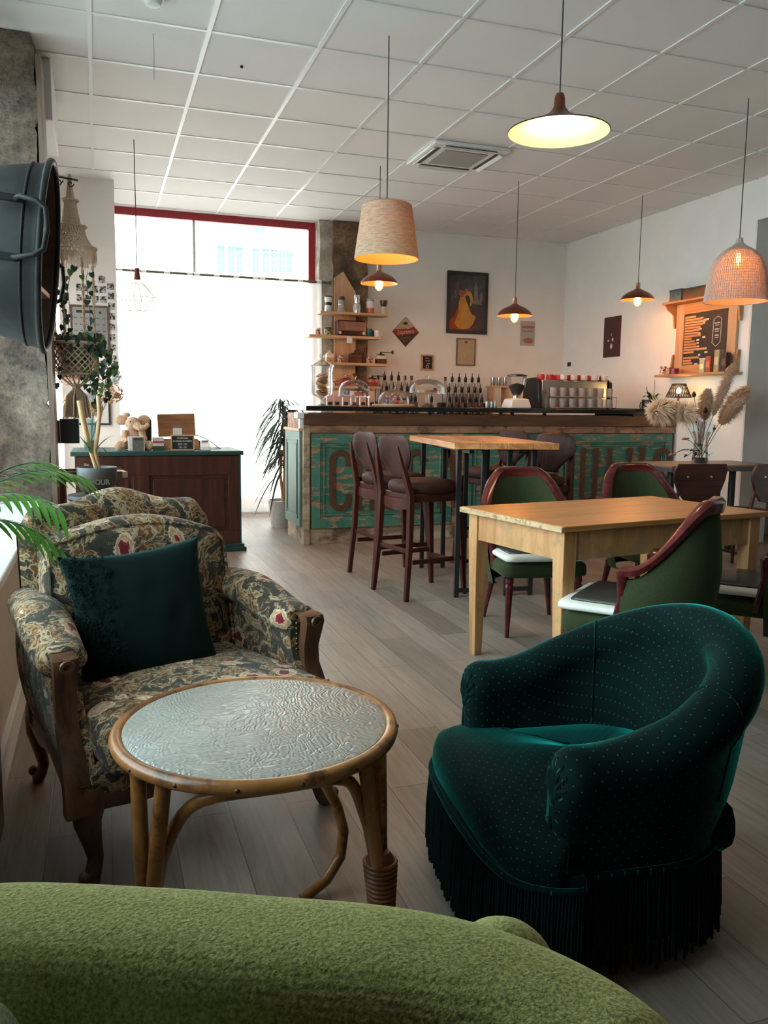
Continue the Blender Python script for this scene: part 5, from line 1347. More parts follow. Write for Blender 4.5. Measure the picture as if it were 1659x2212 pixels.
mill('cream topped wooden wall coffee mill at the left end of the third board', on(712, 2), .085, .115, m_ceram, m_pine, 0, False, m_cream)
mug('red and brown patterned cup next to the cream mill on the third board', on(735, 2), .030, .075, m_redwhite, 0, 'patterned_cup')
mill('dark red wooden box coffee mill in the middle of the third board', on(767, 2, 8.67), .125, .125, m_mahog, m_mahog, 0, True, m_brownp, .10)
mug('red and white mug right of the dark red mill', on(797, 2), .030, .070, m_redwhite, 1)
mill('yellow and black metal coffee mill at the right end of the third board', on(823, 2, 8.64), .108, .115, m_cream, m_tileblack, 0)
mill('bright red coffee mill with a crank on the lowest board', on(747, 3, 8.67), .105, .105, m_redp, m_redp, 0, True, m_steel, .09)
mill('red printed coffee mill with a black top at the right end of the lowest board', on(805, 3, 8.65), .105, .105, _pat('red_cream_print', (.36, .05, .045), (.50, .26, .2), 40), plain('dark_red_enamel', (.22, .03, .03), .4), 0)
mug('patterned cup at the left end of the lowest board', on(722, 3), .028, .065, m_redwhite, 1)
mug('glass cup between the two red mills', on(778, 3), .030, .070, plain('violet_glass', (.18, .07, .09), .2), 1)

# ------------------------------------------------------------------ pictures on the back wall
YW = YB-.002
def onwall(px, py): return aty(px, py, YW)
# dancer poster (generic figure in a yellow dress)
a, b = onwall(965, 584), onwall(1051, 724); cxp, czp = (a.x+b.x)/2, (a.z+b.z)/2; hw, hh = (b.x-a.x)/2-.005, (onwall(1008, 588).z-onwall(1008, 722).z)/2
po = thing('framed_poster', 'large dark framed poster of a dancer in a long yellow dress', 'poster', (cxp, YW-.014, czp))
for n_, c_, d_ in (('frame', (0, 0, hh-.016), (hw*2, .026, .032)), ('frame', (0, 0, -hh+.016), (hw*2, .026, .032)), ('frame', (-hw+.016, 0, 0), (.032, .026, hh*2-.064)), ('frame', (hw-.016, 0, 0), (.032, .026, hh*2-.064))):
    obj(n_, MB().box(c_, d_), m_black, po, bevel=.003)
def _poster():
    t = NT('poster_print'); v = t.coord(); f = t.noise(v, 14, 4); sp = t.n('SeparateXYZ'); t.l(v, sp.inputs[0])
    up = t.ramp(f, [(.35, (.016, .012, .010)), (.6, (.05, .042, .036)), (.75, (.12, .09, .08))]); lowc = t.ramp(f, [(.35, (.045, .010, .016)), (.65, (.10, .022, .035))])
    t.base(t.mix(t.math('GREATER_THAN', sp.outputs[2], -.06), lowc, up)); t.set(Roughness=.35); return t.m
ps = obj('print', MB().box((0, .004, 0), (hw*2-.06, .008, hh*2-.06)), _poster(), po, smooth=0)
W2, H2 = hw, hh
def shp(name, pts, mat, dy=-.0012, par=None):
    n = len(pts); mb = MB().add([(x*W2, dy+k, z*H2) for k in (0, .001) for x, z in pts], [tuple(range(n)), tuple(range(n, 2*n))[::-1]]+[(i, (i+1) % n, n+(i+1) % n, n+i) for i in range(n)])
    return obj(name, mb, mat, par or ps, smooth=0)
m_yel = plain('poster_yellow', (.66, .31, .03), .6, var=.2, scale=12); m_org = plain('poster_orange_red', (.45, .07, .02), .6, var=.3, scale=14); m_skin = plain('poster_pale_grey', (.24, .18, .15), .6, var=.3)
shp('red_cloth', [(-.88, -.86), (-.2, -.86), (-.3, -.4), (-.35, .05), (-.5, -.2), (-.6, -.42), (-.88, -.6)], m_org, -.0004)
shp('yellow_dress', [(-.62, -.66), (-.45, -.80), (-.2, -.86), (.1, -.82), (.3, -.66), (.42, -.42), (.22, -.36), (.08, -.15), (-.04, .04), (-.14, .2), (-.34, .2), (-.43, .0), (-.42, -.3)], m_yel, -.0020)
shp('yellow_sleeve', [(-.2, .28), (-.02, .40), (.18, .34), (.27, .16), (.21, -.06), (.10, -.12), (.15, .08), (.09, .22), (-.04, .26), (-.2, .16)], m_yel, -.0026)
shp('shawl', [(-.42, .42), (-.28, .40), (-.05, .34), (-.2, .24), (-.36, .18), (-.44, .28)], m_org, -.0032)
shp('dark_hair', [(-.14, .45), (-.05, .48), (.02, .42), (-.04, .37), (-.12, .38)], m_skin, -.0032)
shp('fountain', [(.12, -.02), (.72, -.03), (.68, .04), (.52, .1), (.5, .5), (.42, .72), (.32, .5), (.32, .12), (.16, .06)], m_skin, -.0012)
for k, (x, z) in enumerate(((-.6, .35), (.1, .55), (.66, .28), (-.5, .62))):
    shp('background_figure', [(x-.07, z-.2), (x+.08, z-.22), (x+.09, z+.02), (x+.02, z+.1), (x-.06, z+.02)], plain('poster_dull_%d' % k, ((.14, .10, .09), (.13, .06, .04), (.20, .15, .13), (.12, .05, .05))[k], .6, var=.4, scale=20), -.0008)
obj('glass_front', MB().box((0, -.006, 0), (hw*2-.06, .002, hh*2-.06)), thin_glass('picture_glass', (.98, .98, .98), .3), po, smooth=0)
def frame(name, label, cat, px0, py0, px1, py1, fw, fm, pm, onf=None, depth=.018, pos=None):
    if pos is None:
        a, b = onwall(px0, (py0+py1)/2), onwall(px1, (py0+py1)/2); m = (px0+px1)/2; z1, z0 = onwall(m, py0).z, onwall(m, py1).z
        loc = ((a.x+b.x)/2, YW-depth/2, (z0+z1)/2); rz = 0; hw, hh = (b.x-a.x)/2, (z1-z0)/2
    else: loc, rz, hw, hh = pos
    t = thing(name, label, cat, loc, rz)
    if fw:
        f = MB()
        for c_, d_ in (((0, 0, hh-fw/2), (hw*2, depth, fw)), ((0, 0, -hh+fw/2), (hw*2, depth, fw)), ((-hw+fw/2, 0, 0), (fw, depth, hh*2-2*fw)), ((hw-fw/2, 0, 0), (fw, depth, hh*2-2*fw))): f.box(c_, d_)
        obj('frame', f, fm, t, smooth=0)
    s_ = obj('panel', MB().box((0, depth*.2, 0), (hw*2-2*fw, depth*.5, hh*2-2*fw)), pm, t, smooth=0)
    return t, s_, hw, hh
m_parch = plain('parchment', (.44, .33, .21), .7, var=.08)
t, s_, hw, hh = frame('framed_certificate', 'small framed parchment certificate below the dancer poster', 'certificate', 985, 731, 1026, 790, .012, wood('olive_frame', (.05, .04, .025), (.12, .10, .065), (.18, .15, .1), 2), m_parch)
obj('crest', MB().box((0, -.0015, hh*.72), (.03, .002, .025)), plain('grey_ink', (.12, .10, .08), .7), s_)
t, s_, hw, hh = frame('small_blackboard', 'small blackboard in a light wooden frame, on the wall right of the coffee mills', 'blackboard', 909, 766, 936, 800, .018, m_pine, m_slate)
for k, w_ in enumerate((.6, .8, .6)): obj('chalk_writing', MB().box((-.005+.01*k, -.001, hh*(.55-.35*k)), (hw*w_, .001, .006)), m_chalk, s_)
obj('chalk_heart', MB().torus((0, -.001, -hh*.5), .016, .004, 14, 5, Matrix.Rotation(PI/2, 3, 'X')), m_chalk, s_)
t, s_, hw, hh = frame('metal_poster', 'pale metal advertising plate with a cup drawing, near the corner of the back wall', 'sign', 1124, 694, 1155, 747, 0, None, plain('pale_plate', (.42, .38, .34), .4, var=.12, scale=30), depth=.006)
obj('red_lettering', MB().box((0, -.003, hh*.52), (hw*1.7, .002, hh*.2)), plain('faded_red', (.42, .13, .09), .5, var=.3, scale=90), s_); obj('red_lettering', MB().box((0, -.003, hh*.18), (hw*1.6, .002, hh*.12)), plain('faded_grey', (.25, .24, .22), .5, var=.4, scale=90), s_)
obj('cup_drawing', MB().lathe([(.001, 0), (.05, .0), (.05, .003), (.001, .003)], 20).xf(Matrix.Translation((.01, -.002, -hh*.58)) @ Matrix.Rotation(PI/2, 4, 'X') @ Matrix.Diagonal((1.4, .6, 1, 1))), plain('orange_drawing', (.38, .15, .07), .5, var=.4, scale=40), s_)
# espresso diamond
c_ = onwall(876, 717); R_ = (onwall(905, 717).x-onwall(847, 717).x)/2; Hh = (onwall(876, 684).z-onwall(876, 749).z)/2
es = thing('espresso_sign', 'diamond-shaped tin espresso sign in cream, red and dark brown', 'sign', (c_.x, YW-.004, c_.z))
def dia(pts, m, y0, nm):
    n = len(pts); return obj(nm, MB().add([(x*R_, y, z*Hh) for y in (y0, y0+.002) for x, z in pts], [tuple(range(n)), tuple(range(n, 2*n))[::-1]]+[(i, (i+1) % n, n+(i+1) % n, n+i) for i in range(n)]), m, es, smooth=0)
m_sred = plain('sign_red', (.24, .022, .020), .35, var=.15); m_sdark = plain('sign_dark', (.035, .016, .010), .35); m_scream = plain('sign_cream', (.42, .33, .20), .4, var=.1)
dia([(0, 1), (-1, 0), (0, -1), (1, 0)], m_sdark, .0, 'plate'); dia([(0, .96), (-.84, .13), (-.3, .17), (.05, .21), (.62, .35)], m_scream, -.0025, 'cream_field')
rb = dia([(-.97, .01), (-.84, .14), (-.3, .18), (.05, .22), (.63, .36), (.97, -.01), (-.68, -.31)], m_sred, -.0035, 'red_band')
obj('bean', MB().ball((-.02*R_, -.004, .56*Hh), (.028, .003, .017), 12, 8), m_sdark, es)
obj('cup_outline', MB().torus((.03, -.003, .40*Hh), .030, .003, 18, 5, Matrix.Rotation(PI/2, 3, 'X')), m_ceram, es)
text('lettering', 'Espresso', .066, es, plain('sign_letters', (.55, .30, .24), .4), FACE((0, -.0045, .0), 0, .13), .86, .0006, .0012)
text('lettering', 'SERVED', .042, es, plain('sign_letters_dull', (.16, .13, .08), .5), FACE((0, -.003, -.42*Hh), 0, .13), .9)
text('lettering', 'HOT', .034, es, bpy.data.materials['sign_letters_dull'], FACE((0, -.003, -.62*Hh), 0, .13), .9)
# ------------------------------------------------------------------ coffee machine end of the bar
t_ = aty(1115, 880, 7.02)
gm = thing('espresso_grinder', 'white espresso grinder with a glass hopper of coffee beans on the bar', 'coffee grinder', (aty(1115, 880, 7.0).x, 7.0, 1.1805))
obj('body', MB().loft([[(-a, -b, z), (a, -b, z), (a, b, z), (-a, b, z)] for a, b, z in ((.105, .10, 0), (.105, .10, .02), (.085, .085, .085), (.04, .04, .095))]), plain('white_machine', (.62, .64, .62), .3, var=.02), gm, bevel=.008)
obj('neck', MB().lathe([(.032, .09), (.034, .118), (.03, .122)], 20), m_chrome, gm)
hp_ = obj('hopper', MB().lathe([(.035, .12), (.055, .155), (.085, .21), (.09, .30)], 28), m_glass, gm)
obj('coffee_beans', MB().lathe([(.001, .125), (.034, .125), (.052, .155), (.078, .21), (.04, .225), (.001, .235)], 24), m_cork, gm); obj('hopper_lid', MB().lathe([(.094, .298), (.094, .308), (.05, .318), (.001, .32)], 28), m_blackgloss, gm)
tag(obj('black_tray', MB().bx(aty(1055, 882, 6.95).x, aty(1150, 882, 6.95).x, 6.85, 7.14, 1.1802, 1.1804+.0), m_blackgloss), None, None)
bpy.data.objects.remove([o for o in bpy.data.objects if o.name.startswith('black_tray')][0])
ea, eb = aty(1153, 880, 7.2).x, aty(1305, 880, 7.2).x
em = thing('espresso_machine', 'large espresso machine with black rounded ends, cups heaped on its top', 'espresso machine', ((ea+eb)/2, 7.20, 1.1805)); ew = (eb-ea)/2
etz = aty(1228, 822, 7.2).z-1.1805
obj('body', MB().box((0, .06, etz*.5), (ew*2-.06, .30, etz)), m_steel, em, bevel=.01)
for s_ in (-1, 1):
    e_ = MB(); P2 = [(-.13, 0), (.20, 0), (.20, etz*.9), (.16, etz*1.05), (-.02, etz*1.08), (-.10, etz*.95)]
    n = 6; e_.add([(s_*ew+k, y, z) for k in (-.016, .016) for y, z in P2], [tuple(range(n))[::-1], tuple(range(n, 2*n))]+[(i, (i+1) % n, n+(i+1) % n, n+i) for i in range(n)])
    obj('side_panel', e_, m_blackgloss, em, bevel=.008)
obj('glass_rail', MB().box((0, -.115, etz*.55), (ew*2-.06, .006, .02)), m_steel, em)
def glass(label, pos, r=.034, h=.085, m=None, group='glasses in front of the espresso machine'):
    t = thing('drinking_glass', label, 'glass', pos, 0, group); obj('tumbler', MB().lathe([(.001, .003), (r*.78, .003), (r*.82, 0), (r*.86, .01), (r, h), (r*.95, h), (r*.8, .012), (.001, .01)], 18), m or m_glass, t); return t
m_fog = thin_glass('frosty_glass', (.80, .76, .74), 1.2, .1, .28)
g0 = None
rk = thing('glass_rack', 'wire rack holding two rows of glasses before the espresso machine', 'rack', ((ea+eb)/2, 6.99, 1.1805)); wr = MB()
for z in (.012, .115): 
    for y in (-.05, .05): wr.tube([(-ew*.9, y, z), (ew*.9, y, z)], .003, 6)
    for x in (-.9, -.45, 0, .45, .9): wr.tube([(ew*x, -.05, z), (ew*x, .05, z)], .003, 6)
for x in (-.9, .9):
    for y in (-.05, .05): wr.tube([(ew*x, y, 0), (ew*x, y, .12)], .003, 6)
obj('wire_frame', wr, m_steel, rk)
K = ['first', 'second', 'third', 'fourth', 'fifth', 'sixth', 'seventh', 'eighth']
for row, z in (('lower', 1.1805+.0155), ('upper', 1.1805+.1185)):
    for i in range(7):
        p = ((ea+eb)/2-ew*.78+ew*1.56*i/6, 6.99, z); l_ = 'clear tumbler, %s from left in the %s row of the wire rack' % (K[i], row)
        if g0 is None: g0 = glass(l_, p, m=m_fog, h=.082)
        else: dup(g0, None, p, None, l_)
c0 = None; zt_ = 1.1805+etz+.002
for i in range(8):
    p = (ea+.05+(ew*2-.1)*i/7, 7.17, zt_); l_ = 'red cup, %s from left in the row on the espresso machine' % K[i]
    if c0 is None: c0 = mug(l_, p, .036, .05, m_pink, 0, 'red_cup', 'cup', 'red cups on the espresso machine')
    else: dup(c0, None, p, None, l_)
for i in range(5):
    p = (ea+.12+(ew*2-.24)*i/4, 7.30, zt_); dup(c0, None, p, None, 'red cup, %s from left in the back row on the espresso machine' % K[i])
w0 = None
for i in range(5):
    p = (ea+.25+(ew*2-.34)*i/4, 7.085, zt_-.0); l_ = 'white cup, %s from left at the front edge of the espresso machine top' % K[i]
    if w0 is None: w0 = mug(l_, p, .034, .048, m_ceram, 0, 'white_cup', 'cup', 'white cups on the espresso machine')
    else: dup(w0, None, p, None, l_)
# small pine stand with metal cylinders left of the grinder
ws = thing('pine_stand', 'small pine stand behind the grinder carrying metal canisters', 'stand', (aty(1086, 850, 8.5).x, 8.62, 1.0045)); zs = aty(1086, 833, 8.5).z-1.0045
obj('top_board', MB().box((0, 0, zs-.01), (.24, .16, .02)), m_pine, ws); obj('side_panel', MB().box((-.09, 0, (zs-.02)/2), (.02, .15, zs-.02)), m_pine, ws); obj('side_panel', MB().box((.09, 0, (zs-.02)/2), (.02, .15, zs-.02)), m_pine, ws)
for k, px in enumerate((1077, 1087, 1097)): mug(['left metal canister of spoons on the pine stand', 'middle metal canister of spoons on the pine stand', 'right metal canister of spoons on the pine stand'][k], (ws.location.x-.075+.075*k, 8.60, 1.0045+zs+.0005), .028, .095, m_steel, 0, 'metal_canister', 'canister')
for k, px in enumerate((1053, 1062, 1070)):
    mug(['left small steel milk jug on the bar left of the grinder', 'middle small steel milk jug on the bar left of the grinder', 'right small steel milk jug on the bar left of the grinder'][k], (aty(px, 870, 7.1).x, 7.1, 1.1805), .020, .06, m_steel, 0, 'milk_jug', 'jug')
so = thing('wall_socket', 'small black wall socket near the corner of the right wall', 'socket', tuple(atx(1229, 787, XR-.006))); obj('plate', MB().box((0, 0, 0), (.010, .07, .05)), m_black, so, bevel=.003); obj('insert', MB().box((-.006, 0, 0), (.004, .03, .03)), m_blackgloss, so)
tr_ = thing('serving_tray', 'flat black tray on the bar right of the espresso machine', 'tray', (aty(1355, 882, 7.05).x, 7.05, 1.1505+.0)); tr_.location.z = 1.1515
obj('tray_base', MB().box((0, 0, .02), (.34, .26, .006)), m_black, tr_); obj('tray_rim', MB().bx(-.17, .17, -.13, -.124, .0, .04).bx(-.17, .17, .124, .13, .0, .04).bx(-.17, -.164, -.13, .13, 0, .04).bx(.164, .17, -.13, .13, 0, .04), m_black, tr_)
mug('black jug at the right end of the bar under the potted orchid', (aty(1398, 880, 7.0).x, 7.0, 1.151), .055, .13, m_black, -1, 'black_jug', 'jug')
# ------------------------------------------------------------------ right wall
XW = XR-.002
def onr(px, py): return atx(px, py, XW)
a, b = onr(1308, 687), onr(1343, 681); z1, z0 = onr(1326, 684).z, onr(1324, 771).z
mp_ = thing('botanical_print', 'dark maroon unframed print with a green sprig and white flowers on the right wall', 'print', (XW-.006, (a.y+b.y)/2, (z0+z1)/2)); ww, hh = abs(a.y-b.y), z1-z0
pr_ = obj('canvas', MB().box((0, 0, 0), (.012, ww, hh)), plain('maroon_canvas', (.060, .016, .016), .6, var=.15), mp_)
obj('flower', MB().ball((-.006, 0, -.10), (.002, .022, .03), 10, 8).ball((-.006, .06, -.04), (.002, .013, .013), 8, 6).ball((-.006, -.02, -.03), (.002, .016, .018), 8, 6).ball((-.006, .0, .02), (.002, .01, .02), 8, 6), m_ceram, pr_)
obj('sprig', MB().tube([(-.008, 0, -.1), (-.008, -.01, .05), (-.008, 0, .11)], .003, 6).ball((-.007, -.02, .07), (.001, .022, .012), 8, 6).ball((-.007, .02, .10), (.001, .02, .01), 8, 6), m_leafd, pr_)
# menu board unit
yA, yB = 6.90, 5.965; zTop, zBot = 2.21, 1.500
mb_ = thing('menu_board', 'pine wall unit framing a blackboard menu with wooden slats, shelf above and below', 'menu board', (XW, (yA+yB)/2, 0))
hw = (yA-yB)/2
def mbx(y0, y1, z0, z1, d0=0.0, d1=.03): return MB().bx(-d1, -d0, y0, y1, z0, z1)
m_piney = wood('amber_pine', (.32, .15, .06), (.46, .24, .10), (.55, .31, .14), 1, rough=.5)
obj('frame', mbx(-hw+.06, -hw+.17, zBot+.03, zTop-.02), m_pinez, mb_, bevel=.003); obj('frame', mbx(hw-.17, hw-.06, zBot+.03, zTop-.02), m_pinez, mb_, bevel=.003)
obj('frame', mbx(-hw+.17, hw-.17, zTop-.12, zTop-.02), m_piney, mb_, bevel=.003); obj('frame', mbx(-hw+.17, hw-.17, zBot+.03, zBot+.11), m_piney, mb_, bevel=.003)
obj('top_shelf', MB().bx(-.16, 0, -hw, hw, zTop-.02, zTop), m_piney, mb_, bevel=.003); obj('bottom_shelf', MB().bx(-.20, 0, -hw-.02, hw+.02, zBot, zBot+.022), m_piney, mb_, bevel=.003)
for yy in (-hw+.02, hw-.04):
    for (za, zb, top) in ((zTop-.02, zTop-.24, 1), (zBot+.022, zBot+.22, 0)):
        pr = [(-.15, za), (0, za), (0, zb), (-.03, zb), (-.05, (za*.6+zb*.4)), (-.12, za+(zb-za)*.2)]
        n = 6; obj('bracket', MB().add([(x, yy+k, z) for k in (0, .02) for x, z in pr], [tuple(range(n)), tuple(range(n, 2*n))[::-1]]+[(i, (i+1) % n, n+(i+1) % n, n+i) for i in range(n)]), m_piney, mb_, smooth=0)
bd_ = obj('blackboard', mbx(-hw+.17, hw-.17, zBot+.11, zTop-.12, .004, .016), m_slate, mb_, smooth=0)
rs = random.Random(5); zz = zTop-.135
lens = [.10, .19, .24, .20, .17, .16, .15, .18, .05, .10, .12, .13, .27, .09, .0, .17, .06, .08]
for k, L_ in enumerate(lens):
    z = zTop-.150-k*.0255
    if L_: obj('slat', MB().bx(-.021, -.0165, hw-.18-L_-.05, hw-.175, z-.010, z+.010), m_piney, bd_, bevel=.001)
# our left = larger y on this wall; chalk marks
def chalk(y, z, w_, h=.012): obj('chalk_writing', MB().bx(-.0175, -.0165, y-w_/2, y+w_/2, z-h/2, z+h/2), m_chalk, bd_, smooth=0)
for k, (fy, fz, w_) in enumerate(((.06, 2.04, .04), (.00, 2.02, .07), (.03, 1.99, .03), (.08, 1.94, .05), (.09, 1.90, .04), (.10, 1.84, .04), (.02, 1.86, .04), (.10, 1.81, .03), (.095, 1.78, .03), (.09, 1.75, .03), (-.02, 1.72, .04), (.07, 1.70, .03), (.04, 1.66, .05), (.0, 1.66, .04), (.11, 1.615, .05))): chalk(fy, fz, w_, .016)
hx = [(-.205, 2.01), (-.155, 2.035), (-.105, 2.01), (-.095, 1.80), (-.145, 1.765), (-.20, 1.80), (-.205, 2.01)]
obj('chalk_badge', MB().tube([(-.0175, y, z) for y, z in hx], .0035, 5), m_chalk, bd_)
for k in range(3):
    chalk(-.15, 1.975-.055*k, .07-.01*k, .010); chalk(-.15, 1.955-.055*k, .05, .006)
obj('chalk_cup', MB().torus((-.0175, -.20, 1.63), .022, .003, 16, 5, Matrix.Rotation(PI/2, 3, 'Y')), m_chalk, bd_)
bx_ = thing('old_tins', 'x', 'box', (XW-.09, 6.74, zTop+.0005)); bx_['label'] = 'grey-green decorated tin box at the left end of the menu board top shelf'
bx_.name = 'tin_box'; obj('box', MB().box((0, 0, .05), (.10, .17, .10)), plain('grey_green_tin', (.17, .19, .16), .4, var=.3, scale=20), bx_, bevel=.004); obj('lid', MB().box((0, 0, .105), (.106, .176, .012)), plain('dark_tin_lid', (.06, .07, .06), .4), bx_)
bx2 = thing('tin_box', 'long reddish brown decorated tin box on the menu board top shelf', 'box', (XW-.09, 6.46, zTop+.0005)); obj('box', MB().box((0, 0, .045), (.10, .34, .09)), _pat('brown_red_print', (.12, .10, .05), (.26, .06, .03), 14), bx2, bevel=.004); obj('lid', MB().box((0, 0, .096), (.106, .346, .012)), plain('olive_tin_lid', (.09, .07, .035), .4), bx2)
for k, (y, r, h, m, nm) in enumerate(((6.86, .032, .075, m_redwhite, 'red and white patterned tin at the left end of the menu bottom shelf'), (6.775, .034, .06, m_darkpat, 'dark patterned tin on the menu bottom shelf'), (6.69, .040, .05, plain('cherry_red_tin', (.25, .015, .03), .35), 'low cherry red tin on the menu bottom shelf'))):
    tin(nm, (XW-.14, y, zBot+.0225), r, h, m)
for k, (y, h, c, nm) in enumerate(((6.33, .12, (.45, .48, .28), 'pale green tea pack leaning on the menu board'), (6.25, .15, (.36, .09, .03), 'orange red tea pack on the menu bottom shelf'), (6.14, .20, (.34, .29, .17), 'tall beige tea pack on the menu bottom shelf'), (6.05, .17, (.05, .014, .012), 'dark maroon tea pack at the right end of the menu bottom shelf'))):
    o = thing('tea_pack', nm, 'pack', (XW-.10, y, zBot+.0225)); obj('pack', MB().box((0, 0, h/2), (.05, .065, h)), plain('pack_%d' % k, c, .5, var=.2, scale=40), o, bevel=.003); obj('label', MB().box((-.026, 0, h*.5), (.002, .045, h*.35)), plain('pack_label_%d' % k, tuple(min(1, x*1.6+.05) for x in c), .6), o)
# orchid on the jug side and table lamp with lace shade
q = aty(1432, 850, 7.05); oc = thing('potted_orchid', 'green leafy orchid in a pot at the right end of the bar, beside the lamp', 'plant', (q.x-.04, 7.15, 1.151))
obj('pot', MB().lathe([(.001, 0), (.045, 0), (.058, .10), (.054, .10), (.05, .085), (.001, .085)], 20), plain('terracotta_dark', (.12, .05, .03), .6), oc)
def blade(base, tip, wdt, droop=0.05, n=8, up=None, fold=.15):
    B, T = Vector(base), Vector(tip); d = T-B; sd = d.cross(Vector((0, 0, 1))); sd = sd.normalized() if sd.length > 1e-5 else Vector((1, 0, 0))
    vs = []; 
    for i in range(n+1):
        f = i/n; p = B+d*f+Vector((0, 0, 1))*(droop*4*f*(1-f)); w_ = wdt*(math.sin(PI*min(1, f*.93+.07))**.7)
        vs += [p-sd*w_, p+Vector((0, 0, -w_*fold)), p+sd*w_]
    fs = []
    for i in range(n): 
        for j in (0, 1): a = i*3+j; fs.append((a, a+1, a+4, a+3))
    return vs, fs
lf = MB()
for (dx, dy, dz, wd) in ((-.16, -.05, .06, .024), (-.11, .0, .11, .026), (.10, -.03, .12, .022), (.03, -.10, .09, .026), (-.05, -.08, .03, .024), (.13, .03, .04, .02)):
    lf.add(*blade((0, 0, .09), (dx, dy, .09+dz), wd, .05))
obj('leaves', lf, m_leaf, oc); obj('stake', MB().tube([(0, 0, .08), (.01, 0, .33)], .002, 6).tube([(.03, 0, .08), (.05, .01, .30)], .002, 6).tube([(-.02, 0, .08), (-.09, 0, .26)], .003, 6), m_leafd, oc); 
q = aty(1466, 850, 6.50); ls_ = thing('lamp_shelf', 'small dark wall shelf between the bar end and the menu board', 'shelf', (q.x+.0, 6.50, aty(1466, 886, 6.5).z)); obj('board', MB().bx(-.13, XW-q.x-.001, -.16, .16, -.025, 0), m_darkwoodx, ls_, bevel=.003); obj('bracket', MB().bx(XW-q.x-.10, XW-q.x-.001, -.01, .01, -.12, -.0255), m_darkwoodx, ls_)
LZ_ = aty(1466, 886, 6.5).z+.0006; tl = thing('lace_table_lamp', 'small lit table lamp with a dark openwork shade on the little wall shelf', 'table lamp', (q.x, 6.50, LZ_))
sz0, sz1 = aty(1468, 858, 6.5).z-LZ_, aty(1468, 830, 6.5).z-LZ_; sz1 = max(sz1, sz0+.10)
obj('base', MB().lathe([(.001, 0), (.05, 0), (.045, .01), (.03, .03), (.038, .045), (.02, .07), (.010, .08), (.009, sz0+.03)], 20), m_copper, tl)
shd = MB(); 
for k in range(28):
    a = 2*PI*k/28
    for s_ in (1, -1): shd.tube([(.115*math.cos(a), .115*math.sin(a), sz0), (.062*math.cos(a+s_*.35), .062*math.sin(a+s_*.35), sz1)], .0032, 4)
shd.torus((0, 0, sz0), .115, .005, 28, 6).torus((0, 0, sz1), .062, .005, 20, 6); obj('shade', shd, plain('dark_lace', (.04, .022, .012), .7), tl)
obj('bulb', MB().ball((0, 0, (sz0+sz1)/2), (.022, .022, .026), 14, 10), emit('table_lamp_bulb', (1, .62, .22), 70), tl)
# pampas bouquet in a tall vase on the cafe table
vx, vy, vz = 4.62, 5.52, .7505
va = thing('glass_vase', 'tall clear ribbed vase of dried stems on the cafe table', 'vase', (vx, vy, vz)); obj('vessel', MB().lathe([(.001, 0), (.06, 0), (.065, .02), (.055, .12), (.05, .2), (.075, .26)], 24), m_glass, va); obj('pebbles', MB().lathe([(.001, .004), (.055, .004), (.056, .05), (.001, .05)], 20), m_soil, va)
m_pamp = fabric('pampas_plume', (.74, .52, .35), 200, 1, .6, (1, .85, .7), .5, .2)
rs = random.Random(11)
def plume(tip_px, tip_py, Y, L, W_, droop, lab, dense=1500):
    tip = aty(tip_px, tip_py, Y); base = Vector((vx+rs.uniform(-.02, .02), vy+rs.uniform(-.02, .02), vz+.06))
    t = thing('pampas_plume', lab, 'dried plant', tuple(base))
    T = tip-base; mid = T*.55+Vector((0, 0, droop))
    def P_(f): return (mid*2*f*(1-f)+T*f*f)
    obj('stem', MB().tube([P_(f/12) for f in range(11)], .0028, 6), plain('straw_stem', (.36, .25, .13), .7), t)
    fl = MB()
    for k in range(dense):
        f = 1-L*(rs.random()**.9); p = P_(f); tg = (P_(min(1, f+.02))-P_(f-.02)).normalized(); g = (1-f)/L
        r_ = W_*math.sin(PI*min(1, max(.03, g*.85+.1)))**.8; a = rs.random()*2*PI
        u_ = tg.cross(Vector((0, 1, .2))).normalized(); v_ = tg.cross(u_); o_ = (u_*math.cos(a)+v_*math.sin(a))
        e = p+o_*r_*rs.uniform(.6, 1.05)+tg*rs.uniform(.01, .045)+Vector((0, 0, -r_*.35)); m_ = p.lerp(e, .5)+tg*.012
        w_ = u_*.0022
        fl.add([p-w_, p+w_, m_+w_*2, m_-w_*2, e], [(0, 1, 2, 3), (3, 2, 4)])
    obj('feathery_head', fl, m_pamp, t, recalc=False); return t
plume(1412, 888, 5.45, .42, .15, .34, 'thick pampas plume arching furthest left over the bar end')
plume(1474, 892, 5.35, .48, .13, .28, 'upright cream pampas plume beside the table lamp')
plume(1584, 790, 5.50, .60, .075, .02, 'tall narrow pampas plume rising in front of the menu board')
plume(1612, 838, 5.60, .62, .11, .08, 'loose pampas plume reaching furthest right')
plume(1530, 845, 5.60, .50, .10, .02, 'soft pampas plume in the middle of the bouquet')
plume(1600, 868, 5.4, .55, .09, .08, 'low pampas plume leaning right over the grey jamb')
for k, (px, py, nm) in enumerate(((1499, 853, 'tallest dark poppy seed head above the bouquet'), (1524, 887, 'dark poppy seed head in the middle of the bouquet'), (1497, 893, 'small dark seed head left of the stems'), (1543, 926, 'small dark bud on a bent stem at the right'))):
    p = aty(px, py, 5.40); base = Vector((vx+.01*k, vy, vz+.08)); t = thing('seed_head', nm, 'dried flower', tuple(base)); d = p-base
    obj('stem', MB().tube([(0, 0, 0), d*.5+Vector((.01, 0, .02)), d], .002, 6), m_leafd, t); obj('pod', MB().ball(d, (.018, .018, .020) if k < 2 else (.012, .012, .013), 12, 8).lathe([(.001, .018), (.014, .022), (.001, .026)], 10, tuple(d)), plain('poppy_pod', (.035, .016, .014), .7), t)
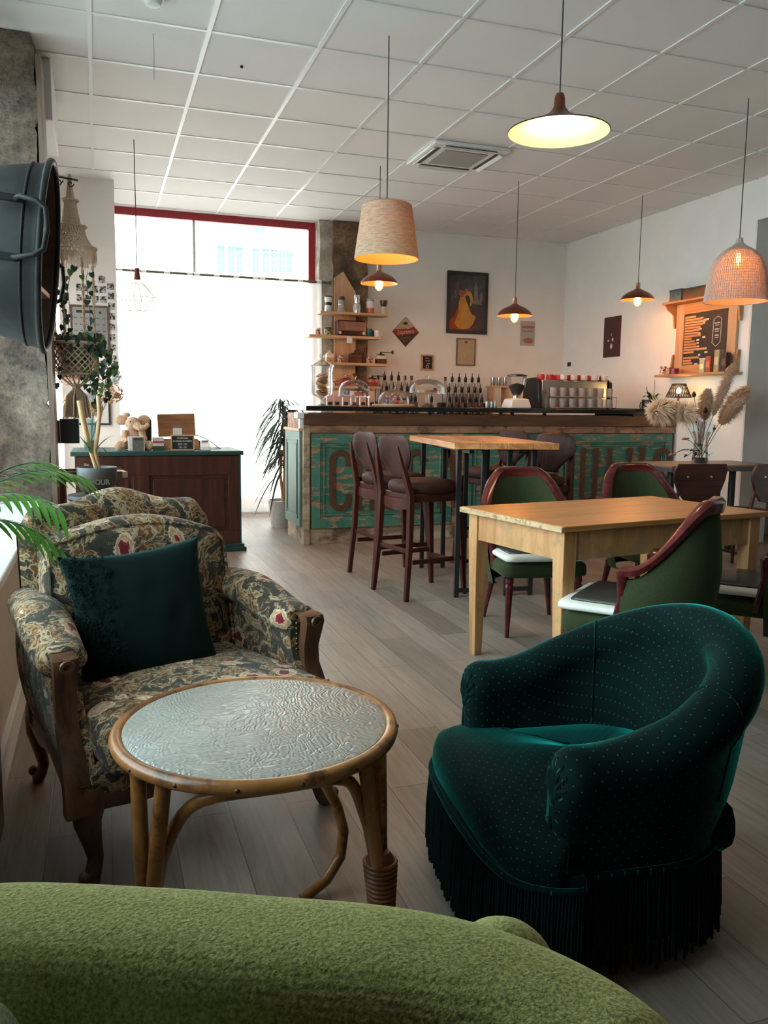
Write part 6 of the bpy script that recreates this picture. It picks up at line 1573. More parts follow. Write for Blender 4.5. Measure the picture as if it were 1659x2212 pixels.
for k, (px, py, nm) in enumerate(((1480, 948, 'upper pink dried rose left of the stems'), (1452, 982, 'lower pink dried rose at the left rim'), (1527, 962, 'small mauve dried flower right of the stems'))):
    p = aty(px, py, 5.36); base = Vector((vx-.01*k, vy, vz+.10)); t = thing('dried_rose', nm, 'dried flower', tuple(base)); d = p-base
    obj('stem', MB().tube([(0, 0, 0), d*.5+Vector((-.02, 0, .03)), d], .0022, 6), m_leafd, t)
    r_ = MB(); R0 = .026 if k < 2 else .014
    for q_ in range(14):
        a = q_*2.4; rr = R0*(q_/14)**.5; c_ = d+Vector((rr*math.cos(a), rr*math.sin(a)*.7, .004*math.cos(q_))); r_.ball(c_, (R0*.36, R0*.36, R0*.28), 7, 5)
    obj('petals', r_, plain('dusty_pink', (.42, .16, .13), .8, var=.35, scale=60), t)
lv = thing('eucalyptus_sprig', 'dark green leafy sprig low in the bouquet', 'sprig', (vx, vy, vz+.12)); l_ = MB(); rs2 = random.Random(2)
for px, py in ((1478, 988), (1490, 975), (1505, 960), (1510, 985), (1533, 985), (1466, 975), (1496, 992)):
    d = aty(px, py, 5.42)-Vector(lv.location); l_.tube([(0, 0, 0), d*.6+Vector((0, 0, .01)), d], .0015, 5)
    for q_ in range(6): c_ = d*(.5+.5*q_/5); l_.add(*blade(c_, c_+Vector((rs2.uniform(-.04, .04), rs2.uniform(-.03, .03), rs2.uniform(-.01, .03))), .011, .004, 4))
obj('leaves', l_, m_leafd, lv)
bn = thing('pale_stem_bundle', 'bundle of pale pinkish straw stems in the middle of the bouquet', 'dried plant', (vx, vy, vz+.05)); b__ = MB()
for k in range(16): b__.tube([(.004*(k-8), .01*math.sin(k), 0), (.0025*(k-8)-.01, .006*math.sin(k), .13), (.006*(k-8), .01*math.sin(k*2), .30+.01*math.sin(k*3))], .0022, 5)
obj('stems', b__, plain('pink_straw', (.42, .30, .26), .8, var=.15), bn)
# ------------------------------------------------------------------ left side: dark shop counter with its things
dc = thing('wooden_shop_counter', 'old dark red-brown wooden counter with a dark green top', 'counter', (-.18, 6.68, 0))
DW = 1.255; DH = .815
obj('body', MB().bx(.0, DW-.02, .0, .60, .05, DH-.035), m_darkwoodx, dc, smooth=0)
obj('counter_top', MB().bx(-.03, DW+.02, -.03, .63, DH-.035, DH), m_tealdark, dc, bevel=.006)
fm_ = MB()
for x0, x1, z0, z1 in ((0, DW-.02, DH-.19, DH-.04), (0, DW-.02, .05, .17), (0, .07, .17, DH-.19), (.42, .54, .17, DH-.19), (DW-.10, DW-.02, .17, DH-.19)): fm_.bx(x0, x1, -.018, .0, z0, z1)
obj('front_frame', fm_, m_darkwood, dc, bevel=.002)
for x0, x1 in ((.07, .42), (.54, DW-.10)): obj('front_panel', MB().bx(x0+.03, x1-.03, -.010, .0, .20, DH-.22), m_darkwood, dc, bevel=.006)
obj('edge_post', MB().bx(DW-.02, DW, -.015, .60, .05, DH-.036), m_tealdark, dc, smooth=0)
obj('foot', MB().bx(DW-.25, DW+.035, -.045, .62, 0, .035).bx(DW-.23, DW+.02, -.03, .62, .035, .06), m_tealdark, dc, bevel=.003); obj('plinth', MB().bx(0, DW-.25, .02, .60, 0, .05), m_black, dc, smooth=0)
ZD = DH+.0008
def dpos(px, y): return aty(px, 940, y).x
# plush elephant
ex, ey = dpos(288, 6.92), 6.92
el = thing('plush_elephant', 'beige plush elephant sitting on the green counter top', 'soft toy', (ex, ey, ZD))
bm_ = MB().ball((0, 0, .085), (.080, .070, .092), 18, 12).ball((0, -.035, .205), (.062, .058, .056), 18, 12)
bd_e = obj('body', bm_, m_plush, el)
obj('trunk', MB().tube([(.02, -.08, .20), (.05, -.115, .175), (.085, -.12, .18), (.115, -.11, .205)], [.032, .026, .020, .017], 12), m_plush, el)
for s_ in (-1, 1):
    obj('ear', MB().ball((s_*.085, -.01, .235), (.050, .014, .042), 14, 10), m_plush, el)
    obj('arm', MB().tube([(s_*.06, -.03, .14), (s_*.075, -.085, .09), (s_*.05, -.12, .06)], [.030, .028, .026], 12), m_plush, el)
    obj('leg', MB().tube([(s_*.05, -.02, .04), (s_*.09, -.10, .038), (s_*.11, -.15, .038)], [.038, .036, .036], 14).ball((s_*.112, -.16, .040), (.037, .025, .039), 12, 8), m_plush, el)
    obj('eye', MB().ball((s_*.024-.0, -.090, .225), .005, 8, 6), m_black, el)
obj('ear_tuft', MB().ball((-.05, -.03, .275), (.03, .02, .022), 10, 8), m_plush, el)
sv = thing('service_box', 'small wooden box reading SERVICE leaning in front of the plush elephant', 'box', (dpos(294, 6.74), 6.74, ZD))
obj('box', MB().box((0, 0, .055), (.125, .05, .11)), m_ceram, sv, bevel=.002); pf_ = obj('front', MB().box((.012, -.0265, .055), (.085, .003, .10)), m_steel, sv); text('lettering', 'SERVICE', .022, sv, m_black, FACE((.012, -.0288, .09)), .8, .0004, .0008); obj('bell_button', MB().ball((.012, -.029, .04), (.006, .003, .006), 8, 6), m_brass, sv)
bk = thing('dark_green_book', 'dark green book standing upright behind the elephant trunk', 'book', (dpos(313, 7.05), 7.05, ZD)); obj('cover', MB().box((0, 0, .12), (.105, .03, .24), rz=.1), plain('dark_green_cover', (.006, .028, .020), .4), bk, bevel=.003); obj('emblem', MB().box((.0, -.0165, .15), (.035, .002, .03), rz=.1), m_brass, bk)
for k, (px, y, w_, h, cols, nm) in enumerate(((341, 6.76, .085, .105, ((.03, .05, .03), (.55, .55, .52), (.40, .04, .06), (.42, .44, .42)), 'stack'),)):
    o = thing('card_stack', 'small stack of striped cards in grey, red, white and green', 'cards', (dpos(px, y), y, ZD)); z = 0
    for c_, hh_ in zip(cols, (.036, .022, .018, .028)): obj('card_bundle', MB().box((0, 0, z+hh_/2), (w_, .05, hh_)), plain('card_%f' % hh_, c_, .5), o, bevel=.001); z += hh_
op = thing('open_wooden_case', 'open wooden case with its lid up, on the counter by the window', 'wooden case', (dpos(388, 7.02), 7.02, ZD))
obj('tray', MB().bx(-.155, .155, -.10, .12, 0, .006).bx(-.155, .155, -.10, -.09, .006, .07).bx(-.155, .155, .11, .12, .006, .07).bx(-.155, -.145, -.10, .12, .006, .07).bx(.145, .155, -.10, .12, .006, .07), m_pine, op, smooth=0)
obj('lid', MB().box((-.012, .135, .19), (.305, .012, .19), rx=-.15, ry=-.03), wood('amber_case_wood', (.17, .07, .025), (.30, .14, .055), (.42, .21, .09), 0), op, bevel=.003)
obj('contents', MB().box((.0, .0, .055), (.28, .16, .05)), m_cookie, op)
pk = thing('clear_gift_bag', 'clear gift bag with a white label standing before the open case', 'bag', (dpos(383, 6.86), 6.86, ZD)); obj('film', MB().loft([[(-a, -b, z), (a, -b, z), (a, b, z), (-a, b, z)] for a, b, z in ((.05, .02, 0), (.05, .022, .15), (.03, .008, .19), (.055, .004, .225))]), m_glass, pk); obj('label', MB().box((0, -.024, .12), (.07, .002, .11)), m_paper, pk)
def easel(nm, label, px, y, w_, h, fr, lines, par=None):
    o = thing(nm, label, 'blackboard', (dpos(px, y), y, ZD)); m = MB(); f_ = .011
    for c_, d_ in (((0, 0, h-f_/2), (w_, .014, f_)), ((0, 0, f_/2), (w_, .014, f_)), ((-w_/2+f_/2, 0, h/2), (f_, .014, h-2*f_)), ((w_/2-f_/2, 0, h/2), (f_, .014, h-2*f_))): m.box(c_, d_)
    obj('frame', m, fr, o, smooth=0); s_ = obj('slate', MB().box((0, .002, h/2), (w_-2*f_, .008, h-2*f_)), m_slate, o, smooth=0)
    for k, l in enumerate(lines): text('chalk_writing', l, .017, o, m_chalk, FACE((0, -.0028, h*.78-.024*k)), .85, .0002, .0003)
    return o
easel('counter_blackboard', 'small framed blackboard with handwritten chalk lines on the green counter', 394, 6.74, .185, .125, m_pine, ('OUVERTURE:', 'DU MARDI AU SAMEDI', '8H30 - 12H', '14H - 19H'))
cd = thing('card_reader', 'white card payment terminal on the green counter, right of the little blackboard', 'card reader', (dpos(443, 6.80), 6.80, ZD)); obj('body', MB().loft([[(-.04, -.06, 0), (.04, -.06, 0), (.04, .06, 0), (-.04, .06, 0)], [(-.038, -.055, .03), (.038, -.055, .03), (.034, .05, .075), (-.034, .05, .075)]]), m_white, cd, bevel=.005); obj('screen', MB().box((0, .028, .0705), (.05, .025, .003), rx=.40), m_blackgloss, cd)
gcv = thing('glass_cover', 'low curved glass display cover on the counter beside the open case', 'glass cover', (dpos(440, 7.10), 7.10, ZD)); obj('glass', MB().grid(lambda u, v: (-.13+.26*u*(1-.0), -.12+.24*v, .005+.11*math.cos(max(-1, min(1, (u-.1)*1.2))*PI/2)), 16, 2), m_glass, gcv); obj('rim', MB().tube([(-.13+.26*u/16, -.12, .005+.11*math.cos(max(-1, min(1, (u/16-.1)*1.2))*PI/2)) for u in range(17)], .004, 6), m_steel, gcv)
# dried hydrangeas in a glass vase at the left of the counter
hx_, hy_ = dpos(196, 7.0), 7.0
hv = thing('flower_vase', 'clear vase of dried hydrangeas on the green counter, behind the trunk plant', 'vase', (hx_, hy_, ZD)); obj('vessel', MB().lathe([(.001, 0), (.05, 0), (.055, .02), (.05, .2), (.06, .24)], 20), thin_glass('teal_tinted_glass', (.55, .72, .70), 1, .02, .15), hv); obj('water', MB().lathe([(.001, .004), (.048, .004), (.049, .07), (.001, .07)], 16), plain('dark_water', (.015, .03, .04), .2), hv)
rsh = random.Random(8)
for k, (px, py, R_, c_, nm) in enumerate(((240, 850, .095, (.45, .25, .13), 'rust brown dried hydrangea head at the right'), (160, 868, .085, (.58, .44, .22), 'straw yellow dried hydrangea head low at the left'), (205, 800, .10, (.50, .17, .07), 'orange dried hydrangea head in the middle'), (238, 812, .085, (.38, .46, .44), 'pale blue-green hydrangea head beside the polaroids'), (150, 815, .08, (.55, .34, .26), 'pinkish dried hydrangea head at the far left'), (205, 880, .06, (.40, .25, .10), 'small brown hydrangea head low behind the trunk'))):
    y_ = 6.98+.03*(k % 3); p = aty(px, py, y_); t = thing('hydrangea_head', nm, 'dried flower', (hx_, hy_, ZD+.05)); d = p-Vector(t.location)
    obj('stem', MB().tube([(0, 0, 0), d*.5+Vector((0, 0, .03)), d], .003, 6), m_leafd, t); f_ = MB()
    for q_ in range(110):
        v_ = Vector((rsh.gauss(0, 1), rsh.gauss(0, 1), rsh.gauss(0, 1))).normalized(); c = d+Vector((v_.x*R_, v_.y*R_, v_.z*R_*.78)); s_ = .014
        a_, b_ = v_.orthogonal().normalized(), v_.cross(v_.orthogonal()).normalized(); th = rsh.random()*6
        u1 = a_*math.cos(th)+b_*math.sin(th); u2 = v_.cross(u1)
        f_.add([c+u1*s_, c+u2*s_*.5+u1*s_*.5, c+u2*s_, c-u1*s_*.5+u2*s_*.4, c-u1*s_, c-u2*s_*.5-u1*s_*.4, c-u2*s_, c+v_*.006], [(0, 1, 7), (1, 2, 7), (2, 3, 7), (3, 4, 7), (4, 5, 7), (5, 6, 7), (6, 0, 7)])
    obj('petals', f_, plain('petals_%d' % k, c_, .85, var=.4, scale=25), t, recalc=False)
# ------------------------------------------------------------------ pictures on the white left wall (plane Y = 8.0)
YL = 7.999
def onl(px, py): return aty(px, py, YL)
def photo(px, py, w_=.052, h_=.062):
    return onl(px, py)
m_photo = _pat('black_white_photo', (.02, .02, .02), (.42, .40, .40), 40, .5)
ph0 = None; kk = 0
rowlab = {}
grid_ = [('top photo of the staircase-like group', 220, 605)]+[('%s photo in the second row' % n_, x, y) for n_, x, y in (('far left', 172, 622), ('second', 189, 624), ('third', 205, 626), ('last', 222, 627))]+[('%s photo in the third row' % n_, x, y) for n_, x, y in (('far left', 173, 645), ('second', 190, 646), ('third', 206, 648), ('last', 223, 649))]+[('%s photo from the top in the right-hand column' % n_, x, y) for n_, x, y in (('first', 239, 620), ('second', 240, 641), ('third', 241, 663), ('fourth', 241, 685), ('fifth', 242, 708), ('sixth', 242, 731), ('seventh', 243, 753), ('eighth', 245, 776), ('ninth', 246, 799))]+[('lone photo beside the hanging pot', 232, 778)]
for lab, px, py in grid_:
    p = onl(px, py); l_ = 'black and white instant photo: '+lab
    if ph0 is None:
        ph0 = thing('instant_photo', l_, 'photo', (p.x, YL-.002, p.z), 0, 'instant photos on the white wall'); obj('card', MB().box((0, 0, 0), (.066, .002, .084)), plain('photo_card', (.70, .69, .70), .4, var=.02), ph0, smooth=0); obj('image', MB().box((0, -.0012, .006), (.056, .0012, .060)), m_photo, ph0, smooth=0)
    else: dup(ph0, None, (p.x, YL-.002, p.z), None, l_)
# images should differ: offset the coordinates by object location through copies of mesh data
for i, o in enumerate([o for o in bpy.data.objects if o.name.startswith('image')]):
    o.data = o.data.copy(); dx = .37*i
    o.data.transform(Matrix.Translation((dx, 0, 0))); o.location.x -= dx
a, b = onl(150, 660), onl(237, 756)
t, s_, hw, hh = frame('insect_chart', 'thin dark framed white chart with rows of small butterflies on the photo wall', 'framed print', 0, 0, 0, 0, .016, wood('dark_thin_frame', (.04, .022, .015), (.08, .045, .03), (.12, .07, .05), 2), m_paper, pos=(((onl(152, 700).x+onl(236, 700).x)/2, YL-.010, (onl(195, 660).z+onl(195, 760).z)/2), 0, (onl(236, 700).x-onl(152, 700).x)/2, (onl(195, 660).z-onl(195, 760).z)/2))
obj('title_line', MB().box((-.05, -.006, hh*.72), (hw*.75, .001, .022)), m_slate, s_, smooth=0); obj('title_line', MB().box((.09, -.006, hh*.70), (.02, .001, .02)), m_slate, s_, smooth=0)
rw = MB()
for i in range(6):
    for j in range(5):
        x = -hw*.72+hw*1.44*i/5; z = hh*.45-hh*1.1*j/4; rw.add([(x-.012, -.006, z+.006), (x, -.006, z), (x+.012, -.006, z+.006), (x+.008, -.006, z-.005), (x, -.006, z-.002), (x-.008, -.006, z-.005)], [(0, 1, 4, 5), (1, 2, 3, 4)])
obj('butterflies', rw, m_slate, s_, smooth=0, recalc=False)
obj('glass_front', MB().box((0, -.004, 0), (hw*2-.032, .002, hh*2-.032)), thin_glass('chart_glass', (.96, .96, .96), .9), t, smooth=0)
t, s_, hw, hh = frame('framed_picture', 'black framed picture low on the photo wall, behind the dried flowers', 'framed print', 0, 0, 0, 0, .016, m_black, m_paper, pos=(((onl(158, 880).x+onl(238, 880).x)/2, YL-.010, (onl(198, 830).z+onl(198, 918).z)/2), 0, (onl(238, 880).x-onl(158, 880).x)/2, (onl(198, 830).z-onl(198, 918).z)/2))
obj('drawing', MB().box((0, -.005, 0), (hw*1.1, .002, hh*1.1)), plain('grey_drawing', (.30, .32, .33), .7, var=.5, scale=18), s_, smooth=0)
# ------------------------------------------------------------------ zinc wash tub fixed on the window post
tubc = aty(118, 556, 3.20); RT_ = (aty(118, 352, 3.2).z-aty(104, 762, 3.2).z)/2
tb_ = thing('zinc_wash_tub', 'big grey zinc wash tub hung sideways on the left with wooden shelves inside', 'wash tub', (tubc.x-.02, 3.20, (aty(118, 352, 3.2).z+aty(104, 762, 3.2).z)/2)); 
Mt = Matrix.Rotation(math.radians(-2), 4, 'Z') @ Matrix.Rotation(math.radians(5), 4, 'Y') @ Matrix.Rotation(PI/2, 4, 'Y')
R_ = RT_*.985; D_ = .36
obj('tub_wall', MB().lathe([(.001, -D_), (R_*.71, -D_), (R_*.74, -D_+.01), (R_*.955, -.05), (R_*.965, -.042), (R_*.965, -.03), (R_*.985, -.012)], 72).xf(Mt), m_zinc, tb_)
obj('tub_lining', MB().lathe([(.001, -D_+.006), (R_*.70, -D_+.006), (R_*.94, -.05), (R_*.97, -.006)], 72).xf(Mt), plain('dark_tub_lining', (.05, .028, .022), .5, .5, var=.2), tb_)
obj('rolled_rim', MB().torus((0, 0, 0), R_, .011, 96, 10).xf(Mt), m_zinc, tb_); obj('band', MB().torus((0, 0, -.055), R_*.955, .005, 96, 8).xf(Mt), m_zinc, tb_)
for a0 in (math.radians(-90), math.radians(90)):
    h_ = MB(); P_ = []
    sgn = -1 if a0 < 0 else 1
    for (dz_, out, ax) in ((.115, .0, -.075), (.118, .03, -.06), (.105, .055, -.01), (.08, .06, .018), (0, .062, .026), (-.08, .06, .018), (-.105, .055, -.01), (-.118, .03, -.06), (-.115, 0, -.075)):
        P_.append(Vector((-dz_*.78-.035*(1 if sgn < 0 else -1), sgn*(R_*.94+out), ax)))
    hh_ = obj('handle', MB().tube(P_, .0085, 10).xf(Mt), m_zinc, tb_)
    for s_ in (-1, 1): obj('rivet_plate', MB().box((-s_*.090-.035*(1 if sgn < 0 else -1), sgn*(R_*.93), -.10), (.024, .012, .10)).xf(Mt), m_zinc, hh_, bevel=.004)
for z in (-.10, .13): obj('inner_shelf', MB().box((-.15, 0, z), (.24, R_*1.55, .016)).xf(Matrix.Rotation(math.radians(-4), 4, 'Z')), m_pine, tb_)
obj('inner_shelf', MB().box((-.15, .08, .015), (.22, .016, .21)), m_pine, tb_)
wp = thing('tub_bracket', 'dark iron bracket carrying the zinc tub from the window post', 'bracket', (-.62, 3.10, 0))
obj('arm', MB().bx(.035, tubc.x-.02-D_*1.0+.62-.012, -.02, .02, tb_.location.z-.02, tb_.location.z+.02), m_black, wp); obj('plate', MB().bx(.032, .036, -.035, .035, tb_.location.z-.15, tb_.location.z+.15), m_black, wp)
# ------------------------------------------------------------------ macrame hanger with trailing pothos
hgx, hgy = aty(150, 385, 5.42).x, 5.42
zH = aty(150, 388, hgy).z
br = thing('iron_scroll_bracket', 'black wrought iron scroll bracket beside the tub carrying the macrame hanger', 'bracket', (-.235, hgy-.07, zH))
bp2 = MB().tube([(0, 0, .0), (.16, .07, .0)], .006, 8).tube([(0, 0, -.10), (.05, .03, -.06), (.08, .05, -.015)], .004, 8).box((0, 0, -.05), (.008, .03, .16))
for cx0, s_ in ((.05, 1), (.12, -1)): bp2.tube([(cx0+.02*math.cos(a*.6)*(1-a/14), .045, -.028+.02*math.sin(a*.6*s_)*(1-a/14)) for a in range(12)], .0035, 6)
obj('iron', bp2, m_black, br)
mz = thing('macrame_hanger', 'knotted beige macrame plant hanger with tiered bell top and tassel', 'plant hanger', (hgx, hgy, 0))
def zat(py, px=165): return aty(px, py, hgy).z
prof = [(.004, zat(378)), (.010, zat(400)), (.020, zat(430)), (.045, zat(434)), (.030, zat(440)), (.042, zat(470)), (.052, zat(488)), (.085, zat(490)), (.070, zat(496)), (.085, zat(515)), (.115, zat(532)), (.14, zat(536)), (.132, zat(542))]
def pr_at(z):
    for (r0, z0), (r1, z1) in zip(prof, prof[1:]):
        if z0 >= z >= z1: f = (z0-z)/max(1e-6, z0-z1); return r0+(r1-r0)*f
    return prof[-1][0]
mn = MB(); zt, zb = prof[0][1], prof[-1][1]
for k in range(26):
    for s_ in (1, -1):
        pts = []
        for i in range(40):
            f = i/39; z = zt+(zb-zt)*f; a = 2*PI*k/26+s_*f*2.6; r = pr_at(z); pts.append((r*math.cos(a), r*math.sin(a), z))
        mn.tube(pts, .0046, 5)
for r, z in prof[3::1]:
    if r in (.045, .085, .14, .132): mn.torus((0, 0, z), r, .006, 36, 6)
bell = obj('bell_top', mn, m_mac, mz)
fg = MB(); rsf = random.Random(4)
for k in range(110):
    a = 2*PI*k/110; r = .136; l = rsf.uniform(.05, .085); fg.tube([(r*math.cos(a), r*math.sin(a), zb), (r*1.02*math.cos(a+.03), r*1.02*math.sin(a+.03), zb-l)], .0022, 4)
obj('fringe', fg, m_mac, bell)
zp1, zp0 = zat(742), zat(815)
for k in range(4):
    a = PI/4+k*PI/2+.35; P_ = []
    rp = MB()
    for s_ in (0, PI):
        rp.tube([((.125+.012*f*0+.03*0)*math.cos(a)*(1-.0*f)+.005*math.cos(f*40+s_), (.125)*math.sin(a)+.005*math.sin(f*40+s_), zb-.02+(zp1-zb+.02)*f) for f in [i/40 for i in range(41)]], .0052, 6)
    obj('twisted_cord', rp, m_mac, mz)
nt = MB()
def cup(z): f = (zp1-z)/(zp1-zp0); return .142-.012*math.sin(PI*f)-.055*sm(.7, 1, f)
for k in range(22):
    for s_ in (1, -1): nt.tube([(cup(z)*math.cos(2*PI*k/22+s_*f*1.5), cup(z)*math.sin(2*PI*k/22+s_*f*1.5), z) for f in [i/14 for i in range(15)] for z in [zp1+(zp0-zp1)*f]], .0042, 5)
nt.torus((0, 0, zp1), .146, .009, 36, 8).torus((0, 0, zp0+.02), .112, .007, 36, 8); obj('net_basket', nt, m_mac, mz)
ts = MB(); zt2 = zat(838); zt3 = zat(900)
for k in range(130):
    a = rsf.random()*2*PI; r0 = .014; r1 = .078*rsf.random()**.4; ts.tube([(r0*math.cos(a), r0*math.sin(a), zt2), (r1*.8*math.cos(a), r1*.8*math.sin(a), zt2-.05), (r1*math.cos(a), r1*math.sin(a), zt3+rsf.uniform(-.01, .01))], .0036, 4)
for k in range(14): a = 2*PI*k/14; ts.tube([(.105*math.cos(a), .105*math.sin(a), zp0+.01), (.012*math.cos(a), .012*math.sin(a), zt2)], .004, 5)
ts.ball((0, 0, zt2), (.02, .02, .02), 12, 8); obj('tassel', ts, m_mac, mz)
tag(obj('hanging_pot', MB().lathe([(.001, zp0+.012), (.085, zp0+.012), (.122, zp1-.01), (.116, zp1-.01), (.10, zp1-.03), (.001, zp1-.03)], 32, (hgx, hgy, 0)), m_burlap), 'round woven pot sitting inside the macrame basket', 'pot')
pt = thing('trailing_pothos', 'trailing heart-leaved plant climbing and spilling from the macrame pot', 'plant', (hgx, hgy, zp1-.02))
def heart(c, n, up, s_):
    c, n, up = Vector(c), Vector(n).normalized(), Vector(up); up = (up-n*up.dot(n)).normalized(); sd = n.cross(up)
    sh = [(0, -.25), (.35, -.45), (.62, -.2), (.55, .25), (.25, .7), (0, 1.05), (-.25, .7), (-.55, .25), (-.62, -.2), (-.35, -.45)]
    vs = [c+sd*x*s_+up*(-z)*s_+n*(.10*s_*abs(x)) for x, z in sh]+[c+up*(-.3)*s_*.5]
    return vs, [(i, (i+1) % 10, 10) for i in range(10)]
rp_ = random.Random(21); lf = MB(); vn = MB(); gl_ = MB()
def leaf_at(p, s_, face=None):
    n = face or Vector((rp_.uniform(-.6, .6), -1, rp_.uniform(-.2, .7))); (gl_ if rp_.random() < .22 else lf).add(*heart(p, n, (rp_.uniform(-.5, .5), 0, 1), s_))
for k in range(120):
    a = rp_.random()*2*PI; r = .15*math.sqrt(rp_.random()); leaf_at(Vector((r*math.cos(a)+.03, r*math.sin(a)-.02, rp_.uniform(-.02, .07))), rp_.uniform(.024, .036))
vines = [[(150, 742), (148, 700), (150, 660), (146, 625), (152, 590), (158, 575)], [(140, 742), (137, 690), (139, 650), (135, 622)], [(200, 740), (196, 715), (194, 680), (190, 640), (186, 600), (190, 588)], [(215, 745), (228, 770), (232, 800), (226, 835), (230, 870)], [(205, 745), (215, 790), (210, 830), (205, 860), (200, 880)], [(180, 745), (190, 790), (196, 830), (200, 850)], [(222, 748), (238, 780), (243, 800), (240, 812)], [(185, 745), (178, 790), (184, 820)], [(150, 745), (140, 775), (127, 805), (128, 842)], [(170, 745), (165, 780), (160, 760)], [(212, 745), (222, 760), (228, 765)]]
for vi, pts in enumerate(vines):
    W3 = [aty(x, y, hgy-.12+.03*(vi % 4))-Vector(pt.location) for x, y in pts]
    vn.tube(W3, .0022, 5)
    for i in range(len(W3)-1):
        for f in ((.2, .7) if vi in (0, 1, 2, 8) else (.0, .2, .4, .6, .8)):
            p = W3[i].lerp(W3[i+1], f)+Vector((rp_.uniform(-.03, .03), rp_.uniform(-.03, .01), 0)); leaf_at(p, rp_.uniform(.022, .034))
obj('leaves', lf, plain('pothos_leaf', (.012, .034, .016), .35, var=.4, scale=14), pt, recalc=False); obj('young_leaves', gl_, plain('pothos_young_leaf', (.07, .15, .03), .35, var=.3, scale=14), pt, recalc=False); obj('vines', vn, m_leafd, pt)
# black wall pocket, red clothes, paper on the far side of the pier
wb = thing('black_wall_box', 'small black letter box with papers on the pier edge, left of the dried flowers', 'box', (-.17, 5.46, 0)); z0, z1 = aty(130, 958, 5.4).z, aty(130, 905, 5.4).z
obj('box', MB().bx(-.055, .055, -.05, .05, z0, z1), m_black, wb, bevel=.003); obj('papers', MB().box((-.03, .0, z1+.03), (.006, .07, .13), ry=.12).box((-.008, .0, z1+.04), (.006, .07, .12), ry=.18), m_parch, wb); obj('bracket', MB().bx(-.075, -.05, -.04, .04, z0, z1-.01), m_black, wb)
o = thing('red_extinguisher_box', 'small red box on the pier edge behind the macrame pot', 'box', (-.165, 5.42, aty(122, 772, 5.42).z)); o.name = 'red_box'; obj('case', MB().box((0, 0, 0), (.05, .06, .10)), m_redp, o, bevel=.004); obj('cover', MB().box((-.02, 0, 0), (.02, .064, .10)), m_ceram, o)
# ------------------------------------------------------------------ wooden stand, trunk plant on dark stool
wsd = thing('crate_stand', 'dark wooden crate stand beside the shop counter holding papers', 'stand', (-.06, 5.55, 0)); zt_ = aty(195, 1018, 5.45).z
obj('top_rail', MB().bx(-.19, .19, -.15, -.125, zt_-.06, zt_), m_darkwoodx, wsd); obj('top_rail', MB().bx(-.19, .19, .125, .15, zt_-.06, zt_), m_darkwoodx, wsd); obj('shelf_board', MB().bx(-.19, .19, -.125, .125, zt_-.06, zt_-.045), m_pine, wsd)
for x in (-.17, .17):
    for y in (-.13, .13): obj('leg', MB().bx(x-.02, x+.02, y-.02, y+.02, 0, zt_-.0605), m_darkwood, wsd)
obj('side_board', MB().bx(.10, .19, -.125, -.11, .35, zt_-.062), m_pinez, wsd); 
o = thing('paper_stack', 'pale papers and leaflets lying in the crate stand', 'papers', (.02, 5.55, zt_-.0445)); obj('paper', MB().box((.03, 0, .018), (.20, .2, .036), rz=.15), m_parch, o); obj('leaflet', MB().box((-.11, -.04, .045), (.03, .004, .088), ry=.3), m_paper, o)
ps_ = thing('plant_stool', 'small dark round stool with woven top behind the floral armchair', 'stool', (-.015, 4.30, 0)); zs = aty(206, 1066, 4.30).z
obj('seat', MB().lathe([(.001, zs-.035), (.13, zs-.035), (.145, zs-.02), (.14, zs-.004), (.001, zs)], 32), plain('black_woven', (.014, .013, .012), .6, var=.4, scale=90, bump=.6), ps_)
for k in range(3): a = 2*PI*k/3+.4; obj('leg', MB().tube([(.10*math.cos(a), .10*math.sin(a), zs-.03), (.15*math.cos(a), .15*math.sin(a), 0)], [.014, .011], 10), m_black, ps_)
yp = thing('trunk_plant', 'yucca-like plant with two bare pale trunks in a grey ceramic pot', 'plant', (-.015, 4.30, zs+.0005)); zz_ = lambda py: aty(206, py, 4.30).z-zs
hpt = zz_(1009)
def _potm():
    t = NT('grey_glazed_pot'); v = t.coord(); sp = t.n('SeparateXYZ'); t.l(v, sp.inputs[0]); f = t.noise(t.coord((1, 1, 4)), 8, 5)
    z = t.math('ADD', sp.outputs[2], t.math('MULTIPLY', f, .03)); t.base(t.ramp(t.math('MULTIPLY', z, 5), [(.15, (.035, .025, .020)), (.45, (.07, .045, .035)), (.6, (.055, .06, .06)), (.8, (.11, .115, .11))])); t.set(Roughness=.35); return t.m
obj('pot', MB().lathe([(.001, 0), (.055, 0), (.080, .02), (.094, .07), (.094, hpt), (.087, hpt), (.085, hpt-.02), (.001, hpt-.02)], 40), _potm(), yp)
text('pot_lettering', 'AMOUR', .034, yp, plain('raised_grey_glaze', (.13, .11, .095), .4), FACE((0, -.0945, .062)), .95, .002, .001)
obj('soil', MB().lathe([(.001, hpt-.012), (.085, hpt-.014)], 24), m_soil, yp)
tpm = wood('peeling_trunk', (.22, .11, .04), (.48, .30, .15), (.62, .48, .32), 2, rough=.6, wear=(.45, .18, .04, 1), wscale=12)
def w_at(px, py): return aty(px, py, 4.30)-Vector((-.015, 4.30, zs+.0005))
obj('trunk', MB().tube([(0, 0, hpt-.02)]+[w_at(*p) for p in ((196, 975), (186, 935), (178, 900), (172, 865))], [.009, .010, .013, .014, .014], 12), tpm, yp); obj('trunk', MB().tube([(.01, .01, hpt-.02)]+[w_at(*p) for p in ((205, 975), (211, 935), (215, 895), (212, 855))], [.010, .011, .010, .010, .010], 12), tpm, yp)
lv = MB()
for (x0, y0, x1, y1) in ((196, 985, 168, 940), (198, 985, 178, 950), (200, 985, 240, 945), (205, 975, 250, 940), (208, 968, 235, 985), (198, 990, 190, 965), (204, 980, 222, 992)):
    lv.add(*blade(w_at(x0, y0), w_at(x1, y1)+Vector((0, -.04, 0)), .007, .02))
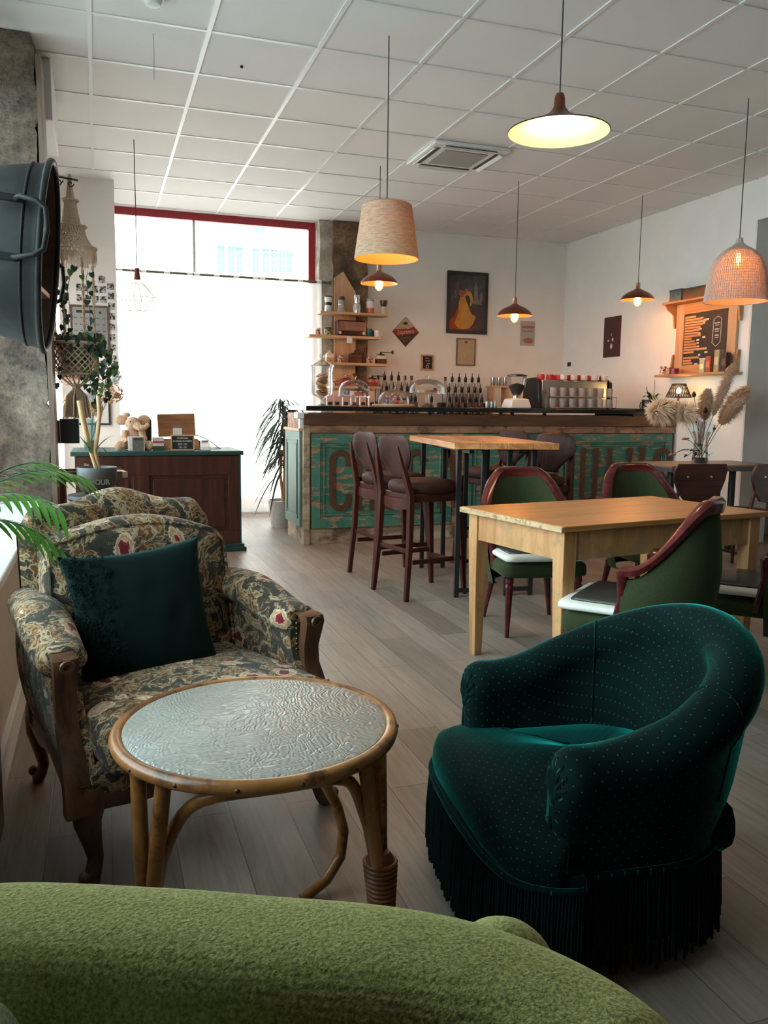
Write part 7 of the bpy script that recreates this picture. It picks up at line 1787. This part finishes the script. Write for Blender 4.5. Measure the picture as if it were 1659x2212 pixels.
obj('leaves', lv, m_leaf, yp, recalc=False)
# dracaena by the window
dx_, dy_ = aty(612, 1000, 7.95).x, 7.95
dr_ = thing('dracaena_plant', 'leafy dracaena with long drooping leaves between the curtain and the bar counter', 'plant', (dx_, dy_, 0)); obj('pot', MB().lathe([(.001, 0), (.12, 0), (.15, .26), (.14, .26), (.13, .24), (.001, .24)], 28), plain('pale_planter', (.42, .42, .40), .5), dr_); obj('trunk', MB().tube([(0, 0, .24), (.02, 0, .6), (0, 0, 1.05)], [.02, .017, .014], 10).tube([(0, 0, .24), (-.03, 0, .5), (-.02, -.02, .75)], [.016, .014, .012], 10), tpm, dr_)
lv = MB(); rd = random.Random(6)
for hz, n_ in ((1.10, 85), (.86, 70), (.60, 30)):
    for k in range(n_):
        a = rd.random()*2*PI; el_ = rd.uniform(-.2, 1.2); L_ = rd.uniform(.26, .44); B_ = Vector((0, 0, hz+rd.uniform(-.08, .1)))
        pts = []; 
        hz_v = Vector((math.cos(a)*math.cos(el_), math.sin(a)*math.cos(el_), math.sin(el_)))
        sd = Vector((-math.sin(a), math.cos(a), 0)); vs = []
        for i in range(9):
            f = i/8; p = B_+hz_v*L_*f+Vector((0, 0, -.30*f*f*L_/.3)); w_ = .011*math.sin(PI*min(1, f*.9+.1))**.6; vs += [p-sd*w_, p+sd*w_]
        lv.add(vs, [(2*i, 2*i+1, 2*i+3, 2*i+2) for i in range(8)])
obj('leaves', lv, m_leafd, dr_, recalc=False)
# palm in a black pot on the sill
pp_ = thing('potted_palm', 'bright green feathery palm in a dark pot on the left window sill', 'plant', (-.47, 2.62, .636)); obj('pot', MB().lathe([(.001, 0), (.07, 0), (.095, .16), (.088, .16), (.08, .14), (.001, .14)], 28), m_black, pp_)
obj('soil', MB().lathe([(.001, .142), (.082, .141)], 20), m_soil, pp_)
def frond(B, T, n, wd, ll, hang):
    st = MB(); B, T = Vector(B), Vector(T); lf = MB(); 
    def P_(f): return B.lerp(T, f)+Vector((0, 0, .55*abs(T.x-B.x)*f*(1-f)*1.6+hang*f*(1-f)))
    st.tube([P_(i/14) for i in range(15)], [.004*(1-.6*i/14) for i in range(15)], 6)
    for k in range(n):
        f = .3+.68*k/(n-1); p = P_(f); tg = (P_(min(1, f+.02))-P_(f-.02)).normalized()
        for s_ in (-1, 1):
            sd = tg.cross(Vector((0, 0, 1))).normalized()*s_; e = p+(tg*.75+sd*.55+Vector((0, 0, -.42))).normalized()*ll*(1-.45*abs(f-.55)); lf.add(*blade(p, e, wd, .018, 6))
    return st, lf
for k, (tp_, n_, hang) in enumerate((((.40, -.02, .33), 11, .0), ((.36, -.20, .25), 10, .05), ((.42, -.12, .05), 10, .10), ((.30, .12, .36), 9, .0), ((.10, -.35, .35), 10, .1), ((-.08, .25, .42), 9, .1))):
    s_, l_ = frond((0, 0, .13), tp_, n_, .0085, .15, hang); f_ = obj('frond', s_, m_leafd, pp_); obj('leaflets', l_, m_leafb, f_, recalc=False)
# brown board leaning at the low panel and the dark bag below the sill
tag(obj('brown_board', MB().bx(-.303, -.285, 2.02, 2.42, 0, .52), m_stoolwood, bevel=.002), 'dark brown board standing against the low panel at the left edge', 'board')
ub = thing('umbrella_stand', 'dark blue-grey storage box behind the floral armchair beside the low panel', 'box', (-.20, 3.95, 0)); ub.name = 'storage_box'; obj('box', MB().bx(-.10, .10, -.14, .14, 0, .42), plain('dark_blue_box', (.014, .020, .026), .5), ub, bevel=.004); obj('lid', MB().bx(-.105, .105, -.145, .145, .42, .44), plain('dark_blue_lid', (.02, .028, .034), .5), ub, bevel=.004)
bpy.context.view_layer.update()
